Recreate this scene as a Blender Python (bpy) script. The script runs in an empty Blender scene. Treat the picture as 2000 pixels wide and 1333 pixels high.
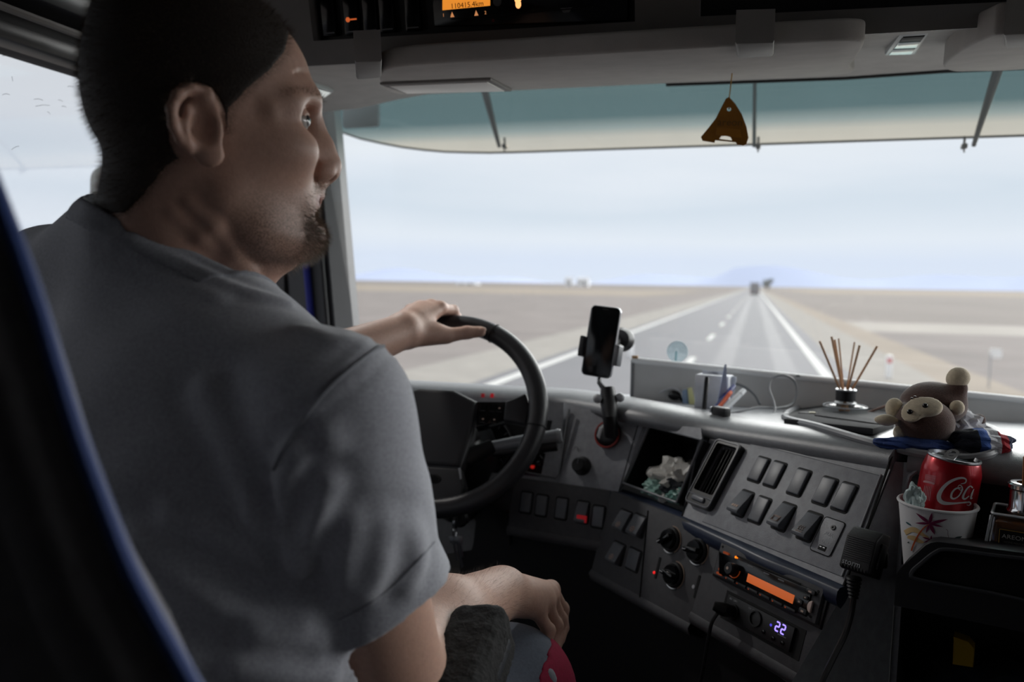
import bpy, bmesh, math, random
import numpy as np
from mathutils import Matrix, Vector
from mathutils.geometry import tessellate_polygon
random.seed(7)
S = bpy.context.scene
COL = S.collection
R_ = math.radians

# ------------------------------------------------------------------ camera
FPX, CX, CY = 1556.0, 1000.0, 666.5
_F = np.array([475.0, CY - 560.0, -FPX]); _F /= np.linalg.norm(_F)
_U = np.cross(np.array([1.0, -0.0165, 0.0]), _F); _U /= np.linalg.norm(_U)
if _U[1] < 0: _U = -_U
_R = np.cross(_F, _U)
CM = np.stack([_R, _F, _U], 0)             # camera axes -> world axes
CC = np.array([0.0, 0.0, 2.2])
def ray(px, py): return CM @ np.array([(px - CX) / FPX, (CY - py) / FPX, -1.0])
def at(px, py, d): return CC + ray(px, py) * d
def hit(px, py, ax, v):
    r = ray(px, py); return CC + r * ((v - CC[ax]) / r[ax])
def proj(p):
    c = CM.T @ (np.asarray(p, float) - CC)
    return CX + FPX * c[0] / -c[2], CY - FPX * c[1] / -c[2], -c[2]
cam = bpy.data.cameras.new('camera')
cam.sensor_width = 36.0; cam.lens = 36.0 * FPX / 2000.0
cam.clip_start = 0.02; cam.clip_end = 20000
cam.dof.use_dof = True; cam.dof.focus_distance = 0.92; cam.dof.aperture_fstop = 4.0
co = bpy.data.objects.new('camera', cam); COL.objects.link(co)
co.matrix_world = Matrix([[*CM[0], CC[0]], [*CM[1], CC[1]], [*CM[2], CC[2]], [0, 0, 0, 1]])
S.camera = co

# ------------------------------------------------------------------ world: overcast sky
W = bpy.data.worlds.new('world'); S.world = W; W.use_nodes = True
nt = W.node_tree; nt.nodes.clear()
def wn(t, **k):
    n = nt.nodes.new(t)
    for a, b in k.items(): setattr(n, a, b)
    return n
tc = wn('ShaderNodeTexCoord'); sep = wn('ShaderNodeSeparateXYZ'); nt.links.new(tc.outputs['Generated'], sep.inputs[0])
mp = wn('ShaderNodeMapping'); mp.inputs['Scale'].default_value = (1.0, 1.0, 7.0); nt.links.new(tc.outputs['Generated'], mp.inputs[0])
nz = wn('ShaderNodeTexNoise'); nz.inputs['Scale'].default_value = 1.7; nz.inputs['Detail'].default_value = 5; nt.links.new(mp.outputs[0], nz.inputs[0])
md = wn('ShaderNodeMath', operation='MULTIPLY_ADD'); md.inputs[1].default_value = 0.16; md.inputs[2].default_value = -0.08; nt.links.new(nz.outputs[0], md.inputs[0])
ad = wn('ShaderNodeMath', operation='ADD'); nt.links.new(sep.outputs[2], ad.inputs[0])
sc_ = wn('ShaderNodeMath', operation='MULTIPLY'); nt.links.new(md.outputs[0], sc_.inputs[0])
mr = wn('ShaderNodeMapRange'); mr.inputs['From Min'].default_value = 0.0; mr.inputs['From Max'].default_value = 0.12; nt.links.new(sep.outputs[2], mr.inputs[0])
nt.links.new(mr.outputs[0], sc_.inputs[1]); nt.links.new(sc_.outputs[0], ad.inputs[1])
rp = wn('ShaderNodeValToRGB'); nt.links.new(ad.outputs[0], rp.inputs[0])
el = rp.color_ramp.elements
stops = [(0.0, (.66, .73, .86)), (.03, (.65, .72, .86)), (.06, (.73, .78, .86)), (.105, (.64, .71, .80)), (.15, (.76, .80, .87)),
         (.20, (.84, .86, .89)), (.30, (.90, .90, .89)), (.6, (1.22, 1.23, 1.25)), (1.0, (1.55, 1.57, 1.6))]
el[0].position, el[0].color = stops[0][0], (*stops[0][1], 1)
el[1].position, el[1].color = stops[-1][0], (*stops[-1][1], 1)
for p, c in stops[1:-1]:
    e = el.new(p); e.color = (*c, 1)
bg = wn('ShaderNodeBackground'); bg.inputs['Strength'].default_value = 1.0; nt.links.new(rp.outputs[0], bg.inputs[0])
wo = wn('ShaderNodeOutputWorld'); nt.links.new(bg.outputs[0], wo.inputs[0])
# pale sun spread wide by the overcast, ahead of the lorry
sun = bpy.data.lights.new('sun', 'SUN'); sun.energy = 7.5; sun.angle = R_(80); sun.color = (1.0, .985, .96)
so = bpy.data.objects.new('sun', sun); COL.objects.link(so); so.rotation_euler = Vector((.55, .78, .32)).to_track_quat('Z', 'Y').to_euler()
S.view_settings.view_transform = 'Standard'; S.view_settings.look = 'None'
S.view_settings.exposure = 0.4; S.view_settings.gamma = 1.0; S.view_settings.use_curve_mapping = False
S.cycles.max_bounces = 10; S.cycles.diffuse_bounces = 5; S.cycles.transparent_max_bounces = 16
S.cycles.caustics_reflective = False; S.cycles.caustics_refractive = False
S.cycles.sample_clamp_indirect = 4.0

# ------------------------------------------------------------------ materials
MATS = {}
def lin(c): return tuple(((v / 255) / 12.92 if v / 255 <= .04045 else ((v / 255 + .055) / 1.055) ** 2.4) for v in c)
def mat(name, col, rough=.5, metal=0., noise=0., nscale=60., bump=0., bscale=300., spec=.5, emit=None, estr=0., alpha=1., trans=0., ior=1.45, sheen=0., sss=0., coat=0.):
    """principled procedural material; col is an sRGB 0-255 triple of the surface's own colour"""
    if name in MATS: return MATS[name]
    m = bpy.data.materials.new(name); m.use_nodes = True
    t = m.node_tree; b = t.nodes['Principled BSDF']; L = t.links
    c = lin(col)
    b.inputs['Base Color'].default_value = (*c, 1); b.inputs['Roughness'].default_value = rough
    b.inputs['Metallic'].default_value = metal; b.inputs['Specular IOR Level'].default_value = spec
    b.inputs['IOR'].default_value = ior; b.inputs['Transmission Weight'].default_value = trans
    b.inputs['Sheen Weight'].default_value = sheen; b.inputs['Coat Weight'].default_value = coat
    if sss: b.inputs['Subsurface Weight'].default_value = sss; b.inputs['Subsurface Radius'].default_value = (.008, .003, .0015); b.inputs['Subsurface Scale'].default_value = 1.0
    if emit: b.inputs['Emission Color'].default_value = (*lin(emit), 1); b.inputs['Emission Strength'].default_value = estr
    tcn = t.nodes.new('ShaderNodeTexCoord')
    if noise:
        n = t.nodes.new('ShaderNodeTexNoise'); n.inputs['Scale'].default_value = nscale; n.inputs['Detail'].default_value = 4
        L.new(tcn.outputs['Object'], n.inputs['Vector'])
        r = t.nodes.new('ShaderNodeValToRGB')
        r.color_ramp.elements[0].position = .3; r.color_ramp.elements[1].position = .7
        r.color_ramp.elements[0].color = (*[v * (1 - noise) for v in c], 1); r.color_ramp.elements[1].color = (*[min(1, v * (1 + noise)) for v in c], 1)
        L.new(n.outputs['Fac'], r.inputs[0]); L.new(r.outputs[0], b.inputs['Base Color'])
    if bump:
        n = t.nodes.new('ShaderNodeTexNoise'); n.inputs['Scale'].default_value = bscale; n.inputs['Detail'].default_value = 2
        L.new(tcn.outputs['Object'], n.inputs['Vector'])
        bp = t.nodes.new('ShaderNodeBump'); bp.inputs['Strength'].default_value = bump; bp.inputs['Distance'].default_value = .001
        L.new(n.outputs['Fac'], bp.inputs['Height']); L.new(bp.outputs[0], b.inputs['Normal'])
    MATS[name] = m
    return m
def glass(name, tint=(1, 1, 1), refl=.05, grad=None, veil=0.):
    """thin pane: transparent with a little mirror; grad=(z0,z1,tint_at_z1) tints with height in object space"""
    m = bpy.data.materials.new(name); m.use_nodes = True; t = m.node_tree; t.nodes.clear(); L = t.links
    o = t.nodes.new('ShaderNodeOutputMaterial'); tr = t.nodes.new('ShaderNodeBsdfTransparent'); gl = t.nodes.new('ShaderNodeBsdfGlossy')
    gl.inputs['Roughness'].default_value = .02
    tr.inputs[0].default_value = (*tint, 1)
    mx = t.nodes.new('ShaderNodeMixShader'); mx.inputs[0].default_value = refl
    if grad:
        tcn = t.nodes.new('ShaderNodeTexCoord'); sp = t.nodes.new('ShaderNodeSeparateXYZ'); L.new(tcn.outputs['Object'], sp.inputs[0])
        r = t.nodes.new('ShaderNodeMapRange'); r.inputs['From Min'].default_value = grad[0]; r.inputs['From Max'].default_value = grad[1]; L.new(sp.outputs[2], r.inputs[0])
        cr = t.nodes.new('ShaderNodeValToRGB'); L.new(r.outputs[0], cr.inputs[0])
        e = cr.color_ramp.elements; e[0].color = (*grad[2][0][1], 1); e[0].position = grad[2][0][0]; e[1].color = (*grad[2][-1][1], 1); e[1].position = grad[2][-1][0]
        for p, c in grad[2][1:-1]:
            k = e.new(p); k.color = (*c, 1)
        n = t.nodes.new('ShaderNodeTexNoise'); n.inputs['Scale'].default_value = 9; n.inputs['Detail'].default_value = 6; L.new(tcn.outputs['Object'], n.inputs[0])
        m2 = t.nodes.new('ShaderNodeMix'); m2.data_type = 'RGBA'; m2.blend_type = 'MULTIPLY'; m2.inputs[0].default_value = .35
        L.new(cr.outputs[0], m2.inputs[6]); L.new(n.outputs['Color'], m2.inputs[7])
        n2 = t.nodes.new('ShaderNodeMapRange'); n2.inputs['To Min'].default_value = .8; n2.inputs['To Max'].default_value = 1.2; L.new(n.outputs['Fac'], n2.inputs[0]); L.new(n2.outputs[0], m2.inputs[7])
        L.new(m2.outputs[2], tr.inputs[0])
    L.new(tr.outputs[0], mx.inputs[1]); L.new(gl.outputs[0], mx.inputs[2]); L.new(mx.outputs[0], o.inputs[0])
    if veil:   # translucent film added as a pale haze over the view outside
        tl = t.nodes.new('ShaderNodeBsdfTranslucent'); tl.inputs[0].default_value = (.9, .9, .9, 1); m3 = t.nodes.new('ShaderNodeMixShader'); m3.inputs[0].default_value = veil
        L.new(mx.outputs[0], m3.inputs[1]); L.new(tl.outputs[0], m3.inputs[2]); L.new(m3.outputs[0], o.inputs[0])
    MATS[name] = m; return m

# ------------------------------------------------------------------ mesh helpers
MW = {}
def link(name, data, M=None, parent=None):
    o = bpy.data.objects.new(name, data); COL.objects.link(o)
    M = Matrix(M) if M is not None else Matrix()
    MW[o.name] = M
    if parent is not None:
        o.parent = parent; o.matrix_basis = MW[parent.name].inverted() @ M
    else: o.matrix_basis = M
    return o
def tag(o, label=None, cat=None, group=None, kind=None):
    if label: o['label'] = label
    if cat: o['category'] = cat
    if group: o['group'] = group
    if kind: o['kind'] = kind
    return o
def thing(name, label, cat, M=None, group=None):
    if M is not None and not isinstance(M, Matrix): M = Matrix.Translation(Vector(M))
    o = link(name, None, M); o.empty_display_size = .02
    return tag(o, label, cat, group)
def rrect(w, h, r, n=4, cx=0, cy=0):
    out = []
    r = min(r, w / 2 - 1e-5, h / 2 - 1e-5)
    for qx, qy, a0 in ((w/2 - r, h/2 - r, 0), (-w/2 + r, h/2 - r, 90), (-w/2 + r, -h/2 + r, 180), (w/2 - r, -h/2 + r, 270)):
        for i in range(n + 1):
            a = R_(a0 + 90 * i / n); out.append((cx + qx + r * math.cos(a), cy + qy + r * math.sin(a)))
    return out
def circ(r, n=24, cx=0, cy=0, ry=None, a0=0): return [(cx + r * math.cos(a0 + 2 * math.pi * i / n), cy + (ry or r) * math.sin(a0 + 2 * math.pi * i / n)) for i in range(n)]
def earclip(outer, holes):
    """triangles (vertex numbers over outer + holes) of a polygon with holes"""
    P = [p for l in [outer] + holes for p in l]; idx = list(range(len(outer)))
    ar = lambda ids: sum(P[ids[i]][0] * P[ids[(i + 1) % len(ids)]][1] - P[ids[(i + 1) % len(ids)]][0] * P[ids[i]][1] for i in range(len(ids)))
    if ar(idx) < 0: idx.reverse()
    k = len(outer); hs = []
    for h in holes:
        ids = list(range(k, k + len(h))); k += len(h)
        if ar(ids) > 0: ids.reverse()
        hs.append(ids)
    cr = lambda a, b, c: (b[0] - a[0]) * (c[1] - a[1]) - (b[1] - a[1]) * (c[0] - a[0])
    def cross(a, b, c, d): return cr(a, b, c) * cr(a, b, d) < -1e-18 and cr(c, d, a) * cr(c, d, b) < -1e-18
    hs.sort(key=lambda ids: -max(P[i][0] for i in ids))
    while hs:
        ids = hs.pop(0); segs = [(P[l[i]], P[l[(i + 1) % len(l)]]) for l in [idx, ids] + hs for i in range(len(l))]
        best = None
        for a in range(len(idx)):
            for c in range(len(ids)):
                p, q = P[idx[a]], P[ids[c]]; d = (p[0] - q[0]) ** 2 + (p[1] - q[1]) ** 2
                if (best is None or d < best[0]) and not any(cross(p, q, *s) for s in segs): best = (d, a, c)
        _, a, c = best
        idx = idx[:a + 1] + ids[c:] + ids[:c + 1] + idx[a:]
    out = []; guard = 0
    while len(idx) > 3 and guard < 4000:
        guard += 1; n = len(idx); done = False; cand = None
        for i in range(n):
            a, b, c = idx[i - 1], idx[i], idx[(i + 1) % n]; A, B, C = P[a], P[b], P[c]
            s = cr(A, B, C)
            if s <= 1e-14: continue
            if any(cr(A, B, P[j]) > -1e-14 and cr(B, C, P[j]) > -1e-14 and cr(C, A, P[j]) > -1e-14 for j in idx if P[j] not in (A, B, C)): continue
            out.append((a, b, c)); idx.pop(i); done = True; break
        if not done:
            for i in range(n):
                if abs(cr(P[idx[i - 1]], P[idx[i]], P[idx[(i + 1) % n]])) <= 1e-14: idx.pop(i); done = True; break
        if not done: idx.pop(0)
    if len(idx) == 3: out.append(tuple(idx))
    return out
class MB:
    def __init__(s): s.bm = bmesh.new()
    def _t(s, vs, M):
        if M is not None:
            M = Matrix(M)
            for v in vs: v.co = M @ v.co
    def face(s, pts, M=None):
        vs = [s.bm.verts.new(Vector(p)) for p in pts]; s.bm.faces.new(vs); s._t(vs, M); return s
    def prism(s, poly, z0, z1, bev=0., M=None, seg=2, taper=1., top_only=True):
        bm = bmesh.new(); n = len(poly)
        a = [bm.verts.new((x, y, z0)) for x, y in poly]; mx = sum(p[0] for p in poly) / n; my = sum(p[1] for p in poly) / n
        b = [bm.verts.new((mx + (x - mx) * taper, my + (y - my) * taper, z1)) for x, y in poly]
        bm.faces.new(a[::-1]); bm.faces.new(b)
        for i in range(n): bm.faces.new((a[i], a[(i + 1) % n], b[(i + 1) % n], b[i]))
        bm.normal_update()
        if bmesh_area(poly) < 0: bmesh.ops.reverse_faces(bm, faces=bm.faces[:])
        if bev:
            bs = set(b); ed = [e for e in bm.edges if (e.verts[0] in bs and e.verts[1] in bs)] if top_only else bm.edges[:]
            bmesh.ops.bevel(bm, geom=ed, offset=bev, segments=seg, profile=.5, affect='EDGES', clamp_overlap=True)
        return s.add(bm, M)
    def add(s, bm, M=None):
        bmesh.ops.recalc_face_normals(bm, faces=bm.faces[:])
        me = bpy.data.meshes.new('tmp')
        if M is not None: bm.transform(Matrix(M))
        bm.to_mesh(me); bm.free(); s.bm.from_mesh(me); bpy.data.meshes.remove(me); return s
    def box(s, c, d, bev=0., M=None, seg=2):
        bm = bmesh.new(); bmesh.ops.create_cube(bm, size=1.0)
        for v in bm.verts: v.co = Vector((v.co.x * d[0] + c[0], v.co.y * d[1] + c[1], v.co.z * d[2] + c[2]))
        if bev: bmesh.ops.bevel(bm, geom=bm.edges[:], offset=bev, segments=seg, profile=.5, affect='EDGES', clamp_overlap=True)
        return s.add(bm, M)
    def holed(s, outer, holes, z0, z1, M=None):
        """flat plate with holes: walls outside and inside"""
        pts = [p for l in [outer] + holes for p in l]; tri = earclip(outer, holes)
        bm = bmesh.new(); A = [bm.verts.new((x, y, z0)) for x, y in pts]; B = [bm.verts.new((x, y, z1)) for x, y in pts]
        for t in tri:
            try: bm.faces.new([A[i] for i in t][::-1]); bm.faces.new([B[i] for i in t])
            except ValueError: pass
        k = 0
        for l in [outer] + holes:
            m = len(l)
            for i in range(m):
                j = (i + 1) % m; bm.faces.new((A[k + i], A[k + j], B[k + j], B[k + i]))
            k += m
        return s.add(bm, M)
    def tube(s, pts, r, n=8, M=None, closed=False, cap=True, flat=1.):
        pts = [Vector(p) for p in pts]; m = len(pts); rs = r if hasattr(r, '__len__') else [r] * m
        bm = bmesh.new(); rings = []; up = None
        for i, p in enumerate(pts):
            if closed: d = pts[(i + 1) % m] - pts[i - 1]
            else: d = pts[min(i + 1, m - 1)] - pts[max(i - 1, 0)]
            d = d.normalized() if d.length > 1e-9 else Vector((0, 0, 1))
            if up is None: up = d.cross(Vector((0, 0, 1))); up = (d.cross(Vector((1, 0, 0))) if up.length < 1e-3 else up).normalized()
            up = (up - d * up.dot(d)).normalized(); w = d.cross(up)
            rings.append([bm.verts.new(p + (up * math.cos(2 * math.pi * k / n) + w * math.sin(2 * math.pi * k / n) * flat) * rs[i]) for k in range(n)])
        for i in range(m if closed else m - 1):
            a, b = rings[i], rings[(i + 1) % m]
            for k in range(n): bm.faces.new((a[k], a[(k + 1) % n], b[(k + 1) % n], b[k]))
        if cap and not closed: bm.faces.new(rings[0][::-1]); bm.faces.new(rings[-1])
        return s.add(bm, M)
    def lathe(s, prof, n=32, M=None, cap=True):
        bm = bmesh.new(); rings = []
        for r, z in prof: rings.append([bm.verts.new((r * math.cos(2 * math.pi * k / n), r * math.sin(2 * math.pi * k / n), z)) for k in range(n)])
        for a, b in zip(rings, rings[1:]):
            for k in range(n): bm.faces.new((a[k], a[(k + 1) % n], b[(k + 1) % n], b[k]))
        if cap:
            if prof[0][0] > 1e-6: bm.faces.new(rings[0][::-1])
            if prof[-1][0] > 1e-6: bm.faces.new(rings[-1])
        bmesh.ops.remove_doubles(bm, verts=bm.verts[:], dist=1e-7)
        return s.add(bm, M)
    def grid(s, rows, M=None, closed=False):
        bm = bmesh.new(); vv = [[bm.verts.new(Vector(p)) for p in r] for r in rows]
        for a, b in zip(vv, vv[1:]):
            for k in range(len(a) if closed else len(a) - 1):
                j = (k + 1) % len(a)
                try: bm.faces.new((a[k], a[j], b[j], b[k]))
                except ValueError: pass
        me = bpy.data.meshes.new('tmp')
        if M is not None: bm.transform(Matrix(M))
        bm.to_mesh(me); bm.free(); s.bm.from_mesh(me); bpy.data.meshes.remove(me); return s
    def ball(s, c, r, M=None, sub=2):
        bm = bmesh.new(); bmesh.ops.create_icosphere(bm, subdivisions=sub, radius=1)
        r = r if hasattr(r, '__len__') else (r, r, r)
        for v in bm.verts: v.co = Vector((v.co.x * r[0] + c[0], v.co.y * r[1] + c[1], v.co.z * r[2] + c[2]))
        return s.add(bm, M)
    def mesh(s, name, m, ang=35):
        me = bpy.data.meshes.new(name); s.bm.to_mesh(me); s.bm.free()
        me.materials.append(m)
        me.polygons.foreach_set('use_smooth', [True] * len(me.polygons)); me.set_sharp_from_angle(angle=R_(ang))
        return me
    def obj(s, name, m, parent=None, M=None, label=None, ang=35, kind=None):
        return tag(link(name, s.mesh(name, m, ang), M, parent), label, kind=kind)
def bmesh_area(p): return sum(p[i][0] * p[(i + 1) % len(p)][1] - p[(i + 1) % len(p)][0] * p[i][1] for i in range(len(p)))
def smooth_path(pts, n=8, closed=False):
    P = [np.array(p, float) for p in pts]; m = len(P); out = []
    for i in range(m if closed else m - 1):
        p0, p1, p2, p3 = (P[(i - 1) % m], P[i], P[(i + 1) % m], P[(i + 2) % m]) if closed else (P[max(i - 1, 0)], P[i], P[i + 1], P[min(i + 2, m - 1)])
        for k in range(n):
            t = k / n; out.append(.5 * (2 * p1 + (p2 - p0) * t + (2 * p0 - 5 * p1 + 4 * p2 - p3) * t * t + (3 * p1 - p0 - 3 * p2 + p3) * t ** 3))
    if not closed: out.append(P[-1])
    return out
def text_mb(txt, size, M=None, depth=.0002, sx=1., shear=0., align='CENTER'):
    cu = bpy.data.curves.new('txt', 'FONT'); cu.body = txt; cu.size = size; cu.extrude = depth; cu.align_x = align; cu.align_y = 'CENTER'; cu.shear = shear; cu.resolution_u = 3
    o = bpy.data.objects.new('txt', cu); COL.objects.link(o); dg = bpy.context.evaluated_depsgraph_get()
    me = bpy.data.meshes.new_from_object(o.evaluated_get(dg)); bpy.data.objects.remove(o); bpy.data.curves.remove(cu)
    b = MB(); b.bm.from_mesh(me); bpy.data.meshes.remove(me)
    b.bm.transform((Matrix(M) if M is not None else Matrix()) @ Matrix.Diagonal((sx, 1, 1, 1)))
    return b
class Plane:
    """a plane with right vector t, up vector u, and n = t x u towards the viewer"""
    def __init__(s, o, t, u):
        s.o = np.array(o, float); s.t = np.array(t, float) / np.linalg.norm(t)
        u = np.array(u, float); u -= s.t * (u @ s.t); s.u = u / np.linalg.norm(u); s.n = np.cross(s.t, s.u)
    def uv(s, px, py, w=0.):
        r = ray(px, py); p = CC + r * (((s.o + s.n * w - CC) @ s.n) / (r @ s.n)); d = p - s.o
        return float(d @ s.t), float(d @ s.u)
    def p(s, u, v, w=0.): return s.o + s.t * u + s.u * v + s.n * w
    def M(s, u=0, v=0, w=0, rot=0.):
        o = s.p(u, v, w); m = Matrix([[s.t[i], s.u[i], s.n[i], o[i]] for i in range(3)] + [[0, 0, 0, 1]])
        return m @ Matrix.Rotation(rot, 4, 'Z') if rot else m
    def Mp(s, px, py, w=0., rot=0.): return s.M(*s.uv(px, py, w), w, rot)
def tilted(o, t, deg):
    """plane through o, right t (horizontal), leaning back by deg"""
    t = np.array([t[0], t[1], 0.]); t /= np.linalg.norm(t); nh = np.array([t[1], -t[0], 0.])
    return Plane(o, t, np.array([0, 0, 1.]) * math.cos(R_(deg)) - nh * math.sin(R_(deg)))
def axes(o, x, z):
    """matrix with z axis along z, x axis near x"""
    z = Vector(z).normalized(); x = Vector(x); x = (x - z * x.dot(z)).normalized(); y = z.cross(x)
    return Matrix([[x[i], y[i], z[i], o[i]] for i in range(3)] + [[0, 0, 0, 1]])
def crumple(name, m, c, r, parent=None, seed=0, amp=.45, sub=4, freq=3., flat=.9):
    rng = np.random.default_rng(seed); bm = bmesh.new(); bmesh.ops.create_icosphere(bm, subdivisions=sub, radius=1)
    K = rng.normal(size=(14, 3)) * freq; ph = rng.uniform(0, 6.28, 14)
    for v in bm.verts:
        p = np.array(v.co); k = 1 + amp * float(np.mean(np.abs(np.sin(K @ p + ph)) - .6)) * 2.6
        q = p * k; v.co = Vector((q[0] * r[0], q[1] * r[1], max(q[2], -flat) * r[2])) + Vector(c)
    b = MB(); b.add(bm); return b.obj(name, m, parent, ang=20)
# ------------------------------------------------------------------ palette
M_DASH = mat('dash_plastic', (148, 150, 155), .40, noise=.12, nscale=90, bump=.35, bscale=900)
M_DASHLOW = mat('lower_dash_plastic', (82, 82, 85), .6, noise=.1, nscale=90, bump=.3, bscale=900)
M_TOP = mat('dash_top_plastic', (162, 164, 168), .36, noise=.06, nscale=50, bump=.3, bscale=900)
M_BLK = mat('black_plastic', (32, 32, 34), .4, noise=.1, nscale=120)
M_VBLK = mat('deep_black', (9, 9, 10), .7)
M_GBLK = mat('gloss_black', (12, 12, 14), .12)
M_NAVY = mat('navy_trim', (44, 52, 72), .35, noise=.08, nscale=40)
M_GREY = mat('header_fabric', (178, 175, 171), .85, noise=.06, nscale=25, bump=.3, bscale=600)
M_GREYD = mat('console_plastic', (128, 125, 123), .7, noise=.06, nscale=25, bump=.2, bscale=600)
M_CAB = mat('cab_lining', (190, 188, 184), .9, noise=.1, nscale=15)
M_FLOOR = mat('rubber_floor', (28, 28, 30), .85, noise=.2, nscale=30)
M_SWITCH = mat('switch_plastic', (104, 107, 113), .38, noise=.05, nscale=150)
M_CHROME = mat('chrome', (205, 207, 210), .12, metal=1)
M_STEEL = mat('brushed_metal', (170, 172, 175), .3, metal=1)
M_WHITE = mat('white_plastic', (225, 226, 228), .45)
M_BOARD = mat('board_grey', (198, 198, 197), .6, noise=.07, nscale=12)
M_ICON = mat('icon_print', (200, 175, 160), .6)
M_ICONW = mat('white_print', (180, 182, 186), .6)
M_RED = mat('red_plastic', (190, 30, 34), .4)
M_BLUE = mat('blue_piping', (20, 50, 108), .6, sheen=.3)

# ------------------------------------------------------------------ outside: plain, road, sky line
M_FIELD = mat('dry_field', (104, 97, 92), .95, noise=.16, nscale=.05, bump=.0, spec=.08)
M_STRAW = mat('straw_strip', (122, 112, 100), .95, noise=.12, nscale=.2, spec=.08)
M_SOIL = mat('ploughed_soil', (104, 97, 94), .95, noise=.2, nscale=.25, spec=.08)
M_ROAD = mat('asphalt', (84, 84, 88), .7, noise=.06, nscale=.6, spec=.08)
M_PAINT = mat('road_paint', (176, 176, 173), .8, noise=.05, nscale=3, spec=.08)
M_GRAVEL = mat('gravel_shoulder', (124, 120, 114), .95, noise=.12, nscale=1.5, spec=.08)
def flat(name, pts, z, m, parent=None, kind='structure'):
    b = MB(); b.face([(x, y, z) for x, y in pts]); return tag(b.obj(name, m, parent), kind=kind)
ground = flat('ground', [(-9000, -60), (9000, -60), (9000, 9000), (-9000, 9000)], 0, M_FIELD)
def strip(name, x0, x1, y0, y1, z, m, parent): b = MB(); b.face([(x0, y0, z), (x1, y0, z), (x1, y1, z), (x0, y1, z)]); return b.obj(name, m, parent)
strip('soil_field', -900, -14, 18, 150, .02, M_SOIL, ground)
strip('soil_field', 5.2, 700, 6, 44, .02, M_SOIL, ground)
strip('pale_band', 5.2, 700, 44, 56, .02, mat('pale_stubble', (136, 131, 124), .95, noise=.08, nscale=.3, spec=.08), ground)
strip('straw_band', -900, -20, 150, 320, .02, M_STRAW, ground)
strip('straw_band', 20, 2200, 300, 1400, .02, M_STRAW, ground)
strip('straw_verge', 4.2, 5.6, -20, 900, .025, M_STRAW, ground)
strip('straw_verge', -14, -8, -20, 900, .025, M_SOIL, ground)
road = strip('road', -5.7, 2.35, -40, 3000, .05, M_ROAD, None); tag(road, kind='structure')
strip('shoulder', 2.35, 4.2, -40, 2500, .045, M_GRAVEL, road)
strip('shoulder', -8.0, -5.7, -40, 2500, .045, M_GRAVEL, road)
strip('edge_line', 1.62, 1.86, -20, 2000, .06, M_PAINT, road)
strip('edge_line', -5.35, -5.08, -20, 2000, .06, M_PAINT, road)
M_TRACK = mat('tyre_track', (76, 76, 80), .6, noise=.06, nscale=.6, spec=.08)
strip('wheel_track', -1.05, -.5, -20, 1500, .055, M_TRACK, road); strip('wheel_track', .55, 1.1, -20, 1500, .055, M_TRACK, road)
for k in range(40):
    y = 20.3 + k * 12.0
    strip('centre_dash', -1.78, -1.60, y, y + 4.0, .06, M_PAINT, road)
# far hills, bluish with distance
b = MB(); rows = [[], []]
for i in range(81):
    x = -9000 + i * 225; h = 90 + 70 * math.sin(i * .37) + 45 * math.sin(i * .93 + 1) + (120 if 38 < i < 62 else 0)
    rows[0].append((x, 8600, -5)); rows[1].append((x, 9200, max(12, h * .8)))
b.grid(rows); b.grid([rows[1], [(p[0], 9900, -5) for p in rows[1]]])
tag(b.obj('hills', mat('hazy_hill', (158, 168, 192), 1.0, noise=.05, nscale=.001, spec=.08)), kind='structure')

def building(px0, px1, ytop, Y, label, hh=None):
    a = hit(px0, 566, 1, Y); c = hit(px1, 566, 1, Y); w = c[0] - a[0]; h = hh or abs(hit((px0 + px1) / 2, ytop, 1, Y)[2])
    t = thing('farm_building', label, 'building', ((a[0] + c[0]) / 2, Y, 0))
    m = MW[t.name]; B = MB(); B.box((0, 0, h / 2), (w, w * .6, h)); B.obj('wall', mat('white_render', (222, 224, 228), .8), t, m)
    B = MB(); B.grid([[(-w/2 - .3, -w*.33, h), (w/2 + .3, -w*.33, h)], [(-w/2 - .3, 0, h * 1.25), (w/2 + .3, 0, h * 1.25)], [(-w/2 - .3, w*.33, h), (w/2 + .3, w*.33, h)]])
    B.obj('roof', mat('pale_roof', (196, 198, 204), .8), t, m)
    B = MB(); B.box((-w * .2, -w * .3, h * .5), (w * .15, .3, h * .35)); B.obj('window', M_BLK, t, m)
    B = MB(); B.box((w * .2, -w * .3, h * .35), (w * .15, .3, h * .7)); B.obj('door', M_BLK, t, m)
building(893, 934, 553, 600, 'white farm building far left across the field, seen above the hand on the wheel')
building(1104, 1118, 554, 640, 'narrow white shed on the horizon, left one of the pair above the phone', 6.)
building(1128, 1150, 554, 640, 'wider white shed on the horizon, right one of the pair above the phone', 6.)

def post(px, pb, ptop, label, red=True):
    g = hit(px, pb, 2, 0.0); d = g[1]; h = hit(px, ptop, 1, d)[2]
    t = thing('delineator_post', label, 'road post', (g[0], g[1], 0)); m = MW[t.name]
    B = MB(); B.box((0, 0, h / 2), (.14, .1, h), .02); B.obj('shaft', M_WHITE, t, m)
    if red: B = MB(); B.box((0, -.051, h * .78), (.1, .01, h * .2)); B.obj('reflector', M_RED, t, m)
post(1735, 742, 694, 'white roadside post with a red reflector on the right verge')
post(1231, 700, 672, 'small pale roadside post on the left verge beside the phone', False)
g = hit(1931, 760, 2, 0.0)
t = thing('road_sign', 'small pale sign on a thin post in the field at the far right', 'sign', (g[0], g[1], 0)); m = MW[t.name]
B = MB(); B.tube([(0, 0, 0), (0, 0, .78)], .02); B.obj('pole', M_STEEL, t, m)
B = MB(); B.prism(rrect(.24, .2, .03), -.01, .01, M=Matrix.Translation((.1, 0, .8)) @ Matrix.Rotation(R_(90), 4, 'X')); B.obj('plate', M_WHITE, t, m)
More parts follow.
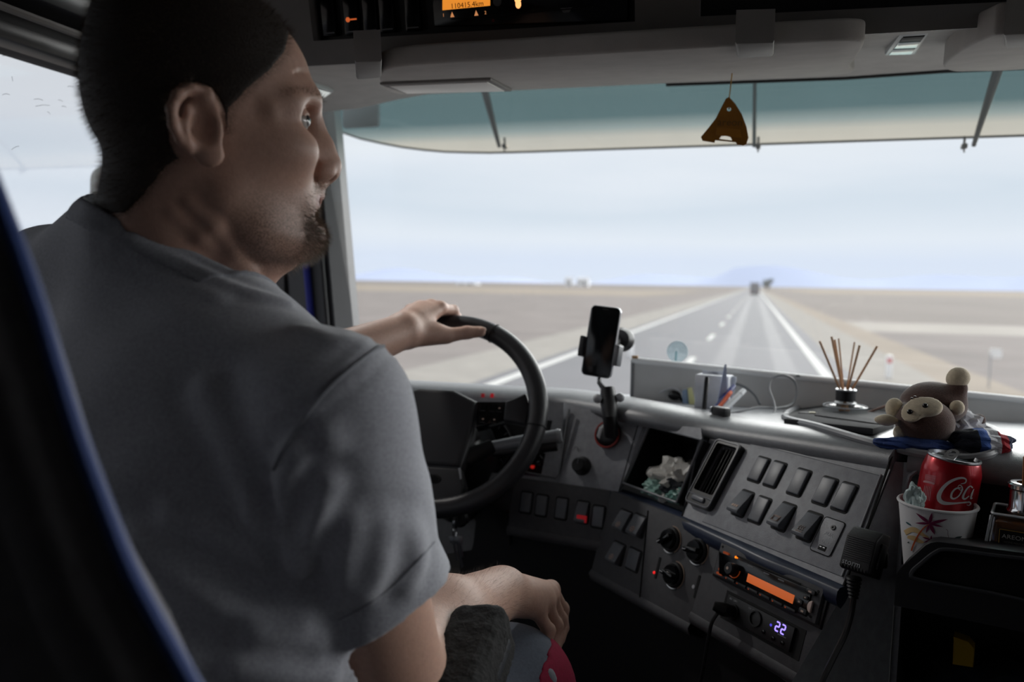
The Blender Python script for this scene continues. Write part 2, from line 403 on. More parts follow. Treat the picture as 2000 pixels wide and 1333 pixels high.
# vehicle far ahead
g = hit(1474, 577, 2, 0.0); Yv = 205.
t = thing('lorry', 'small dark lorry far ahead on the road at the vanishing point', 'truck', (-.1, Yv, 0)); m = MW[t.name]
B = MB(); B.box((0, 4, 1.9), (2.3, 8, 2.6), .08); B.obj('cargo_box', mat('far_truck', (112, 110, 116), .7), t, m)
B = MB(); B.box((0, 4, .45), (2.0, 7.6, .35)); B.obj('chassis', M_BLK, t, m)
for sx in (-.85, .85):
    B = MB(); B.lathe([(0, -.15), (.45, -.15), (.45, .15), (0, .15)], 16, M=Matrix.Translation((sx, 1.4, .45)) @ Matrix.Rotation(R_(90), 4, 'Y')); B.obj('wheel', M_BLK, t, m)
    B = MB(); B.box((sx, -.02, .75), (.3, .05, .14)); B.obj('tail_lamp', M_RED, t, m)
t = thing('roadside_tree', 'dark tree standing beside the road at the vanishing point', 'tree', (6., 420, 0)); m = MW[t.name]
B = MB(); B.tube([(0, 0, 0), (0, 0, 3.5)], [.3, .2]); B.obj('trunk', mat('bark', (80, 74, 70), .9), t, m)
B = MB()
for k in range(9): B.ball((random.uniform(-1.6, 1.6), random.uniform(-1, 1), 4 + random.uniform(-1, 1.6)), random.uniform(1.1, 1.8))
B.obj('crown', mat('far_leaf', (96, 104, 108), .9), t, m)

# ------------------------------------------------------------------ cab shell
XL, XR, ZF, ZC, YB, YF = -1.1, 1.1, 1.15, 2.95, -.8, 1.78
b = MB(); b.box(((XL + XR) / 2, .49, ZF - .03), (2.3, 2.6, .06)); tag(b.obj('floor', M_FLOOR), kind='structure')
b = MB(); b.box((0, .46, ZC + .03), (2.3, 2.65, .06)); tag(b.obj('ceiling', M_CAB), kind='structure')
b = MB(); b.box((0, YB - .03, 2.05), (2.3, .06, 1.9)); tag(b.obj('wall_back', mat('sleeper_curtain', (58, 57, 60), .95, noise=.2, nscale=12)), kind='structure')
def side_wall(name, x, sx, win, m=None):
    B = MB(); Mx = Matrix([[0, 0, sx, x], [1, 0, 0, 0], [0, 1, 0, 0], [0, 0, 0, 1]])
    B.holed([(YB, ZF), (1.79, ZF), (1.79, ZC), (YB, ZC)], [win], 0, .05, M=Mx); tag(B.obj(name, m or M_CAB), kind='structure')
zt = hit(80, 112, 0, XL)[2]
wl = [(.1, 1.93), (1.71, 1.93), (1.69, zt), (.1, zt)]
side_wall('wall_left', XL, -1, wl, mat('door_lining', (78, 77, 78), .85, noise=.08, nscale=20)); side_wall('wall_right', XR, 1, [(.55, 1.82), (1.72, 1.82), (1.70, 2.72), (.55, 2.72)])
b = MB(); b.box((0, YF, 1.52), (2.2, .03, .78)); tag(b.obj('wall_front', M_CAB), kind='structure')
M_PANE = glass('window_glass', (.76, .78, .785), .025, veil=.05)
M_PANEL_ = glass('door_glass', (.62, .635, .65), .03, veil=.03)
b = MB(); b.face([(XL - .03, .08, 1.9), (XL - .03, 1.73, 1.9), (XL - .03, 1.72, zt + .02), (XL - .03, .08, zt + .02)]); w2 = tag(b.obj('window_2', M_PANEL_), kind='structure')
b = MB(); b.face([(XR + .03, .53, 1.80), (XR + .03, 1.74, 1.80), (XR + .03, 1.72, 2.74), (XR + .03, .53, 2.74)]); tag(b.obj('window_3', glass('clear_side_glass', (.95, .96, .96), .03)), kind='structure')
# fine scratches on the driver's door glass
b = MB()
for px, py, l, a in ((15, 107, 22, 12), (75, 191, 18, 5), (83, 203, 28, -4), (24, 150, 10, 80), (12, 181, 14, 0), (118, 193, 10, 20), (138, 166, 12, 5), (30, 285, 16, -25), (125, 205, 10, 10), (95, 217, 8, 40)):
    p0 = hit(px - l / 2 * math.cos(R_(a)), py + 4 - l / 2 * math.sin(R_(a)), 0, XL - .026); p1 = hit(px + l / 2 * math.cos(R_(a)), py + 4 + l / 2 * math.sin(R_(a)), 0, XL - .026)
    b.tube([p0, (p0 + p1) / 2 + np.array([0, 0, .0015]), p1], .00032, 4)
b.obj('scratch_marks', mat('scratch', (150, 152, 156), .8), w2)
# rubber and trim above the door window
b = MB()
b.box((XL + .015, .9, zt + .012), (.05, 1.75, .03), .008); b.box((XL + .03, .9, zt + .085), (.08, 1.75, .05), .015)
tr = tag(b.obj('trim_2', M_BLK), kind='structure')
p0 = hit(-60, -12, 0, XL + .09); p1 = hit(190, 82, 0, XL + .09)
b = MB(); b.tube([p0, p1], .006, 8); b.obj('piping', M_GREYD, tr)
# windscreen
def wsp(x, k): # k 0 bottom .. 1 top
    return (x, 1.765 - .06 * k - .05 * (abs(x) / .95) ** 3, 1.86 + .84 * k)
b = MB(); b.grid([[wsp(-.96 + 1.98 * i / 20, k / 6) for i in range(21)] for k in range(7)]); tag(b.obj('window_1', M_PANE), kind='structure')
# left A pillar: facets from the glass edge to the door frame
def pil(px, Y, yy): return hit(px - (640 - yy) * .088, yy, 1, Y)
b = MB(); rows = []
for yy in (790, 640, 420, 230, 60):
    rows.append([pil(703, 1.74, yy), pil(690, 1.70, yy), pil(655, 1.655, yy), pil(648, 1.66, yy), pil(622, 1.66, yy), pil(572, 1.70, yy) , pil(566, 1.74, yy)])
b.grid(rows); pl_ = tag(b.obj('trim_1', mat('pillar_plastic', (54, 54, 57), .55, noise=.06, nscale=30), ang=25), kind='structure')
b = MB(); b.tube([pil(609, 1.655, yy) for yy in (790, 640, 420, 230, 60)], .0085, 8); b.obj('door_seal', mat('blue_seal', (30, 36, 120), .5), pl_)
b = MB(); b.tube([pil(640, 1.652, yy) for yy in (790, 640, 420, 230, 60)], .007, 8); b.obj('rubber_edge', M_BLK, pl_)
b = MB(); rows = []
for z in (1.85, 2.3, 2.75): rows.append([(.99, 1.72, z), (1.03, 1.64, z), (1.12, 1.68, z)])
b.grid(rows); tag(b.obj('trim_3', M_CAB), kind='structure')

# ------------------------------------------------------------------ header above the windscreen
YA, YW = 1.16, 1.66
rowA = [hit(x, y, 1, YA) for x, y in ((430, 140), (560, 131), (700, 124), (780, 119), (835, 116), (1000, 107), (1300, 90), (1650, 70), (1850, 59), (2000, 50), (2400, 28))]
rowB = [hit(x, y, 1, YW) for x, y in ((430, 300), (600, 222), (700, 212), (780, 194), (835, 184), (1000, 177), (1300, 163), (1650, 150), (1850, 136), (2000, 130), (2400, 112))]
for r_ in (rowA, rowB): d_ = r_[-1] - r_[-2]; r_.append(r_[-1] + d_ * ((1.12 - r_[-1][0]) / d_[0]))
mid = [(a + c) / 2 + np.array([0, 0, .012]) for a, c in zip(rowA, rowB)]
b = MB(); b.grid([rowA, mid, rowB, [p + np.array([0, .03, .12]) for p in rowB]]); tag(b.obj('trim_4', M_GREY, ang=60), kind='structure')
b = MB(); b.tube([p + np.array([0, .01, .004]) for p in rowB[6:]], .008, 6); tag(b.obj('trim_5', M_VBLK), kind='structure')
hA = hit(1000, 107, 1, YA); hB = hit(1000, 177, 1, YW)
HD = Plane(hA, (1, 0, 0), hA - hB)
def hd_poly(pts, w): return [HD.uv(x, y, w) for x, y in pts]
# driver's sun visor
vis = thing('sun_visor', 'long grey sun visor folded up above the driver\'s side of the windscreen', 'sun visor', HD.M(0, -.15, .01)); vm = HD.M()
out = smooth_path(hd_poly([(742, 158), (768, 132), (1000, 116), (1300, 98), (1560, 84), (1672, 80), (1686, 92), (1660, 130), (1635, 147), (1300, 162), (985, 178), (800, 184), (758, 178)], .03), 4, True)
b = MB(); b.prism([tuple(p[:2]) for p in out], .004, .03, .011, M=vm, seg=4, top_only=False); b.obj('padded_flap', M_GREY, vis, MW[vis.name] @ MW[vis.name].inverted(), ang=50)
q = hd_poly([(742, 163), (958, 154), (1000, 176), (788, 180)], .032)
c0 = (sum(p[0] for p in q) / 4, sum(p[1] for p in q) / 4)
b = MB(); b.prism(q, .0305, .0345, .002, M=vm); fr = b.obj('mirror_frame', M_GREYD, vis)
b = MB(); b.prism([(c0[0] + (p[0] - c0[0]) * .9, c0[1] + (p[1] - c0[1]) * .82) for p in q], .0345, .0358, .001, M=vm); b.obj('mirror_cover', mat('mirror_cover', (236, 235, 231), .5), fr)
for x0, x1, y0, y1 in ((693, 746, 118, 152), (1436, 1512, 82, 110)):
    q = hd_poly([(x0, y0), (x1, y0 - 2), (x1 - 1, y1 - 4), (x0 + 3, y1)], .034); b = MB(); b.prism(q, .0, .037, .004, M=vm); b.obj('bracket', M_GREYD, vis)
v2 = thing('sun_visor', 'grey passenger sun visor at the top right edge, its rounded left end showing', 'sun visor', HD.M(1., -.1, .01))
out = smooth_path(hd_poly([(1842, 128), (1868, 104), (1925, 74), (2010, 62), (2500, 40), (2500, 100), (2010, 134), (1900, 138), (1858, 138)], .035), 4, True)
b = MB(); b.prism([tuple(p[:2]) for p in out], .002, .036, .013, M=vm, seg=4, top_only=False); b.obj('padded_flap', M_GREY, v2, ang=50)
q = hd_poly([(1960, 62), (2050, 58), (2050, 84), (1965, 88)], .036); b = MB(); b.prism(q, .0, .04, .003, M=vm); b.obj('bracket', M_GREYD, v2)
def lamp(poly, label, seg=True):
    q = hd_poly(poly, .004); t = thing('reading_lamp', label, 'lamp', HD.M(sum(p[0] for p in q) / 4, sum(p[1] for p in q) / 4, 0))
    cx, cy = sum(p[0] for p in q) / 4, sum(p[1] for p in q) / 4
    b = MB(); b.prism(q, -.004, .006, .003, M=vm); b.obj('bezel', mat('lamp_bezel', (168, 170, 170), .4), t)
    sc = lambda k, w: [(cx + (p[0] - cx) * k, cy + (p[1] - cy) * k * w) for p in q]
    lens = mat('lamp_lens', (150, 168, 170), .2)
    if seg:
        a, bb, c, d = sc(.72, 1.2)
        L = lambda s, e, k: (s[0] + (e[0] - s[0]) * k, s[1] + (e[1] - s[1]) * k)
        for k0, k1, mm in ((.0, .22, M_VBLK), (.27, .6, lens), (.66, 1., lens)):
            b = MB(); b.prism([L(bb, a, k0), L(c, d, k0), L(c, d, k1), L(bb, a, k1)][::-1], .005, .0075, .0008, M=vm); b.obj('lens' if mm is lens else 'switch', mm, t)
    else:
        b = MB(); b.prism(sc(.78, 1), .005, .0075, .001, M=vm); b.obj('lens', mat('lamp_lens_pale', (205, 210, 208), .2, emit=(214, 218, 214), estr=.5), t)
lamp([(1728, 106), (1756, 66), (1816, 62), (1788, 104)], 'oblong reading lamp set in the grey header between the two visors')
lamp([(600, 196), (600, 164), (652, 178), (632, 192)], 'small lit lamp in the header just behind the driver\'s brow', False)
ll = bpy.data.lights.new('header_lamp_fill', 'SPOT'); ll.energy = 6.2; ll.shadow_soft_size = .03; ll.spot_size = R_(72); ll.spot_blend = .9; ll.color = (1, .97, .93)  # fill spot added at the header lamp to brighten the dash
lo_ = bpy.data.objects.new('header_lamp_fill', ll); COL.objects.link(lo_); lp0 = hit(628, 183, 1, 1.45) + np.array([.02, -.02, -.03]); lo_.location = lp0; lo_.rotation_euler = (Vector(lp0) - Vector((.05, 1.0, 1.9))).to_track_quat('Z', 'Y').to_euler()

# ------------------------------------------------------------------ overhead console
OC = tilted(hit(1000, 108, 1, 1.07), (1, 0), -14)
def ocq(*pts): return [OC.uv(x, y) for x, y in pts]
cons = thing('overhead_console', 'grey overhead console with recessed black instrument panels above the windscreen', 'console', OC.M(0, 0))
om = OC.M()
u0 = OC.uv(330, 100)[0]; u1 = OC.uv(2450, 100)[0]
lo = [OC.uv(x, y) for x, y in ((330, 143), (600, 129), (1000, 107), (1300, 89), (2000, 49), (2450, 24))]
h1 = ocq((612, 80), (1240, 42)); h2 = ocq((1366, 32), (2450, -20))
hole1 = [h1[0], h1[1], (h1[1][0], h1[1][1] + .16), (h1[0][0], h1[0][1] + .16)]
hole2 = [h2[0], h2[1], (h2[1][0], h2[1][1] + .16), (h2[0][0], h2[0][1] + .16)]
xt = float((np.array([1.12, OC.o[1], OC.o[2]]) - OC.o) @ OC.t); k_ = (lo[-1][1] - lo[-2][1]) / (lo[-1][0] - lo[-2][0]); lo.append((xt, lo[-1][1] + k_ * (xt - lo[-1][0]))); u1 = xt
b = MB(); b.holed(lo + [(u1, .40), (u0, .40)], [hole1, hole2], -.03, 0., M=om)
b.grid([[OC.p(*p, -.0) for p in lo[:-1]], [hit(x, y, 1, 1.155) for x, y in ((330, 143), (600, 129), (1000, 107), (1300, 89), (2000, 49), (2450, 24))]])
b.obj('housing', M_GREYD, cons, ang=30)
b = MB(); b.box(((u0 + u1) / 2, .22, -.045), (u1 - u0, .36, .02), M=om); b.obj('back_panel', M_VBLK, cons)
b = MB(); b.prism(hole1, -.034, -.022, M=om); b.obj('instrument_panel', M_BLK, cons)
b = MB(); b.prism(hole2, -.034, -.022, M=om); b.obj('storage_flap', M_BLK, cons)
# switches left of the tachograph: each a dark rocker with a pale lower edge
for i, x in enumerate((648, 692, 729, 761, 811)):
    y = 66 - (x - 648) * .066; u, v = OC.uv(x, y, -.02)
    b = MB(); b.prism(rrect(.0235, .06, .003, 3, u, v + .026), -.022, -.012, .002, M=om); sw = b.obj('switch', M_GBLK, cons)
    b = MB(); b.prism(rrect(.018, .0018, .0008, 2, u, v + .0005), -.012, -.0115, M=om); b.obj('edge_mark', mat('dim_print', (120, 122, 126), .6), sw)
    if i == 1:
        b = MB(); b.prism(circ(.0035, 10, u - .004, v + .017), -.012, -.0115, M=om); b.prism([(u, v + .016), (u + .010, v + .016), (u + .010, v + .018), (u, v + .018)], -.012, -.0115, M=om); b.obj('icon', mat('amber_icon', (255, 120, 60), .5, emit=(255, 120, 60), estr=.35), sw)
# tachograph
t0 = OC.uv(852, 50, -.02); t1 = OC.uv(1228, 36, -.02)
b = MB(); b.prism([(t0[0], t0[1] - .002), (t1[0], t1[1] - .004), (t1[0], t1[1] + .07), (t0[0], t0[1] + .06)], -.022, -.012, .002, M=om); ta = b.obj('tachograph', M_GBLK, cons)
q = [OC.uv(x, y, -.011) for x, y in ((864, 20), (957, 11), (957, -32), (864, -24))]
b = MB(); b.prism(q, -.012, -.0112, M=om); b.obj('display', mat('amber_screen', (230, 140, 40), .4, emit=(246, 150, 52), estr=.62), ta)
ux, vx = OC.uv(912, 9, -.011); ang = math.atan2(OC.uv(957, 11, -.011)[1] - OC.uv(864, 20, -.011)[1], OC.uv(957, 11, -.011)[0] - OC.uv(864, 20, -.011)[0])
dk = mat('lcd_dark', (90, 48, 14), .6)
text_mb('110415.4km', .0098, OC.M(ux, vx - .0005, -.0111, ang), .0001).obj('odometer_text', dk, ta)
text_mb('drive  0 km/h', .0088, OC.M(ux, vx + .012, -.0111, ang), .0001).obj('speed_text', dk, ta)
for txt, x, y, s in (('1', 866, 30, .006), ('2', 948, 25, .006)): text_mb(txt, s, OC.M(*OC.uv(x, y, -.0115), -.0118, ang), .0001).obj('number_mark', mat('amber_mark', (255, 170, 110), .5, emit=(255, 170, 110), estr=.4), ta)
for x, y in ((883, 29), (930, 26)):
    u, v = OC.uv(x, y, -.0115); b = MB(); b.prism([(u - .003, v - .003), (u + .003, v - .003), (u, v + .004)], -.012, -.0117, M=om); b.obj('arrow_mark', MATS['amber_mark'], ta)
u, v = OC.uv(971, 3, -.011); b = MB(); b.prism(circ(.006, 16, u, v), -.012, -.0105, .0008, M=om); b.obj('button', mat('grey_button', (92, 96, 100), .4), ta)
u, v = OC.uv(1012, 8, -.0115); b = MB(); b.ball((u, v, -.012), (.0042, .0058, .0012), M=om); b.ball((u - .0028, v + .0055, -.012), (.0022, .003, .001), M=om); b.ball((u + .0028, v + .006, -.012), (.0018, .0028, .001), M=om); b.obj('warning_light', mat('warn_amber', (255, 180, 110), .5, emit=(255, 176, 108), estr=1.1), ta)
b = MB(); b.box(((t0[0] + t1[0]) / 2 - .01, t0[1] + .006, -.0115), (.20, .0016, .001), M=om); b.obj('slot_line', M_VBLK, ta)
u, v = OC.uv(963, 40, -.0115); b = MB(); b.prism(circ(.002, 8, u, v), -.012, -.0112, M=om); b.obj('red_light', mat('dim_red', (120, 20, 20), .5), ta)
u, v = OC.uv(1106, 20, -.012); b = MB(); b.prism([(u - .008, v + .003), (u + .008, v + .003), (u + .004, v - .003), (u - .004, v - .003)], -.012, -.0112, M=om); b.obj('eject_mark', MATS['dim_print'], ta)

# ------------------------------------------------------------------ outer sun visor, translucent, with brackets
YV0, YV1 = 1.78, 2.02
def ov(px, py, Y): return hit(px, py, 1, Y)
zlo = ov(1300, 288, YV1)[2]; zhi = zlo + .30
out = []
xl = ov(668, 238, YV1)[0]
def ovs(x, k): return (x, YV1 - .10 * k ** 1.3, zlo + .30 * k)
xs = [xl + .0] + [xl + (1.35 - xl) * (i / 40) for i in range(1, 41)]
lowk = []
for x in xs:
    px, py, _ = proj((x, YV1, zlo)); pyb = np.interp(px, [668, 690, 730, 800, 860, 940, 1010], [238, 248, 259, 274, 282, 287, 288])
    lowk.append(max(0., (hit(px, pyb, 1, YV1)[2] - hit(px, 288, 1, YV1)[2]) / .30) if px < 1010 else 0.)
rows = [[ovs(x, k0 + (1 - k0) * j / 8) for x, k0 in zip(xs, lowk)] for j in range(9)]
ev = thing('outer_sun_visor', 'translucent teal sun visor fixed outside across the top of the windscreen', 'visor', ((xs[0] + xs[-1]) / 2, YV1, zlo))
b = MB(); b.grid(rows)
M_OV = glass('visor_tint', refl=.03, grad=(zlo, zhi, [(0, (.74, .66, .53)), (.10, (.66, .61, .50)), (.17, (.34, .39, .36)), (.26, (.095, .165, .17)), (1, (.055, .11, .12))]))
b.obj('tinted_panel', M_OV, ev)
b = MB(); b.tube([ovs(x, k) for x, k in zip(xs, lowk)], .003, 6); b.obj('lower_edge', mat('visor_edge', (70, 66, 58), .5), ev)
def strut(p0, p1, r0, r1):
    b = MB(); b.tube([hit(*p0, 1, 1.80), hit(*p1, 1, YV1 - .012)], [r0, r1], 8); b.obj('bracket_strut', M_BLK, ev)
strut((940, 150), (975, 286), .011, .005); strut((1958, 110), (1902, 284), .011, .005)
b = MB(); b.tube([hit(1475, 120, 1, 1.84), hit(1473, 286, 1, YV1 - .006)], .0045, 8); b.obj('centre_rib', mat('visor_rib', (40, 62, 66), .5), ev)
for px in (986, 1481, 1883):
    p = hit(px, 286, 1, YV1 - .01); b = MB(); b.box(p, (.012, .02, .012), .003); b.tube([p, p + np.array([0, -.004, .022])], .003, 6); b.tube([p, p - np.array([0, .004, .014])], .002, 6); b.obj('clip', M_BLK, ev)
p = hit(706, 222, 1, YV1 - .07); b = MB(); b.box(p, (.11, .02, .075), .012); b.obj('end_clamp', mat('clamp_grey', (120, 132, 136), .6), ev)

# ------------------------------------------------------------------ door mirror outside the side window
pm = at(196, 400, 1.9)
t = thing('door_mirror', 'black outside mirror seen through the side window behind the driver\'s neck', 'mirror', pm); m = axes(pm, CM @ np.array([1, 0, 0]), CM @ np.array([.12, 0, 1.]))
b = MB(); b.prism(rrect(.22, .42, .035, 5, .085, -.115), -.05, 0, .012, M=m, seg=3, top_only=False); b.obj('housing', mat('mirror_shell', (14, 15, 17), .6, noise=.5, nscale=40), t)
b = MB(); b.prism(rrect(.19, .38, .03, 5, .085, -.115), 0., .003, M=m); b.obj('mirror_glass', mat('mirror_back', (14, 15, 17), .5, noise=.5, nscale=45, spec=.2), t)
b = MB(); b.tube([m @ Vector((.1, -.3, -.02)), m @ Vector((.2, -.5, -.02)), (-1.14, 1.72, 1.75)], .018); b.obj('arm', M_BLK, t)
# ------------------------------------------------------------------ dashboard
ZS, ZT = 1.84, 1.971
pA, pM, pB, pC = hit(1092, 944, 2, ZS), hit(1208, 965, 2, ZS), hit(1331, 1013, 2, ZS), hit(1645, 1150, 2, ZS)
tA, tM, tB, tC = hit(1110, 792, 2, ZT), hit(1250, 818, 2, ZT), hit(1389, 846, 2, ZT), hit(1745, 902, 2, 1.977)
def fit(p, q, tp, tq): return Plane(p, q - p, ((tp - p) + (tq - q)) / 2)
PR = fit(pB, pC, tB, tC); tB, tC = PR.p(*PR.uv(1389, 846)), PR.p(*PR.uv(1745, 902))
PK, PC, PL = fit(pA, pM, tA, tM), fit(pM, pB, tM, tB), tilted(pA, (1, 0), 15)
uC = float((pC - PR.o) @ PR.t); vT = float((tB - PR.o) @ PR.u)
dash = thing('dashboard', 'dark grey curved dashboard wrapping round the driver, with switches, vent and radio', 'dashboard', (0, 1.3, 1.6))
def dpart(b, name, m, label=None, parent=None, ang=35): return b.obj(name, m, parent or dash, label=label, ang=ang)
# --- face plates
def pm_uv(p, P): d = np.asarray(p) - P.o; return float(d @ P.t), float(d @ P.u)
cub = [PC.uv(*q) for q in ((1218, 944), (1325, 974), (1382, 863), (1252, 829))]
cub = [(cub[0][0], cub[0][1]), (cub[1][0], cub[0][1]), (cub[1][0] + .006, cub[3][1]), (cub[0][0] + .004, cub[3][1])]
b = MB(); b.prism([pm_uv(p, PK) for p in (pA, pM, tM, tA)], -.004, 0, M=PK.M()); dpart(b, 'knob_panel', M_DASH)
b = MB(); b.holed([pm_uv(p, PC) for p in (pM, pB, tB, tM)], [cub], -.004, 0, M=PC.M()); dpart(b, 'cubby_panel', M_DASH)
b = MB()  # cubby walls
bk = [(x, y) for x, y in cub]
for i in range(4):
    p, q = cub[i], cub[(i + 1) % 4]
    b.face([PC.p(*p, 0), PC.p(*q, 0), PC.p(*q, -.11), PC.p(*p, -.11)])
b.face([PC.p(*p, -.11) for p in cub]); cubby = dpart(b, 'cubby', M_BLK)
b = MB(); b.tube([PC.p(*p, .001) for p in cub], .0022, 6, closed=True); dpart(b, 'cubby_rim', M_DASH)
vpx = [(1403, 862), (1457, 874), (1394, 1004), (1349, 987)]
vq = [PR.uv(*q) for q in vpx]; vw = (vq[1][0] - vq[0][0] + vq[2][0] - vq[3][0]) / 2; vh = (vq[0][1] - vq[3][1] + vq[1][1] - vq[2][1]) / 2
vcx, vcy = sum(p[0] for p in vq) / 4, sum(p[1] for p in vq) / 4
vhole = rrect(vw - .012, vh - .03, .004, 3, vcx, vcy + .008)
b = MB(); b.holed([pm_uv(p, PR) for p in (pB, pC, tC, tB)], [vhole], -.004, 0, M=PR.M()); dpart(b, 'switch_panel', M_DASH)
b = MB(); b.box((vcx, vcy, -.045), (vw + .005, vh + .005, .002), M=PR.M()); dpart(b, 'vent_duct', M_VBLK)
b = MB(); b.holed(rrect(vw, vh, .008, 4, vcx, vcy), [vhole], 0, .011, M=PR.M()); vent = dpart(b, 'air_vent', M_BLK)
b = MB(); b.tube([PR.p(x, y, .0112) for x, y in rrect(vw - .004, vh - .004, .007, 4, vcx, vcy)], .0014, 6, closed=True); dpart(b, 'frame_edge', M_SWITCH, parent=vent)
for k in range(6):
    x = vcx - (vw - .016) / 2 + (vw - .016) * (k + .5) / 6
    b = MB(); b.box((0, 0, 0), (.0012, vh - .032, .016), .0004, M=PR.M(x, vcy + .008, -.008) @ Matrix.Rotation(R_(18), 4, 'Y')); dpart(b, 'slat', M_BLK, parent=vent)
b = MB(); b.prism(rrect(vw * .5, .008, .003, 3, vcx - .001, vcy - vh / 2 + .011), .010, .0145, .002, M=PR.M()); dpart(b, 'vent_tab', M_SWITCH, parent=vent)
b = MB(); b.tube([PR.p(vcx - vw / 2 + .001, vcy - vh / 2 + .016, .0112), PR.p(vcx + vw / 2 - .001, vcy - vh / 2 + .016, .0112)], .0012, 6); dpart(b, 'vent_bar', M_SWITCH, parent=vent)
# bezel of the switch field
bz = [PR.uv(*q) for q in ((1468, 866), (1722, 930), (1645, 1128), (1372, 1020))]
b = MB(); b.prism(bz[::-1], 0, .002, .0015, M=PR.M()); dpart(b, 'switch_field', M_DASH)
b = MB(); b.tube([PR.p(*bz[0], .0018), PR.p(*bz[1], .0018), PR.p(*bz[2], .0018)], .0016, 6); dpart(b, 'field_ridge', M_TOP)
b = MB(); b.tube([tB + PR.n * .0008, pB + PR.n * .0008], .0012, 6); dpart(b, 'panel_seam', M_VBLK)
# --- rockers
def rocker(P, px, py, w, h, kind='blank', icon=None, base=.002, m=None):
    u, v = P.uv(px, py, base); M = P.M(u, v, base)
    b = MB(); b.prism(rrect(w * 1.16, h * 1.09, .004, 3), -.001, .0006, .0004, M=M); sw = dpart(b, 'switch', M_VBLK)
    b = MB()
    if kind == 'blank': b.prism(rrect(w * .93, h * .93, .0025, 3), .0004, .0042, .0016, M=M, seg=3)
    else:   # tilted rocker: lower end stands proud
        bm = bmesh.new(); W2, H2 = w * .93 / 2, h * .93 / 2
        sec = [(-H2, .0), (-H2 - .001, .013), (-H2 + .003, .0145), (H2 * .1, .0085), (H2 - .002, .004), (H2, .0015), (H2, 0)]
        a = [bm.verts.new((-W2, y, z)) for y, z in sec]; c = [bm.verts.new((W2, y, z)) for y, z in sec]
        bm.faces.new(a); bm.faces.new(c[::-1])
        for i in range(len(sec)):
            j = (i + 1) % len(sec); bm.faces.new((a[i], c[i], c[j], a[j]))
        bmesh.ops.bevel(bm, geom=bm.edges[:], offset=.0008, segments=2, profile=.5, affect='EDGES', clamp_overlap=True); b.add(bm, M)
    dpart(b, 'rocker', m or M_SWITCH, parent=sw)
    MI = M @ Matrix.Translation((0, -h * .24, .0132 if kind != 'blank' else .0044)) @ (Matrix.Rotation(R_(-19), 4, 'X') if kind != 'blank' else Matrix())
    if kind != 'blank': MI = M @ Matrix.Translation((0, -h * .22, .0122)) @ Matrix.Rotation(-math.atan2(.006, h * .93 / 2 - .003), 4, 'X')
    if icon:
        b = MB(); r = .00045
        if icon == 'heat':
            for k in (-1, 0, 1): b.tube([(k * .0035 + .0009 * math.sin(t * 2.2), -.003 + t * .0019, .0004) for t in [i * .5 for i in range(9)]], r, 4, M=MI)
            b.tube([(-.006, -.0052, .0004), (.006, -.0052, .0004)], r, 4, M=MI)
        elif icon == 'screen':
            b.tube([(x, y, .0004) for x, y in rrect(.009, .007, .001, 2)], r, 4, M=MI, closed=True); b.tube([(-.006, .005, .0004), (.006, .005, .0004)], r, 4, M=MI)
            for s in (-1, 1): b.tube([(s * .006, .005, .0004), (s * .006, -.004, .0004)], r, 4, M=MI)
        elif icon == 'beam':
            for k in (-1, 0, 1): b.prism([(x * .0016 + k * .0042, y * .0022) for x, y in ((-1, -1), (1, -1), (1, 1), (-1, .4))], 0, .0004, M=MI)
        elif icon == 'lamp':
            b.tube([(x, y, .0004) for x, y in circ(.0038, 12)], .0006, 4, M=MI, closed=True); b.ball((0, 0, .0003), (.0018, .0018, .0004), M=MI, sub=1)
            for k in range(8): a = k * .785; b.tube([(.0048 * math.cos(a), .0048 * math.sin(a), .0004), (.006 * math.cos(a), .006 * math.sin(a), .0004)], r, 4, M=MI)
        dpart(b, 'icon', M_ICON, parent=sw)
    return sw
def size(P, c):
    q = [P.uv(*p, .002) for p in c]; return ((q[1][0] - q[0][0]) + (q[2][0] - q[3][0])) / 2, ((q[0][1] - q[3][1]) + (q[1][1] - q[2][1])) / 2
w_, h_ = size(PR, ((1481.6, 892), (1505, 897.5), (1482.5, 944), (1461, 938)))
w2_, h2_ = size(PR, ((1646, 941.6), (1677.6, 950), (1652, 1003.5), (1623, 994)))
SWW, SWH = (w_ + w2_) / 2, (h_ + h2_) / 2
for p in ((1482.5, 918), (1513.7, 927.5), (1560.9, 943), (1611.7, 960), (1649.8, 972), (1484, 997)): rocker(PR, *p, SWW, SWH)
rocker(PR, 1451, 984, SWW, SWH, 'rocker', 'beam'); rocker(PR, 1531, 1010, SWW, SWH, 'rocker', 'screen'); rocker(PR, 1581, 1029, SWW, SWH, 'rocker', 'heat')
u, v = PR.uv(1617, 1049, .002); MA = PR.M(u, v, .002)
b = MB(); b.prism(rrect(SWW * 1.35, SWH * 1.2, .004, 3), 0, .0015, .0008, M=MA); aux = dpart(b, 'socket_plate', M_DASH)
b = MB(); b.tube([(x, y, .0012) for x, y in rrect(SWW * 1.37, SWH * 1.22, .004, 3)], .0006, 4, M=MA, closed=True); dpart(b, 'plate_gap', M_VBLK, parent=aux)
b = MB(); b.lathe([(.0015, .003), (.0032, .003), (.0036, .0014)], 16, M=MA @ Matrix.Translation((.003, .013, 0)), cap=False); dpart(b, 'audio_jack', M_BLK, parent=aux)
b = MB(); b.box((.001, -.0165, .0012), (.012, .0065, .002), .0006, M=MA); dpart(b, 'data_port', M_VBLK, parent=aux)
b = MB(); b.box((-.0015, -.0155, .0023), (.003, .001, .0004), M=MA); b.box((.0035, -.0155, .0023), (.003, .001, .0004), M=MA); dpart(b, 'port_contacts', M_STEEL, parent=aux)
text_mb('AUX', .0062, MA @ Matrix.Translation((.001, .003, .0016))).obj('aux_lettering', M_ICONW, aux); text_mb('USB', .0062, MA @ Matrix.Translation((.001, -.0085, .0016))).obj('usb_lettering', M_ICONW, aux)
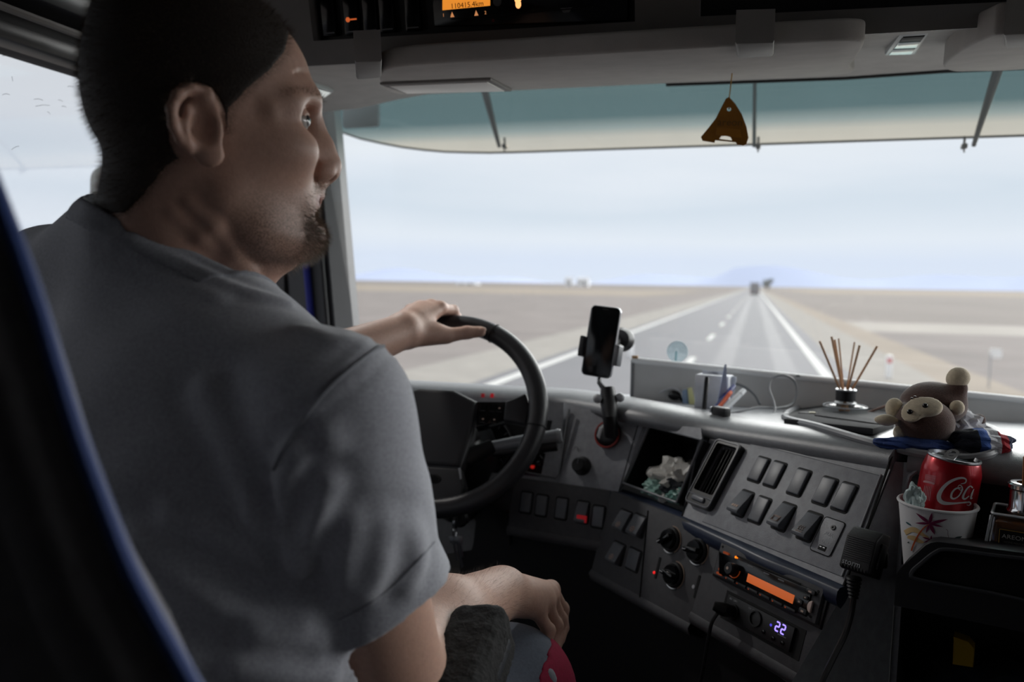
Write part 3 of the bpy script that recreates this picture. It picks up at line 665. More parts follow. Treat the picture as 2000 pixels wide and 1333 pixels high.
# --- knob panel: headlamp knob, glyph
u, v = PK.uv(1138, 911); MK = PK.M(u, v)
b = MB(); b.lathe([(.017, .0), (.017, .004), (.0145, .007), (.013, .018), (.011, .020), (0, .020)], 24, M=MK); kn = dpart(b, 'light_knob', M_BLK)
b = MB(); b.box((0, .006, .0205), (.0016, .009, .001), M=MK); dpart(b, 'pointer', M_SWITCH, parent=kn)
u, v = PK.uv(1124, 876); MG = PK.M(u, v)
b = MB(); b.box((-.004, .0, .0005), (.0014, .008, .0006), M=MG); b.box((-.001, .004, .0005), (.006, .0014, .0006), M=MG); b.tube([(.006 + .0028 * math.cos(a), -.001 + .0028 * math.sin(a), .0006) for a in np.linspace(0, 5.6, 10)], .0006, 4, M=MG); dpart(b, 'light_symbol', M_ICONW)
b = MB(); b.tube([tM + PK.n * .0006, pM + PK.n * .0006], .001, 5); dpart(b, 'panel_seam', M_VBLK)
# --- instrument cluster behind the wheel
pL0 = np.array([-1.04, pA[1], ZS]); cl_w = .74
b = MB(); b.holed([(-cl_w, -.006), (0, -.006), pm_uv(tA, PL), (-cl_w, vT)], [[(-.62, .008), (-.035, .008), (-.022, .112), (-.62, .112)]], -.004, 0, M=PL.M()); dpart(b, 'cluster_frame', M_DASH)
b = MB(); b.box((-.325, .06, -.035), (.64, .14, .004), M=PL.M()); clu = dpart(b, 'instrument_cluster', M_VBLK)
for x, r in ((-.06, .032), (-.15, .05), (-.28, .05), (-.38, .03), (-.47, .05)):
    b = MB(); b.lathe([(r, -.032), (r, -.02), (r - .003, -.018), (r - .004, -.032)], 28, M=PL.M(x, .06, 0), cap=False); g_ = dpart(b, 'gauge', M_BLK, parent=clu)
b = MB()
for x, r in ((-.06, .032), (-.15, .05), (-.28, .05)):
    for k in range(11):
        a = R_(225 - 27 * k); b.box((0, 0, 0), (.008, .0016, .001), M=PL.M(x + (r - .011) * math.cos(a), .06 + (r - .011) * math.sin(a), -.031, a))
tag(b.obj('gauge_ticks', M_ICONW, clu), kind='stuff')
for x, a in ((-.150, 205),):
    b = MB(); b.box((.016, 0, 0), (.036, .003, .001), M=PL.M(x, .06, -.028, R_(a))); b.obj('needle', mat('needle_red', (240, 50, 40), .5, emit=(240, 50, 40), estr=.2), clu)
u, v = PL.uv(1074, 906, -.028); b = MB(); b.prism(rrect(.007, .024, .002, 3, u, v), -.029, -.027, .0006, M=PL.M()); b.obj('fuel_needle', MATS['needle_red'], clu)
u, v = PL.uv(1040, 912, -.028); b = MB(); b.prism(circ(.004, 10, u, v), -.029, -.027, M=PL.M()); b.prism(circ(.0035, 10, u - .012, v + .002), -.029, -.027, M=PL.M()); b.obj('needle_hub', MATS['needle_red'], clu)
u, v = PL.uv(1052, 905, -.028); b = MB(); b.prism(circ(.004, 10, u, v), -.029, -.027, M=PL.M()); b.obj('pale_symbol', M_ICONW, clu)
for x, e in ((961, 1.), (943, .35)):
    u, v = PL.uv(x, 773, -.02); b = MB(); b.box((u, v, -.02), (.007, .008, .002), .0006, M=PL.M()); b.obj('warning_light', mat('warn_red_%d' % (e * 10), (150, 14, 26), .5, emit=(170, 10, 26), estr=.30 * e), clu)
b = MB(); b.tube([PL.p(*PL.uv(1112, 800), .002), PL.p(*PL.uv(1092, 925), .002)], .0022, 6); b.tube([PL.p(*PL.uv(1092, 925), .002), PL.p(*PL.uv(1086, 935), .002), PL.p(*PL.uv(1000, 917), .002)], .0018, 6); dpart(b, 'cluster_edge', mat('satin_edge', (120, 122, 126), .4))
# --- rounded pad along the top, and the shelf behind it
Q = tilted(tC + np.array([.012, 0, 0]), (.965, -.26), 8)
podT = [Q.p(u, 0) for u in (.16, .30, .48, .75)]
keyA = [np.array([-1.06, tA[1], ZT]), np.array([-.7, tA[1], ZT]), np.array([-.45, tA[1], ZT]), tA, tM, tB, (tB + tC) / 2, tC]
pathA = [np.array(p) for p in smooth_path(keyA, 6)]; pathB = [np.array(p) for p in smooth_path([Q.p(.004, 0)] + podT, 5)]
prof = [(.004, -.012), (.0105, -.004), (.0095, .006), (.001, .0145), (-.014, .0205), (-.034, .0235), (-.062, .0225)]
M_PAD = mat('brow_pad', (122, 124, 128), .34, noise=.08, nscale=90, bump=.3, bscale=900, spec=.9)
shelf = [[] for _ in range(6)]
total = len(pathA) + len(pathB); ii = 0
for path, nm in ((pathA, 'padded_brow'), (pathB, 'side_brow')):
    rows = [[] for _ in prof]
    for i, p in enumerate(path):
        d = path[min(i + 1, len(path) - 1)] - path[max(i - 1, 0)]; d[2] = 0; d /= np.linalg.norm(d); n = np.array([d[1], -d[0], 0])
        sh_ = .004 if nm == 'side_brow' else 0.
        for k, (s, z) in enumerate(prof): rows[k].append(p + n * (s - sh_) + np.array([0, 0, z - sh_ * .4]))
        c = rows[-1][-1]; f_ = ii / (total - 1); ii += 1
        xf = np.interp(f_, [0, .25, .45, .62, .78, 1], [-1.06, -.55, -.25, .12, .62, 1.06]); left = np.clip((-.12 - c[0]) / .25, 0, 1)
        far = np.array([xf, 1.745, 1.957 - .07 * left]); shelf[0].append(c)
        for k, f in enumerate((.2, .45, .7, 1.0)): shelf[k + 1].append(c + (far - c) * f + np.array([0, 0, -.006 * left * math.sin(f * 3.1)]))
        shelf[5].append(far + np.array([0, 0, -.14]))
    b = MB(); b.grid(rows); end = -1 if nm == 'padded_brow' else 0
    b.face([r[end] for r in rows] + [rows[-1][end] + np.array([0, 0, -.06]), rows[0][end] + np.array([0, 0, -.03])]); dpart(b, nm, M_PAD, ang=60)
b = MB(); b.grid(shelf); dpart(b, 'top_shelf', M_TOP, ang=50)
# --- cheek between switch panel and passenger side, seam
qb = Q.p(0, -.145)
b = MB(); b.grid([[tC + np.array([.002, 0, 0]), (tC + pC) / 2 + np.array([.003, 0, 0]), pC + np.array([.003, 0, 0]), PR.p(uC, -.02) + np.array([.003, 0, 0]), PR.p(uC - .02, -.25)],
                  [Q.p(.0, 0), Q.p(.0, -.07), Q.p(.0, -.145, .002), Q.p(0, -.16, .004), Q.p(0, -.42, .01)]]); dpart(b, 'side_cheek', M_DASH)
b = MB(); b.tube([tC + np.array([0, 0, .018]) + np.array([.004, .012, 0]), tC + PR.n * .006, (tC + pC) / 2 + PR.n * .001 + PR.t * .001, pC + PR.n * .001 + PR.t * .001], .0016, 6); dpart(b, 'panel_seam', M_VBLK)
# --- lower dash plates
sL = [hit(x, y, 2, ZS) for x, y in ((1003, 936), (1192, 963), (1391, 1041), (1645, 1150))]
PL2, PM2, PR2 = tilted(sL[0], (sL[1] - sL[0])[:2], 15), tilted(sL[1], (sL[2] - sL[1])[:2], 16), tilted(sL[2], (sL[3] - sL[2])[:2], 17)
def plate(P, a, c, bl, br, name):
    ua, uc_ = 0., float((c - a) @ P.t); q0, q1 = P.uv(*bl), P.uv(*br); v0 = (q0[1] + q1[1]) / 2
    b = MB(); b.prism([(ua, v0), (uc_, v0), (uc_, .004), (ua, .004)], -.03, 0, .003, M=P.M()); dpart(b, name, M_DASHLOW)
    b = MB(); b.grid([[P.p(ua, v0 + .001, 0), P.p(uc_, v0 + .001, 0)], [P.p(ua, v0 - .006, .003), P.p(uc_, v0 - .006, .003)], [P.p(ua, v0 - .016, -.004), P.p(uc_, v0 - .016, -.004)], [P.p(ua, v0 - .02, -.06), P.p(uc_, v0 - .02, -.06)]]); dpart(b, 'lower_lip', M_DASHLOW, ang=60)
    return v0, uc_
plate(PL2, sL[0], sL[1], (1000, 1018), (1188, 1076), 'lower_panel'); plate(PM2, sL[1], sL[2], (1188, 1142), (1390, 1232), 'lower_panel'); plate(PR2, sL[2], sL[3], (1390, 1236), (1590, 1318), 'lower_panel')
# knee panel beneath, dark
b = MB()
b.grid([[PL2.p(-.12, -.02, -.02), PL2.p(.0, -.07, -.01), PM2.p(0, -.10, -.012), PM2.p(.15, -.12, -.02), PR2.p(0.02, -.13, -.03), PR2.p(.24, -.15, -.03)],
        [PL2.p(-.12, -.4, -.12), PL2.p(.0, -.45, -.12), PM2.p(0, -.5, -.14), PM2.p(.15, -.5, -.14), PR2.p(.02, -.5, -.14), PR2.p(.24, -.5, -.08)]]); dpart(b, 'knee_panel', M_BLK)
b = MB(); b.grid([[PL2.p(0, .0, .0), PL2.p(0, -.06, .0), PL2.p(0, -.12, -.02)], [PL2.p(-.012, .0, -.03), PL2.p(-.012, -.06, -.03), PL2.p(-.012, -.12, -.05)], [PL2.p(-.6, .0, -.05), PL2.p(-.6, -.06, -.05), PL2.p(-.6, -.3, -.05)]]); dpart(b, 'column_surround', M_DASHLOW)
lw = size(PL2, ((1019.5, 960), (1041.5, 963), (1036.5, 1004), (1016, 1000.6)))
for i, p in enumerate(((1028, 982), (1058, 988), (1097, 994), (1138, 1001), (1169, 1010))):
    sw = rocker(PL2, *p, lw[0], lw[1], 'rocker' if i == 3 else 'blank', base=0.)
    if i == 3:
        u, v = PL2.uv(1136, 1014, .012); b = MB(); b.prism(rrect(lw[0] * .85, .012, .001, 2, u, v), .0115, .0135, .0006, M=PL2.M()); b.obj('hazard_key', mat('hazard_red', (200, 44, 50), .5, emit=(200, 30, 40), estr=.12), sw)
mw_ = size(PM2, ((1213, 997), (1235, 1002), (1227, 1040), (1205, 1035)))
for i, p in enumerate(((1220, 1018), (1248, 1027), (1207, 1081), (1238, 1094))): rocker(PM2, *p, mw_[0], mw_[1] * 1.05, 'blank' if i == 3 else 'rocker', None if i == 3 else 'lamp', base=0.)
for a in ((1262, 1000, 1253, 1170), (1262, 992, 1262, 992)):
    if a[0] != a[2]: b = MB(); b.tube([PM2.p(*PM2.uv(1266, 998), .0005), PM2.p(*PM2.uv(1250, 1168), .0005)], .0012, 5); dpart(b, 'panel_seam', M_VBLK)
# climate knobs
for x, y, rot in ((1312, 1055, 40), (1364, 1077, 10), (1318, 1124, -5)):
    u, v = PM2.uv(x, y); MK = PM2.M(u, v, 0, R_(rot))
    b = MB(); b.lathe([(.0185, 0), (.0185, .004), (.0165, .006), (.0155, .006)], 28, M=MK, cap=False); k_ = dpart(b, 'climate_knob', M_BLK)
    b = MB(); b.lathe([(0, .004), (.015, .004), (.014, .012), (.0, .012)], 24, M=MK); b.prism(rrect(.027, .008, .003, 3), .011, .020, .002, M=MK); b.obj('grip', M_GBLK, k_)
    b = MB(); b.box((-.0095, 0, .0205), (.006, .0013, .001), M=MK); b.obj('pointer', M_ICONW, k_)
    b = MB(); M0 = PM2.M(u, v); b.tube([(.0205 * math.cos(a), .0205 * math.sin(a), .0008) for a in np.linspace(R_(-50), R_(100), 12)], .0011, 5, M=M0); b.obj('scale_mark', mat('scale_print', (150, 132, 118), .5), k_)
    b = MB(); b.tube([(.0205 * math.cos(a), .0205 * math.sin(a), .0008) for a in np.linspace(R_(240), R_(300), 8)], .0014, 5, M=M0); b.obj('rim_glint', M_STEEL, k_)
for x, y, red in ((1285, 1110, 1), (1362, 1147, 0)):
    u, v = PM2.uv(x, y); b = MB(); b.prism(rrect(.0045, .034, .002, 3, u, v), 0, .001, M=PM2.M()); s_ = dpart(b, 'slider', M_VBLK)
    u, v = PM2.uv(1278 if red else 1355, 1119 if red else 1147); b = MB(); b.prism(circ(.0022 if red else .003, 10, u, v), 0, .0012, .0003, M=PM2.M()); b.obj('indicator', mat('led_red', (255, 40, 40), .5, emit=(255, 40, 40), estr=.6) if red else M_ICONW, s_)
# --- radio
def pq(P, pts, w=0.): return [P.uv(x, y, w) for x, y in pts]
Rw = .010
rc = pq(PR2, ((1408, 1060), (1609, 1151), (1594, 1222), (1394, 1118)), Rw)
rc = [rc[0], (rc[1][0], rc[0][1]), (rc[1][0], rc[2][1]), (rc[0][0], rc[2][1])]
b = MB(); b.prism([(p[0] + (.004 if i in (1, 2) else -.006), p[1] + (.003 if i < 2 else -.004)) for i, p in enumerate(rc)][::-1], -.001, .004, .001, M=PR2.M()); dpart(b, 'radio_bay', M_BLK)
b = MB(); b.prism(rc[::-1], .0, Rw, .0025, M=PR2.M()); rad = dpart(b, 'radio', M_DASHLOW)
b = MB(); b.prism([(rc[3][0] + .014, rc[3][1] + .004), (rc[2][0] - .014, rc[2][1] + .004), (rc[1][0] - .014, rc[1][1] - .008), (rc[0][0] + .003, rc[0][1] - .012)], Rw - .001, Rw + .003, .0015, M=PR2.M()); b.obj('front_panel', M_GBLK, rad)
W3 = Rw + .003
rw_, rh_ = rc[1][0] - rc[0][0], rc[0][1] - rc[3][1]
def rp_(fx, fy): return rc[3][0] + fx * rw_, rc[3][1] + fy * rh_
dq = [PR2.uv(x, y, W3) for x, y in ((1461.6, 1120.7), (1552.6, 1163.8), (1548, 1180.7), (1457.9, 1136.6))]
b = MB(); b.prism([dq[3], dq[2], dq[1], dq[0]], W3 - .001, W3 + .0006, .0003, M=PR2.M()); b.obj('display', mat('orange_screen', (214, 110, 60), .5, emit=(216, 104, 50), estr=.36), rad)
b = MB(); b.box((*rp_(.52, .83), W3), (rw_ * .62, .003, .001), .0004, M=PR2.M()); b.obj('disc_slot', M_VBLK, rad)
u, v = PR2.uv(1428, 1112, W3 + .006); b = MB(); b.lathe([(.0088, W3 - .002), (.0085, W3 + .010), (.007, W3 + .012), (0, W3 + .012)], 20, M=PR2.M(u, v)); kb = b.obj('volume_knob', M_BLK, rad)
b = MB(); b.prism(circ(.0022, 10, u - .001, v), W3 + .012, W3 + .0125, M=PR2.M()); b.obj('power_mark', M_ICON, kb)
b = MB(); b.tube([PR2.p(u + .011 * math.cos(a), v + .011 * math.sin(a), W3 + .0003) for a in np.linspace(3.6, 6.4, 9)], .0007, 4); b.obj('glow_arc', mat('amber_dim', (170, 74, 30), .5, emit=(190, 80, 30), estr=.12), rad)
for x, y in ((1412, 1093), (1408, 1114), (1404, 1121), (1417, 1081)):
    u, v = PR2.uv(x, y, W3); b = MB(); b.prism(rrect(.011, .0032, .0012, 2, u, v), W3 - .003, W3 - .0004 if x > 1410 else W3 - .0002, M=PR2.M()); b.obj('button', MATS['amber_dim'], rad)
u, v = PR2.uv(1437, 1089, W3); b = MB(); b.prism(circ(.0016, 8, u, v), W3 - .004, W3 + .0006, M=PR2.M()); b.obj('indicator', mat('led_amber', (255, 140, 30), .5, emit=(255, 130, 20), estr=.9), rad)
for k in range(6):
    c = rp_(.20 + .118 * k, .085); b = MB(); b.box((*c, W3), (rw_ * .105, .0042, .0022), .0008, M=PR2.M()); bt = b.obj('preset_button', M_BLK, rad)
    b = MB(); b.box((c[0] - .006, c[1], W3 + .0012), (.0022, .0016, .0004), M=PR2.M()); b.obj('mark', MATS['amber_dim'], bt)
for x, y, w, h in ((1584.5, 1157, .014, .006), (1575, 1168.5, .007, .005), (1563, 1176.5, .009, .006), (1569, 1195, .012, .007)):
    u, v = PR2.uv(x, y, W3); b = MB(); b.prism(rrect(w, h, .0015, 2, u, v), W3 - .001, W3 + .0022, .0008, M=PR2.M()); bt = b.obj('button', M_BLK, rad)
    b = MB(); b.prism(rrect(w * .35, h * .35, .0006, 2, u, v), W3 + .0021, W3 + .0026, M=PR2.M()); b.obj('mark', M_ICON, bt)
u, v = PR2.uv(1586, 1187, W3); b = MB(); b.prism([(u + .0065 * math.cos(a), v + .0075 * math.sin(a)) for a in np.linspace(R_(90), R_(270), 10)], W3 - .001, W3 + .0016, .0006, M=PR2.M()); b.obj('phone_button', mat('pale_button', (214, 190, 180), .4), rad)
text_mb('MUTE', .0036, PR2.M(*rp_(.93, .1), W3 - .0028)).obj('mute_lettering', M_ICONW, rad)
for fx, fy in ((.965, .84), (.955, .14), (.03, .9)): b = MB(); b.prism(circ(.0017, 8, *rp_(fx, fy)), Rw - .001, Rw + .0006, M=PR2.M()); b.obj('screw', M_VBLK, rad)
for fx in (.36, .52, .66): b = MB(); b.box((*rp_(fx, .72 - .01 * fx), W3), (.010, .0016, .0004), M=PR2.M()); b.obj('small_print', MATS['dim_print'], rad)
# --- socket unit with blue digits
sc4 = pq(PR2, ((1420, 1160), (1553, 1226), (1541, 1274), (1412, 1204)), .004)
sc4 = [(sc4[3][0], (sc4[3][1] + sc4[2][1]) / 2), (sc4[2][0], (sc4[3][1] + sc4[2][1]) / 2), (sc4[2][0], (sc4[0][1] + sc4[1][1]) / 2), (sc4[3][0], (sc4[0][1] + sc4[1][1]) / 2)]
ex = .014
b = MB(); b.prism([(sc4[0][0] - .008, sc4[0][1] - .005), (sc4[1][0] + ex, sc4[1][1] - .005), (sc4[2][0] + ex, sc4[2][1] + .003), (sc4[3][0] - .008, sc4[3][1] + .003)], 0, .0006, M=PR2.M()); dpart(b, 'socket_bay', M_VBLK)
b = MB(); b.prism(sc4, 0, .005, .001, M=PR2.M()); su = dpart(b, 'socket_unit', M_BLK)
for x, y in ((1431, 1195), (1475, 1209)):
    u, v = PR2.uv(x, y, .006); b = MB(); b.lathe([(.0105, .005), (.0105, .0075), (.0085, .0075), (.0085, .0055)], 20, M=PR2.M(u, v), cap=False); b.obj('power_socket', M_BLK, su)
for x, y in ((1433, 1173), (1470, 1192)): text_mb('12V 120W', .0036, PR2.M(*PR2.uv(x, y, .005), .0052)).obj('socket_lettering', M_ICONW, su)
def seg7(P, c, s, h, m, parent, w):
    b = MB(); on = {'2': 'abged'}[c[0]]; L = h / 2; t = h * .11
    pos = {'a': (0, L, 1), 'g': (0, 0, 1), 'd': (0, -L, 1), 'b': (L / 2, L / 2, 0), 'e': (-L / 2, -L / 2, 0)}
    for k in on:
        x, y, hz = pos[k]; b.box((s[0] + x, s[1] + y, w), ((L * .9, t * 1.5) if hz else (t * 1.5, L * .9)) + (.0006,), .0002, M=P.M())
    b.obj('digit', m, parent)
blu = mat('blue_led', (150, 130, 255), .5, emit=(140, 120, 255), estr=1.6)
uu, vv = PR2.uv(1524.5, 1227.6, .005)
for k in (-1, 1): seg7(PR2, '2', (uu + k * .0048, vv), .011, blu, su, .0055)
u, v = PR2.uv(1506, 1221.6, .005); b = MB(); b.prism(circ(.0018, 10, u, v), .004, .0056, M=PR2.M()); b.obj('indicator', mat('blue_dim', (80, 70, 200), .5, emit=(80, 70, 220), estr=.6), su)
for x, y in ((1492, 1235), (1511, 1248), (1529, 1257)): u, v = PR2.uv(x, y, .005); b = MB(); b.prism(circ(.0026, 12, u, v), .004, .007, .0006, M=PR2.M()); b.obj('button', M_GBLK, su)
b = MB(); b.box((*pm_uv(PR2.p(*PR2.uv(1527, 1243, .005)), PR2), .0052), (.014, .0012, .0004), M=PR2.M(0, 0, 0)); b.obj('small_print', MATS['dim_print'], su)
# --- navy trim strip that runs along the whole front
sp = [hit(x, y, 2, ZS) for x, y in ((985, 928), (1000, 931), (1050, 934), (1100, 941), (1150, 950), (1200, 961), (1250, 978), (1300, 997), (1350, 1020), (1400, 1043), (1450, 1066), (1500, 1090), (1550, 1110), (1600, 1131), (1648, 1152))]
sp = [np.array(p) for p in smooth_path([np.array([-1.0, sp[0][1] + .02, ZS]), np.array([-.7, sp[0][1] + .012, ZS])] + sp, 3)]
rows = [[] for _ in range(7)]
for i, p in enumerate(sp):
    d = sp[min(i + 1, len(sp) - 1)] - sp[max(i - 1, 0)]; d[2] = 0; d /= np.linalg.norm(d); n = np.array([d[1], -d[0], 0])
    for k, (s, z) in enumerate(((-.012, .004), (.006, .003), (.0105, -.001), (.012, -.010), (.010, -.018), (.004, -.023), (-.012, -.023))): rows[k].append(p + n * s + np.array([0, 0, z]))
b = MB(); b.grid(rows); dpart(b, 'trim_strip', M_NAVY, ang=60)
b = MB(); b.face([r[-1] for r in rows]); dpart(b, 'strip_end', M_NAVY)
# ------------------------------------------------------------------ steering wheel
WT, WY = R_(28.5), R_(4.2)
wc = np.array([-.518, 1.293, 1.971])
w_a = np.array([math.cos(WY), math.sin(WY), 0]); w_f = np.array([-math.sin(WY), math.cos(WY), 0]); w_b = w_f * math.sin(WT) + np.array([0, 0, math.cos(WT)])
WP = Plane(wc, w_a, w_b); RM, RT = .171, .0172
M_LEATHER = mat('wheel_leather', (44, 44, 47), .33, noise=.1, nscale=120, bump=.35, bscale=700)
M_HUB = mat('hub_plastic', (46, 46, 49), .55, bump=.25, bscale=900)
sw = thing('steering_wheel', 'black leather steering wheel gripped by the driver\'s left hand', 'steering wheel', WP.M())
wm = WP.M()
b = MB()
ring = [(RM * math.cos(a), RM * math.sin(a), 0) for a in np.linspace(0, 2 * math.pi, 96, endpoint=False)]
b.tube(ring, RT, 18, M=wm, closed=True, flat=.92); b.obj('rim', M_LEATHER, sw)
for px, py in ((966, 650), (1061, 836)):
    u, v = WP.uv(px, py); a = math.atan2(v, u)
    b = MB(); b.tube([((RM + (RT + .0003) * math.cos(t)) * math.cos(a), (RM + (RT + .0003) * math.cos(t)) * math.sin(a), (RT + .0003) * .92 * math.sin(t)) for t in np.linspace(0, 2 * math.pi, 20, endpoint=False)], .0013, 5, M=wm, closed=True); b.obj('rim_joint', M_VBLK, sw)
hp = [WP.uv(x, y, -.015) for x, y in ((887, 763), (932, 786), (921, 846), (899, 914))]
hub = [(-x, y) for x, y in hp[::-1]]; hubp = [(p[0] - .004, p[1]) for p in hub] + hp[::-1][::-1]
hubp = hp[::-1] + [(-hp[0][0] , hp[0][1])] + []
uh = 2 * WP.uv(846, 800, -.015)[0]
hubp = [hp[3], hp[2], hp[1], hp[0]] + [(uh - p[0], p[1]) for p in hp]
b = MB(); b.prism(hubp, -.05, -.008, .009, M=wm, seg=4); hubo = b.obj('hub_pad', M_HUB, sw, ang=50)
b = MB(); b.tube([WP.p(x, y, -.0165) for x, y in hubp], .0011, 5, closed=True); b.obj('pad_edge', mat('satin_edge', (120, 122, 126), .4), hubo)
b = MB(); b.lathe([(.055, -.10), (.06, -.05), (.045, -.02)], 24, M=wm @ Matrix.Translation((0, -.01, 0)), cap=True); b.obj('hub_core', M_BLK, sw)
for s_ in (1, -1):
    q = [WP.uv(x, y, -.012) for x, y in ((932, 785), (990, 785), (984, 822), (929, 836))]
    if s_ < 0: q = [(-x, y) for x, y in q][::-1]
    b = MB(); b.prism(q[::-1], -.035, -.010, .003, M=wm); bp = b.obj('button_pod', M_GBLK, sw)
    for fx, fy in ((.25, .72), (.55, .72), (.8, .72), (.3, .3), (.68, .3)):
        X = lambda i: q[i][0]; Y = lambda i: q[i][1]
        x0, x1 = min(p[0] for p in q), max(p[0] for p in q); y0, y1 = min(p[1] for p in q), max(p[1] for p in q)
        cx, cy = x0 + (x1 - x0) * fx, y0 + (y1 - y0) * fy
        b = MB(); b.prism(rrect((x1 - x0) * .24, (y1 - y0) * .28, .002, 3, cx, cy), -.0105, -.0078, .001, M=wm); bt = b.obj('button', M_GBLK, bp)
        if fy < .5 or fx > .7: b = MB(); b.prism(rrect(.0034, .0026, .0008, 2, cx, cy), -.0079, -.0074, M=wm); b.obj('mark', M_ICON, bt)
    # spoke out to the rim
    q = [WP.uv(x, y, -.006) for x, y in ((987, 785), (1012, 776), (1028, 768), (1036, 800), (1028, 832), (1004, 826), (983, 823))]
    if s_ < 0: q = [(-x, y) for x, y in q][::-1]
    b = MB(); b.prism(q[::-1], -.022, -.002, .005, M=wm, seg=3, top_only=False); b.obj('spoke', M_HUB, sw)
lower = [WP.uv(x, y, -.012) for x, y in ((900, 916), (908, 948), (905, 972), (896, 985))]
lp = lower + [(-x, y) for x, y in lower[::-1]]
b = MB(); b.prism(lp[::-1], -.035, -.008, .006, M=wm, seg=3); b.obj('lower_spoke', M_HUB, sw)
for s_ in (1, -1):
    c = WP.uv(848, 936, -.008); b = MB(); b.prism(circ(.013, 16, s_ * c[0], c[1], .0085), -.009, -.0072, .0006, M=wm); b.obj('spoke_recess', M_VBLK, sw)
    c = WP.uv(897, 926, -.008); b = MB(); b.prism([(s_ * (c[0] - .003), c[1] + .009), (s_ * (c[0] + .003), c[1] - .010), (s_ * (c[0] + .0055), c[1] - .008), (s_ * (c[0] + .001), c[1] + .010)], -.009, -.0065, .0005, M=wm); b.obj('silver_accent', mat('silver_accent', (150, 152, 156), .35), sw)
b = MB()
for k in range(26):
    a = R_(232 + k * 3.4); r = RM - RT * .75
    b.box((r * math.cos(a), r * math.sin(a), RT * .62), (.0032, .0009, .0009), M=wm)
tag(b.obj('stitching', mat('stitch', (92, 92, 96), .7), sw), kind='stuff')
# column with stalk and ignition lock
colm = thing('steering_column', 'black steering column shroud with a grey stalk behind the steering wheel', 'steering column', WP.M(0, -.02, -.12))
b = MB(); e0 = WP.p(0, -.02, -.055); e1 = WP.p(0, -.10, -.32)
b.tube([e0, WP.p(0, -.03, -.12), WP.p(0, -.06, -.2), e1], [.052, .075, .082, .08], 20); b.obj('shroud', M_BLK, colm)
s0, s1, s2 = at(925, 890, 1.40), at(962, 873, 1.41), at(1088, 853, 1.395)
b = MB(); b.tube([WP.p(.04, -.03, -.09), s0, s1], [.022, .017, .013], 14); b.obj('stalk_boot', M_BLK, colm)
b = MB(); b.tube([s1, (s1 + s2) / 2 + np.array([0, 0, .001]), s2], [.010, .0115, .0125], 14); stk = b.obj('stalk', mat('stalk_grey', (128, 130, 134), .35), colm)
b = MB(); b.tube([s2, s2 + (s2 - s1) * .03, s2 + (s2 - s1) * .07], [.0132, .0136, .0115], 14); b.obj('end_cap', mat('cap_grey', (150, 152, 156), .3), stk)
b = MB(); b.tube([s1 + np.array([0, 0, -.011]), (s1 + s2) / 2 + np.array([0, 0, -.012]), s2 + np.array([0, 0, -.014])], [.008, .011, .012], 12); b.obj('lower_stalk', M_BLK, colm)
kl = at(893, 1018, 1.40)
b = MB(); b.lathe([(.015, 0), (.017, .02), (.013, .024), (0, .024)], 18, M=axes(kl + np.array([0, .03, 0]), (1, 0, 0), (0, -1, .1))); b.obj('ignition_lock', M_BLK, colm)
b = MB(); b.tube([kl + np.array([0, .02, 0]), kl + np.array([-.03, .06, .05])], .022, 10); b.obj('lock_housing', M_BLK, colm)
kt = thing('key_bunch', 'small bunch of metal keys hanging from the ignition below the steering wheel', 'keys', kl)
b = MB(); b.prism(circ(.010, 16, 0, 0, .012), -.002, .002, .001, M=axes(kl + np.array([0, -.008, 0]), (0, 1, 0), (1, 0, 0))); b.obj('key_head', M_STEEL, kt)
b = MB(); b.tube([kl + np.array([0, -.010 + .009 * math.cos(a), -.016 + .011 * math.sin(a)]) for a in np.linspace(0, 6.28, 16, endpoint=False)], .0008, 5, closed=True); b.obj('key_ring', M_CHROME, kt)
for dx, l in ((-.004, .045), (.003, .055), (.008, .036)):
    b = MB(); mk = axes(kl + np.array([dx, -.012, -.026]), (1, 0, .2), (.35, -1, 0)); b.prism([(-.002, -l), (.002, -l + .003), (.0022, -.012), (.006, -.008), (.006, .002), (-.006, .002), (-.006, -.008), (-.002, -.012)], -.0008, .0008, .0003, M=mk); b.obj('key', M_STEEL, kt)

# ------------------------------------------------------------------ driver's seat
M_SEAT = mat('seat_fabric', (104, 103, 107), .9, noise=.12, nscale=70, bump=.5, bscale=500, sheen=.2)
SY = .27
seat = thing('driver_seat', 'dark fabric driver\'s seat with bright blue piping, its backrest behind the driver', 'seat', (-.46, .55, 1.2))
edge = [hit(x, y, 1, SY) for x, y in ((-60, 250), (0, 400), (60, 560), (105, 705), (150, 850), (200, 985), (250, 1110), (310, 1225), (370, 1333), (420, 1440))]
edge = [(p[0], p[2]) for p in edge] + [(-.165, 1.90), (-.165, 1.68), (-.20, 1.56)]
es = [tuple(p) for p in smooth_path([np.array(p) for p in edge], 3)]
CX_ = -.47
outl = [(-.41, es[0][1] + .03)] + es + [(2 * CX_ - x, z) for x, z in es[::-1]] + [(2 * CX_ + .41, es[0][1] + .03)]
MS = Matrix([[1, 0, 0, 0], [0, 0, 1, SY], [0, 1, 0, 0], [0, 0, 0, 1]])
b = MB(); b.prism(outl, .0, .070, .03, M=MS, seg=4, taper=.70); bkr = b.obj('backrest', M_SEAT, seat, ang=60)
inner = [(CX_ + (x - CX_) * .84, 1.9 + (z - 1.9) * .86) for x, z in outl]
b = MB(); b.grid([[(x, SY + .002, z) for x, z in outl], [(CX_ + (x - CX_) * .93, SY - .012, 1.9 + (z - 1.9) * .94) for x, z in outl], [(x, SY - .014, z) for x, z in inner], [(CX_ + (x - CX_) * .78, SY + .002, 1.9 + (z - 1.9) * .8) for x, z in outl]], closed=True)
b.face([(CX_ + (x - CX_) * .78, SY + .002, 1.9 + (z - 1.9) * .8) for x, z in outl]); b.obj('back_shell', M_SEAT, seat, ang=60)
b = MB(); b.tube([(x, SY, z) for x, z in es], .0042, 8); b.obj('piping', M_BLUE, bkr)
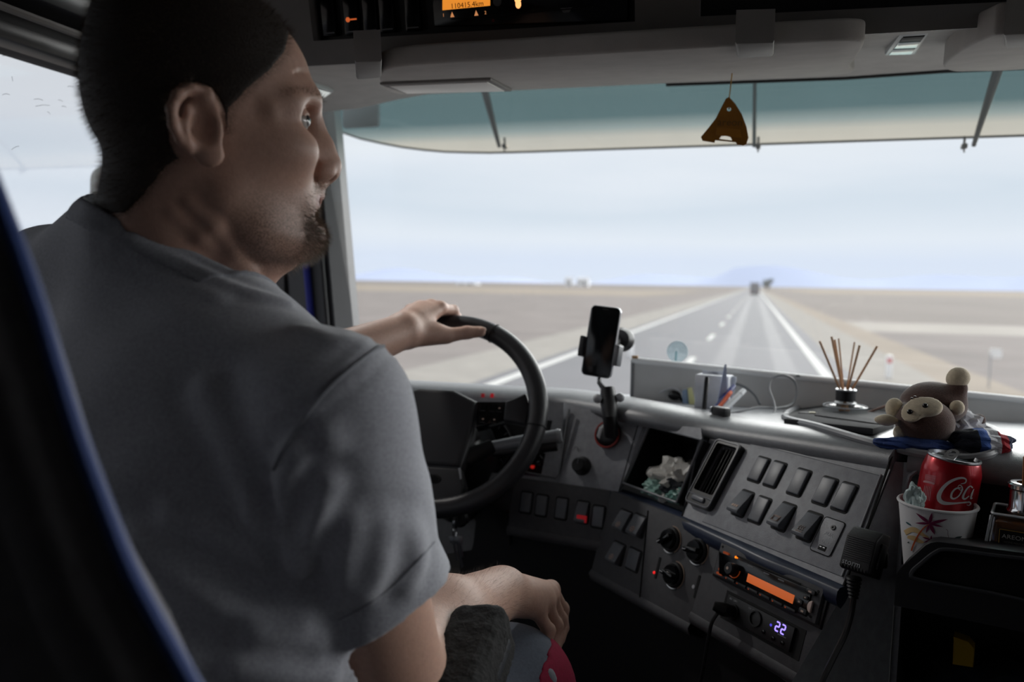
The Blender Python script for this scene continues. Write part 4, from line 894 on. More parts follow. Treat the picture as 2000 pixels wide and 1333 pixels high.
b = MB(); b.tube([(2 * CX_ - x, SY, z) for x, z in es], .0042, 8); b.obj('piping', M_BLUE, bkr)
b = MB(); b.box((CX_, .60, 1.49), (.50, .56, .13), .045, seg=4); b.obj('cushion', M_SEAT, seat, ang=60)
b = MB(); b.box((CX_, .52, 1.29), (.36, .44, .26), .02); b.obj('pedestal', M_BLK, seat)
b = MB(); b.box((CX_, .20, 2.44), (.27, .09, .20), .04, seg=4); b.obj('headrest', M_SEAT, seat, ang=60)
for s_ in (-.06, .06):
    b = MB(); b.tube([(CX_ + s_, .30, 2.2), (CX_ + s_, .22, 2.36)], .007, 8); b.obj('headrest_post', M_STEEL, seat)
# armrest with worn fuzzy sleeve
aF, aB = at(950, 1224, .795), np.array([-.222, .40, 1.775])
dA = (aB - aF) / np.linalg.norm(aB - aF)
MA_ = axes(aF, (1, 0, .15), -dA)
M_FUZZ = mat('armrest_fleece', (22, 21, 22), .95, noise=.4, nscale=160, bump=1., bscale=260)
bm = bmesh.new(); bmesh.ops.create_cube(bm, size=1)
Ln = float(np.linalg.norm(aB - aF))
for v in bm.verts: v.co = Vector((v.co.x * .058, v.co.y * .062, -Ln / 2 + v.co.z * Ln))
bmesh.ops.subdivide_edges(bm, edges=bm.edges[:], cuts=1, use_grid_fill=True)
bmesh.ops.bevel(bm, geom=[e for e in bm.edges if len(e.link_faces) == 2 and e.calc_face_angle() > .5], offset=.012, segments=3, profile=.5, affect='EDGES')
bmesh.ops.triangulate(bm, faces=bm.faces[:])
for _ in range(5):
    long = [e for e in bm.edges if e.calc_length() > .006]
    if long: bmesh.ops.subdivide_edges(bm, edges=long, cuts=1); bmesh.ops.triangulate(bm, faces=[f for f in bm.faces if len(f.verts) > 3])
rng = np.random.default_rng(3)
bm.normal_update()
from mathutils import noise as MN
for v in bm.verts:
    k = MN.noise(v.co * 120) * .0012 + MN.noise(Vector((v.co.x * 60, v.co.y * 60, v.co.z * 260))) * .0012
    v.co += v.normal * k
b = MB(); b.add(bm, MA_); arm_ = b.obj('armrest', M_FUZZ, seat, ang=60)
b = MB(); b.box((.0275, .004, -.045), (.004, .010, .05), .0018, M=MA_); b.obj('adjust_lever', mat('lever_plastic', (58, 60, 64), .35), arm_)
b = MB(); b.tube([aB + np.array([.0, 0, 0]), aB + np.array([-.02, -.05, -.05]), np.array([-.25, .33, 1.70])], .022, 10); b.obj('armrest_arm', M_BLK, seat)
# ------------------------------------------------------------------ driver: distance-field body, one continuous skin
def smin(a, b, k):
    h = np.clip(.5 + .5 * (b - a) / k, 0, 1); return b + (a - b) * h - k * h * (1 - h)
def smax(a, b, k): return -smin(-a, -b, k)
def cap(p, a, b, ra, rb):
    a, b = np.asarray(a, float), np.asarray(b, float); ba = b - a; pa = p - a
    t = np.clip(pa @ ba / max(ba @ ba, 1e-12), 0, 1); return np.linalg.norm(pa - t[:, None] * ba, axis=1) - (ra + (rb - ra) * t)
def chain(p, pts, rs, k=.006):
    d = None
    for i in range(len(pts) - 1):
        c = cap(p, pts[i], pts[i + 1], rs[i], rs[i + 1]); d = c if d is None else smin(d, c, k)
    return d
def sph(p, c, r): return np.linalg.norm(p - np.asarray(c), axis=1) - r
def ell(p, c, r, Rm=None):
    q = p - np.asarray(c, float)
    if Rm is not None: q = q @ Rm
    r = np.asarray(r, float); k0 = np.linalg.norm(q / r, axis=1); k1 = np.linalg.norm(q / (r * r), axis=1)
    return k0 * (k0 - 1) / np.maximum(k1, 1e-9)
def surfnet(fn, lo, hi, h, lip=1.5):
    """surface nets over a narrow band; fn takes (N,3) points"""
    lo = np.asarray(lo, float); B = 6
    nb = np.maximum(1, np.ceil((np.asarray(hi) - lo) / (h * B)).astype(int)); n = nb * B + 1
    ci = np.stack(np.meshgrid(*[np.arange(k) for k in nb], indexing='ij'), -1).reshape(-1, 3)
    fc = fn(lo + (ci + .5) * B * h); near = np.abs(fc) < B * h * .87 * lip + h
    Fv = np.full(n, .1, np.float32); Fv[:-1, :-1, :-1] = np.repeat(np.repeat(np.repeat(np.sign(fc).reshape(nb), B, 0), B, 1), B, 2) * .1
    msk = np.zeros(n, bool)
    for c in ci[near]: msk[c[0] * B:c[0] * B + B + 1, c[1] * B:c[1] * B + B + 1, c[2] * B:c[2] * B + B + 1] = True
    ii = np.argwhere(msk)
    for s in range(0, len(ii), 400000): q = ii[s:s + 400000]; Fv[q[:, 0], q[:, 1], q[:, 2]] = fn(lo + q * h)
    sg = Fv < 0
    cnt = np.zeros(n - 1, np.int8)
    for dx in (0, 1):
        for dy in (0, 1):
            for dz in (0, 1): cnt += sg[dx:n[0] - 1 + dx, dy:n[1] - 1 + dy, dz:n[2] - 1 + dz]
    cells = np.argwhere((cnt > 0) & (cnt < 8)); cid = np.full(n - 1, -1, np.int64); cid[cells[:, 0], cells[:, 1], cells[:, 2]] = np.arange(len(cells))
    off = np.array([[x, y, z] for x in (0, 1) for y in (0, 1) for z in (0, 1)])
    V8 = np.stack([Fv[cells[:, 0] + o[0], cells[:, 1] + o[1], cells[:, 2] + o[2]] for o in off], 1).astype(float)
    acc = np.zeros((len(cells), 3)); w = np.zeros(len(cells))
    for a in range(8):
        for c in range(a + 1, 8):
            if np.abs(off[a] - off[c]).sum() != 1: continue
            x = (V8[:, a] < 0) != (V8[:, c] < 0); t = V8[x, a] / (V8[x, a] - V8[x, c])
            acc[x] += off[a] + (off[c] - off[a]) * t[:, None]; w[x] += 1
    verts = lo + (cells + acc / np.maximum(w, 1)[:, None]) * h
    quads = []
    for ax in range(3):
        u, v = (ax + 1) % 3, (ax + 2) % 3
        sl = [slice(None)] * 3; sl2 = [slice(None)] * 3; sl[ax] = slice(0, -1); sl2[ax] = slice(1, None)
        e = np.argwhere(sg[tuple(sl)] != sg[tuple(sl2)])
        e = e[(e[:, u] > 0) & (e[:, v] > 0) & (e[:, u] < n[u] - 1) & (e[:, v] < n[v] - 1)]
        if not len(e): continue
        du = np.eye(3, dtype=int)[u]; dv = np.eye(3, dtype=int)[v]
        g = lambda o: cid[tuple((e - o).T)]
        q = np.stack([g(du + dv), g(dv), g(0 * du), g(du)], 1)
        flip = ~sg[tuple(e.T)]; q[flip] = q[flip][:, ::-1]
        quads.append(q[(q >= 0).all(1)])
    return verts, np.concatenate(quads) if quads else np.zeros((0, 4), int)
def mesh_np(name, parts, m):
    vs, fs, k = [], [], 0
    for v, f in parts: vs.append(v); fs.append(f + k); k += len(v)
    v, f = np.concatenate(vs), np.concatenate(fs)
    me = bpy.data.meshes.new(name); me.vertices.add(len(v)); me.vertices.foreach_set('co', v.astype(np.float32).ravel())
    me.loops.add(f.size); me.loops.foreach_set('vertex_index', f.ravel().astype(np.int32)); me.polygons.add(len(f)); me.polygons.foreach_set('loop_start', (np.arange(len(f)) * f.shape[1]).astype(np.int32))
    me.update(calc_edges=True); me.validate(); me.materials.append(m); me.polygons.foreach_set('use_smooth', [True] * len(me.polygons))
    return me
def trace(fn, px, py, d0=.3, d1=2.0):
    r = ray(px, py); L = np.linalg.norm(r); d = d0; best = (9., d0)
    for _ in range(400):
        f = float(fn((CC + r * d)[None])[0])
        if f < .0004: return CC + r * d
        if f < best[0]: best = (f, d)
        d += max(f * .6, .0004) / L
        if d > d1: break
    return CC + r * best[1] if best[0] < .012 else None
def strands(verts, faces, count, length, wid, comb, jit, seed, accept=None, seg=1):
    """thin tapering hair blades growing from random places of a surface"""
    rng = np.random.default_rng(seed); A, Bq, Cq = verts[faces[:, 0]], verts[faces[:, 1]], verts[faces[:, 2]]
    N = np.cross(Bq - A, verts[faces[:, -1]] - A); ar = np.linalg.norm(N, axis=1); N /= np.maximum(ar, 1e-12)[:, None]
    cen = verts[faces].mean(1); pw = ar.copy()
    if accept is not None: pw = pw * accept(cen)
    if pw.sum() <= 0: return np.zeros((0, 3)), np.zeros((0, 3), int)
    k = rng.choice(len(faces), count, p=pw / pw.sum()); u = rng.random((count, 2)); 
    P = A[k] + (Bq[k] - A[k]) * u[:, :1] + (verts[faces[k, -1]] - A[k]) * u[:, 1:]
    cb = comb(P) if callable(comb) else np.asarray(comb)
    D = N[k] + cb + rng.normal(0, jit, (count, 3)); D /= np.linalg.norm(D, axis=1)[:, None]
    s = np.cross(D, rng.normal(size=(count, 3))); s /= np.linalg.norm(s, axis=1)[:, None]
    L = length * rng.uniform(.55, 1.15, count)[:, None]
    V = np.stack([P - N[k] * .0008 - s * wid, P - N[k] * .0008 + s * wid, P + D * L], 1).reshape(-1, 3)
    return V, np.arange(count * 3).reshape(-1, 3)

# ---------------- head
HO = at(400, 240, .70); vr = ray(400, 240); vr[2] = 0; vr /= np.linalg.norm(vr)
hx = np.array([vr[1], -vr[0], 0]); hy = vr; hz = np.array([0, 0, 1.0]); HB = np.stack([hx, hy, hz], 1)   # local -> world
def HL(px, py, y=0.):
    """head-local point on the plane at depth y from the sagittal plane, seen at a pixel"""
    r = ray(px, py); o = HO + hy * y; P = CC + r * (((o - CC) @ hy) / (r @ hy)); d = P - HO
    return np.array([d @ hx, y, d @ hz])
def l2w(q): return HO + HB @ np.asarray(q)
prof = [(-44, 350, 385, .010), (-38, 305, 428, .030), (-24, 262, 468, .047), (0, 215, 507, .061), (30, 190, 541, .069), (67, 175, 574, .074), (100, 168, 594, .0765), (135, 161, 606, .078), (165, 159, 615, .0785), (198, 162, 619, .0785),
        (218, 165, 611, .077), (238, 170, 604, .076), (270, 184, 608, .0745), (310, 211, 615, .0715), (350, 236, 619, .068), (382, 258, 617, .0645), (405, 275, 615, .061), (440, 300, 616, .055), (470, 365, 612, .047), (492, 425, 596, .036), (506, 470, 575, .022), (512, 500, 550, .010)]
pz = np.array([HL(400, r[0])[2] for r in prof])[::-1]; pb = np.array([HL(r[1], r[0])[0] for r in prof])[::-1]; pf = np.array([HL(r[2], r[0])[0] for r in prof])[::-1]; pw = np.array([r[3] for r in prof])[::-1]
def spl(x, xs, ys):
    m = np.gradient(ys, xs); i = np.clip(np.searchsorted(xs, x) - 1, 0, len(xs) - 2); h = xs[i + 1] - xs[i]; t = np.clip((x - xs[i]) / h, 0, 1)
    return (2*t**3 - 3*t**2 + 1) * ys[i] + (t**3 - 2*t**2 + t) * h * m[i] + (-2*t**3 + 3*t**2) * ys[i + 1] + (t**3 - t**2) * h * m[i + 1]
def skull(q):
    z = np.clip(q[:, 2], pz[0], pz[-1]); Bk, Fr, Wd = spl(z, pz, pb), spl(z, pz, pf), np.maximum(spl(z, pz, pw), .004)
    a = np.maximum((Fr - Bk) / 2, .008); u = (q[:, 0] - (Fr + Bk) / 2) / a; low = np.clip((pz[12] - z) / .06, 0, 1)
    Wd = Wd * (1 - (.10 + .10 * low) * np.clip(u, 0, 1) ** 2)
    r = (np.abs(u) ** 2.25 + np.abs(q[:, 1] / Wd) ** 2.25) ** (1 / 2.25); f = (r - 1) * np.minimum(a, Wd) * .9
    return np.maximum(f, np.maximum(q[:, 2] - pz[-1], pz[0] - q[:, 2]))
eyeC = HL(577, 236, -.031); eyeR = .0122
EARM = np.stack([np.array([.93, -.28, .24]), np.array([.25, .96, .1]), np.array([-.27, -.05, .96])], 1); EARM = np.linalg.qr(EARM)[0]
def head_base(q):
    d = skull(q)
    d = smin(d, chain(q, [HL(600, 196, -.006), HL(596, 199, -.028), HL(566, 206, -.050), HL(530, 214, -.060)], [.0085, .0090, .0085, .006], .012), .014)
    d = smin(d, chain(q, [HL(600, 196, .006), HL(592, 199, .030), HL(560, 206, .052)], [.0085, .009, .008], .012), .014)
    d = smin(d, ell(q, HL(548, 290, -.044), (.030, .020, .020)), .022); d = smin(d, ell(q, HL(548, 290, .044), (.030, .020, .020)), .022)
    for s in (-1, 1):
        d = smin(d, chain(q, [HL(440, 395, s * .050), HL(500, 455, s * .038), HL(570, 478, s * .018)], [.013, .013, .013], .02), .022)
    d = smin(d, sph(q, HL(597, 461), .0155), .018)
    # neck
    d = smin(d, chain(q, [HL(350, 350, .0), HL(347, 430, .006), HL(340, 525, .014)], [.055, .0565, .056], .03), .014)
    d = smin(d, chain(q, [HL(520, 480, .0), HL(440, 560, .012)], [.022, .040], .02), .024)
    # sockets
    for s in (-1, 1): d = smax(d, -ell(q, HL(600, 236, s * .030), (.017, .019, .0115)), .012)
    # nose
    d = smin(d, chain(q, [HL(603, 226), HL(616, 250), HL(630, 285), HL(644, 322)], [.0075, .0065, .0075, .0098], .008), .010)
    d = smin(d, chain(q, [HL(598, 250), HL(612, 300), HL(622, 330)], [.009, .0125, .0145], .01), .014)
    for s in (-1, 1): d = smin(d, ell(q, HL(629, 335, s * .0125), (.0115, .0065, .0082)), .005)
    d = smin(d, chain(q, [HL(646, 338), HL(628, 347)], [.0055, .006], .004), .006)
    for s in (-1, 1): d = smax(d, -ell(q, HL(640, 350, s * .0075), (.0075, .0036, .0042)), .003)
    d = smax(d, -chain(q, [HL(619, 318, -.0195), HL(612, 338, -.0215), HL(614, 350, -.018)], [.0015, .002, .0015]), .005)
    # mouth
    d = smin(d, ell(q, HL(570, 398, 0.), (.0185, .033, .024)), .010)
    d = smin(d, chain(q, [HL(611, 362), HL(612, 378)], [.0075, .007], .006), .010)
    d = smin(d, chain(q, [HL(598, 391, -.023), HL(608, 386, -.014), HL(617, 383, 0), HL(608, 386, .014), HL(598, 391, .023)], [.003, .0045, .0052, .0045, .003], .004), .006)
    d = smin(d, chain(q, [HL(596, 397, -.021), HL(604, 403, -.012), HL(612, 405, 0), HL(604, 403, .012), HL(596, 397, .021)], [.003, .005, .0058, .005, .003], .004), .006)
    d = smax(d, -chain(q, [HL(613, 393.5, -.016), HL(617, 393.5, -.010), HL(622, 393.5, 0), HL(614, 393.5, .012)], [.0002, .0010, .0016, .0014]), .003)
    d = smax(d, -chain(q, [HL(626, 424, -.014), HL(629, 424, 0), HL(626, 424, .014)], [.002, .003, .002]), .010)
    # brow wrinkles
    for y0 in (120, 140): d = smax(d, -chain(q, [HL(572, y0 + 5, -.052), HL(588, y0, -.044), HL(606, y0 + 2, -.026)], [.0002, .0006, .0003]), .0028)
    return d
def ear(q, sgn=-1):
    q = q.copy(); q[:, 1] *= -sgn     # builds on the -y side
    d = ell(q, HL(384, 240, -.0805), (.0195, .0042, .030), EARM)
    hxp = [(416, 258, -.0765), (410, 236, -.0795), (418, 208, -.0790), (405, 181, -.0840), (374, 174, -.0890), (347, 186, -.0935), (335, 212, -.0950), (338, 244, -.0940), (352, 274, -.0910), (372, 294, -.0870)]
    d = smin(d, chain(q, [HL(*a) for a in hxp], [.0022, .003, .0038, .0042, .0044, .0045, .0042, .0038, .0034, .003], .003), .004)
    d = smin(d, chain(q, [HL(396, 198, -.085), HL(372, 212, -.0885), HL(364, 240, -.0895), (HL(374, 272, -.0885)), HL(398, 286, -.0855)], [.0025, .0036, .004, .0038, .003], .003), .005)
    d = smin(d, ell(q, HL(410, 304, -.0825), (.0105, .0048, .0088)), .006)
    d = smin(d, ell(q, HL(421, 256, -.0800), (.005, .0045, .0075)), .004)
    d = smax(d, -ell(q, HL(397, 252, -.0915), (.0095, .0085, .0145)), .004)
    d = smax(d, -ell(q, HL(384, 205, -.0925), (.006, .0055, .009)), .004)
    return d
def lids(q):
    d = None
    for s in (-1, 1):
        c = eyeC * np.array([1, -s, 1]); e = sph(q, c, eyeR + .0014)
        n1 = np.array([-.25, 0, .97]); n2 = np.array([-.42, 0, -.9])
        dq = q - c; up = .0012 - dq @ n1; lo_ = .0040 - dq @ n2
        f = np.maximum(e, np.minimum(up, lo_)); d = f if d is None else np.minimum(d, f)
    return d
rid = []
def head(q):
    d = smin(head_base(q), ear(q), .005); d = smin(d, ear(q, 1), .005); d = smin(d, lids(q), .003)
    for pts, rs in rid: d = smin(d, chain(q, pts, rs, .006), .006)
    return d
w2l = lambda P: (P - HO) @ HB
for pix, rr in ((((372, 395), (418, 438), (456, 483), (480, 528), (486, 560)), .0095), (((340, 415), (392, 456), (440, 500), (468, 540)), .0085)):
    pts = []
    for p in pix:
        h = trace(lambda P: head_base(w2l(P)), *p)
        if h is not None: pts.append(w2l(h) + np.array([0, .0055, 0]))
    rid.append((pts, [rr * .6] + [rr] * (len(pts) - 2) + [rr * .9]))
hv, hf = surfnet(head, (-.135, -.105, -.185), (.145, .105, .135), .0021)
hvw = HO + hv @ HB.T

# ---------------- shirt and arms, world space
SR, SL = at(652, 800, .605), at(112, 560, .80)
NB = at(338, 540, .705) + hy * .012
tr = SR - SL; tr[2] = 0; tr /= np.linalg.norm(tr); tf = np.array([-tr[1], tr[0], 0]); TB = np.stack([tr, tf, [0, 0, 1.0]], 1)
TC = (SR + SL) / 2
def torso(p):
    d = ell(p, TC + tf * .01 + np.array([0, 0, -.225]), (.205, .128, .235), TB)
    d = smin(d, ell(p, TC + tf * -.005 + np.array([0, 0, -.40]), (.19, .135, .25), TB), .06)
    d = smin(d, cap(p, NB + np.array([0, 0, -.010]), SR + np.array([0, 0, -.012]), .056, .052), .035)
    d = smin(d, cap(p, NB + np.array([-.01, -.01, .03]), SL + np.array([0, 0, -.012]), .064, .056), .04)
    d = smin(d, ell(p, TC - tf * .02 + np.array([0, 0, -.085]), (.165, .088, .12), TB), .06)
    return d
SM, SH, EL_ = at(686, 1000, .628), at(736, 1175, .665), at(770, 1345, .71)
ELL, WL = np.array([-.715, .99, 2.03]), at(786, 648, 1.37)
hemP = [at(640, 1243, .645), at(856, 1096, .69), at(752, 1226, .612)]
hn = np.cross(hemP[1] - hemP[0], hemP[2] - hemP[0]); hn /= np.linalg.norm(hn)
if hn @ (SH - SR) < 0: hn = -hn
hemL = SL + (ELL - SL) * .62; hnL = (ELL - SL) / np.linalg.norm(ELL - SL)
def sleeves(p, off=0.):
    a = chain(p, [SR, SM, SH, SH + (SH - SM) * .6], [.058 + off, .0605 + off, .0615 + off, .0620 + off], .02)
    a = smax(a, (p - hemP[0]) @ hn, .003)
    b = chain(p, [SL, SL + (ELL - SL) * .8], [.058 + off, .060 + off], .02); b = smax(b, (p - hemL) @ hnL, .003)
    return a, b
def shirt_base(p):
    a, b = sleeves(p); d = smin(torso(p), a, .028); d = smin(d, b, .03)
    return d
folds = []
def addfold(pix, A, w, fn=shirt_base):
    pts = [trace(fn, *q) for q in pix]; pts = [q for q in pts if q is not None]
    if len(pts) > 1: folds.append((smooth_path(pts, 3), A, w))
for pix, A, w in ((((400, 760), (450, 875), (490, 1000), (508, 1040)), .005, .011), (((500, 1000), (545, 1070), (590, 1130)), .004, .009), (((425, 1025), (495, 1080), (555, 1125)), .0045, .011), (((270, 1070), (385, 1150), (470, 1195), (585, 1202)), .008, .014), (((330, 1010), (420, 1065), (500, 1105)), .004, .010),
                  (((571, 880), (552, 952), (559, 1048), (580, 1110)), .006, .008), (((640, 950), (603, 1045), (596, 1105)), .006, .009), (((690, 1035), (670, 1125), (660, 1180)), .005, .010), (((752, 1035), (736, 1120), (716, 1160)), .006, .011), (((800, 1030), (820, 1090), (800, 1140)), .004, .010), (((560, 960), (590, 900), (640, 860)), .003, .010),
                  (((500, 1240), (560, 1252), (620, 1262)), .006, .010), (((470, 1300), (560, 1310), (640, 1330)), .006, .012), (((260, 470), (356, 513), (473, 565), (560, 590)), .0035, .006), (((230, 470), (330, 530), (430, 575)), .002, .008), (((590, 640), (640, 660), (700, 668)), .002, .008)): addfold(pix, A, w)
seam = [q for q in (trace(shirt_base, *s) for s in ((752, 672), (734, 680), (672, 731), (629, 774), (576, 842), (545, 892), (520, 950))) if q is not None]; seam = smooth_path(seam, 4)
hemline = lambda p: np.abs((p - hemP[0]) @ hn + .022)
def polydist(p, pts):
    d = np.full(len(p), 9.)
    for a, b in zip(pts, pts[1:]): d = np.minimum(d, cap(p, a, b, 0, 0))
    return d
fold_lo = [(np.min(f[0], 0) - f[2] * 3, np.max(f[0], 0) + f[2] * 3) for f in folds]
neck_c0, neck_c1 = l2w(HL(335, 400, .004)), l2w(HL(326, 580, .018))
# collar plane through nape and throat pixels
cN = at(206, 416, .685); cF = at(500, 556, .735); cS = at(350, 484, .640)
cn = np.cross(cF - cN, cS - cN); cn /= np.linalg.norm(cn)
if cn[2] < 0: cn = -cn
def shirt(p):
    d = shirt_base(p)
    for (pts, A, w), (lo, hi) in zip(folds, fold_lo):
        m = ((p > lo) & (p < hi)).all(1)
        if m.any(): q = polydist(p[m], pts); d[m] -= A * (np.exp(-(q / w) ** 2) - .35 * np.exp(-((q - 1.9 * w) / w) ** 2))
    m = ((p > np.min(seam, 0) - .03) & (p < np.max(seam, 0) + .03)).all(1)
    if m.any():
        q = polydist(p[m], seam); d[m] -= .0016 * np.exp(-(q / .0035) ** 2)
        t = p[m] @ np.array([.5, .3, -.8]); d[m] -= .0011 * np.exp(-((q - .010) / .008) ** 2) * np.sin(t * 520)
    n1 = np.sin(p[:, 0] * 55 + 2 * np.sin(p[:, 2] * 23)) * np.sin(p[:, 2] * 41 + p[:, 1] * 37) * .0012
    d = d - n1
    # opening for the neck and hollow cuffs
    d = smax(d, -np.maximum(cap(p, neck_c0 + (neck_c0 - neck_c1) * .5, neck_c1 + (neck_c1 - neck_c0) * .2, .060, .064), -(p - cN) @ cn - .03), .004)
    d = smax(d, (p - cN) @ cn - .001 - 9. * (np.linalg.norm((p - (cN + cF) / 2) @ np.eye(3)[:, :2], axis=1) > .088), .004)
    hol = np.maximum(chain(p, [SM, SH, SH + (SH - SM) * .6], [.048, .0552, .0560], .01), -((p - hemP[0]) @ hn) - .05)
    d = np.maximum(d, -hol)
    d = np.maximum(d, 1.64 - p[:, 2])
    return d
sv, sf = surfnet(shirt, np.minimum(SR, SL) - np.array([.16, .20, .50]), np.maximum(SR, SL) + np.array([.16, .36, .16]), .0042, 1.6)
def tube_on(name, pix, r, m, lift=.0006):
    P = [trace(shirt, *q) for q in pix]; P = [p + (CC - p) / np.linalg.norm(CC - p) * lift for p in P if p is not None]
    return P, r
# right arm and hand
def rfing(K, Pp, D, T, r): return ([at(*K), at(*Pp), at(*D), at(*T)], [r * 1.12, r, r * .92, r * .78])
WR = at(978, 1158, .975); FM = at(868, 1222, .845)
RF = [rfing((1076, 1152, 1.062), (1097, 1190, 1.09), (1099, 1226, 1.085), (1094, 1250, 1.07), .0092),
      rfing((1074, 1166, 1.045), (1093, 1210, 1.068), (1090, 1247, 1.06), (1084, 1270, 1.045), .0095),
      rfing((1064, 1178, 1.028), (1085, 1222, 1.048), (1079, 1260, 1.038), (1072, 1286, 1.024), .0090),
      rfing((1047, 1192, 1.005), (1071, 1232, 1.02), (1068, 1264, 1.012), (1062, 1292, 1.0), .0082)]
RT_ = [at(1000, 1150, 1.02), at(1040, 1165, 1.09), at(1068, 1196, 1.12), at(1080, 1225, 1.12)]
def hand(p, W, fing, thumb, tr_, wr):
    d = None
    for pts, rs in fing:
        m = cap(p, W + (pts[0] - W) * .12, pts[0], wr, rs[0] * 1.12); d = m if d is None else smin(d, m, .012)
    cen = sum((f[0][0] for f in fing), np.zeros(3)) / 4
    d = smin(d, cap(p, W * .55 + cen * .45, W * .2 + cen * .8, wr * 1.0, wr * .78), .016)
    fg = None
    for pts, rs in fing:
        c = chain(p, pts, rs, .004)
        kn = sph(p, pts[1], rs[1] * 1.12); c = smin(c, kn, .004); fg = c if fg is None else np.minimum(fg, c)
        d = smin(d, sph(p, pts[0], rs[0] * 1.05), .006)
    d = smin(d, fg, .005)
    return smin(d, chain(p, thumb, tr_, .006), .008)
def rarm(p):
    d = chain(p, [SR + (SM - SR) * .3, SM, EL_], [.050, .050, .046], .02)
    d = smin(d, chain(p, [EL_, FM, WR], [.046, .0455, .0315], .03), .02)
    d = smin(d, ell(p, WR + (FM - WR) * .08 + np.array([0, 0, .016]), (.014, .016, .012)), .012)
    return smin(d, hand(p, WR, RF, RT_, [.014, .0125, .010, .0085], .0205), .015)
rv, rf = surfnet(rarm, np.min([SR, EL_, WR, RF[0][0][3], RF[3][0][3]], 0) - .07, np.max([SR, EL_, WR, RF[0][0][1], RT_[3]], 0) + .07, .0026)
# left arm and hand on the rim
LF = [([at(860, 602, 1.442), at(885, 607, 1.478), at(894, 622, 1.500), at(892, 640, 1.496)], [.0108, .0092, .0086, .0074]),
      ([at(842, 599, 1.448), at(866, 603, 1.490), at(874, 622, 1.510), at(872, 642, 1.503)], [.0112, .0098, .009, .0078]),
      ([at(820, 601, 1.452), at(842, 604, 1.492), at(850, 624, 1.510), at(848, 643, 1.503)], [.0108, .0094, .0086, .0074]),
      ([at(802, 607, 1.452), at(820, 609, 1.486), at(828, 626, 1.500), at(827, 644, 1.494)], [.0098, .0082, .0076, .0066])]
LT = [at(826, 654, 1.392), at(872, 656, 1.408), at(912, 650, 1.420), at(938, 648.5, 1.424)]
def larm(p):
    d = chain(p, [SL, ELL], [.050, .043], .02)
    d = smin(d, chain(p, [ELL, ELL * .55 + WL * .45, WL], [.043, .043, .0305], .03), .02)
    d = smin(d, hand(p, WL, LF, LT, [.0175, .0135, .0112, .0100], .0225), .016)
    d = smin(d, cap(p, at(800, 655, 1.382), at(850, 650, 1.405), .019, .0165), .016)
    return d
lv, lf = surfnet(larm, np.min([SL, ELL, WL], 0) - .07, np.max([SL, ELL, WL, LT[3], LF[0][0][2]], 0) + np.array([.05, .07, .06]), .0026)
# trunk under the shirt that joins neck and arms, and hips and legs under the trousers
def trunk(p):
    d = torso(p) + .016
    return smin(d, chain(p, [SL, TC + np.array([0, 0, -.05]), SR], [.036, .05, .036], .02), .02)
tv, tff = surfnet(trunk, TC - np.array([.30, .25, .55]), TC + np.array([.30, .25, .16]), .010)
HIP = np.array([-.37, .46, 1.63]); KN = at(992, 1356, 1.0); HIPL = np.array([-.56, .50, 1.63]); KNL = np.array([-.62, 1.02, 1.70])
FT, FTL = np.array([-.30, 1.20, 1.24]), np.array([-.62, 1.22, 1.24])
def legs(p, o=0.):
    d = chain(p, [HIP, KN, FT + np.array([0, -.06, .08])], [.095 + o, .070 + o, .050 + o], .03)
    d2 = chain(p, [HIPL, KNL, FTL + np.array([0, -.06, .08])], [.095 + o, .070 + o, .050 + o], .03)
    d = smin(d, d2, .02); return smin(d, ell(p, (HIP + HIPL) / 2 + np.array([0, -.02, .04]), (.19 + o, .12 + o, .12 + o)), .05)
gl = np.array([-.80, .25, 1.15]), np.array([-.12, 1.40, 1.86])
gv, gf = surfnet(lambda p: np.minimum(legs(p), np.minimum(ell(p, FT + np.array([0, .05, -.04]), (.045, .13, .045)), ell(p, FTL + np.array([0, .05, -.04]), (.045, .13, .045)))), *gl, .011)

drv = thing('person', 'driver with cropped hair and goatee in a grey t-shirt, one hand on the wheel', 'person', (-.46, .52, 1.55))
M_SKIN = mat('skin', (184, 148, 132), .48, noise=.06, nscale=220, bump=.25, bscale=600, sss=.10)
t_ = M_SKIN.node_tree; bs = t_.nodes['Principled BSDF']; src = bs.inputs['Base Color'].links[0].from_socket
at_ = t_.nodes.new('ShaderNodeAttribute'); at_.attribute_name = 'tone'; se = t_.nodes.new('ShaderNodeSeparateColor'); t_.links.new(at_.outputs['Color'], se.inputs[0])
nzs = t_.nodes.new('ShaderNodeTexNoise'); nzs.inputs['Scale'].default_value = 900; nzs.inputs['Detail'].default_value = 1
tcs = t_.nodes.new('ShaderNodeTexCoord'); t_.links.new(tcs.outputs['Object'], nzs.inputs[0])
mrs = t_.nodes.new('ShaderNodeMapRange'); mrs.inputs['From Min'].default_value = .42; mrs.inputs['From Max'].default_value = .58; t_.links.new(nzs.outputs[0], mrs.inputs[0])
mus = t_.nodes.new('ShaderNodeMath'); mus.operation = 'MULTIPLY'; t_.links.new(mrs.outputs[0], mus.inputs[0]); t_.links.new(se.outputs[0], mus.inputs[1])
mx1 = t_.nodes.new('ShaderNodeMix'); mx1.data_type = 'RGBA'; t_.links.new(mus.outputs[0], mx1.inputs[0]); t_.links.new(src, mx1.inputs[6]); mx1.inputs[7].default_value = (*lin((84, 70, 60)), 1)
mx2 = t_.nodes.new('ShaderNodeMix'); mx2.data_type = 'RGBA'; t_.links.new(se.outputs[1], mx2.inputs[0]); t_.links.new(mx1.outputs[2], mx2.inputs[6]); mx2.inputs[7].default_value = (*lin((150, 98, 90)), 1)
t_.links.new(mx2.outputs[2], bs.inputs['Base Color'])
bme = mesh_np('body', [(hvw, hf), (tv, tff), (rv, rf), (lv, lf), (gv, gf)], M_SKIN)
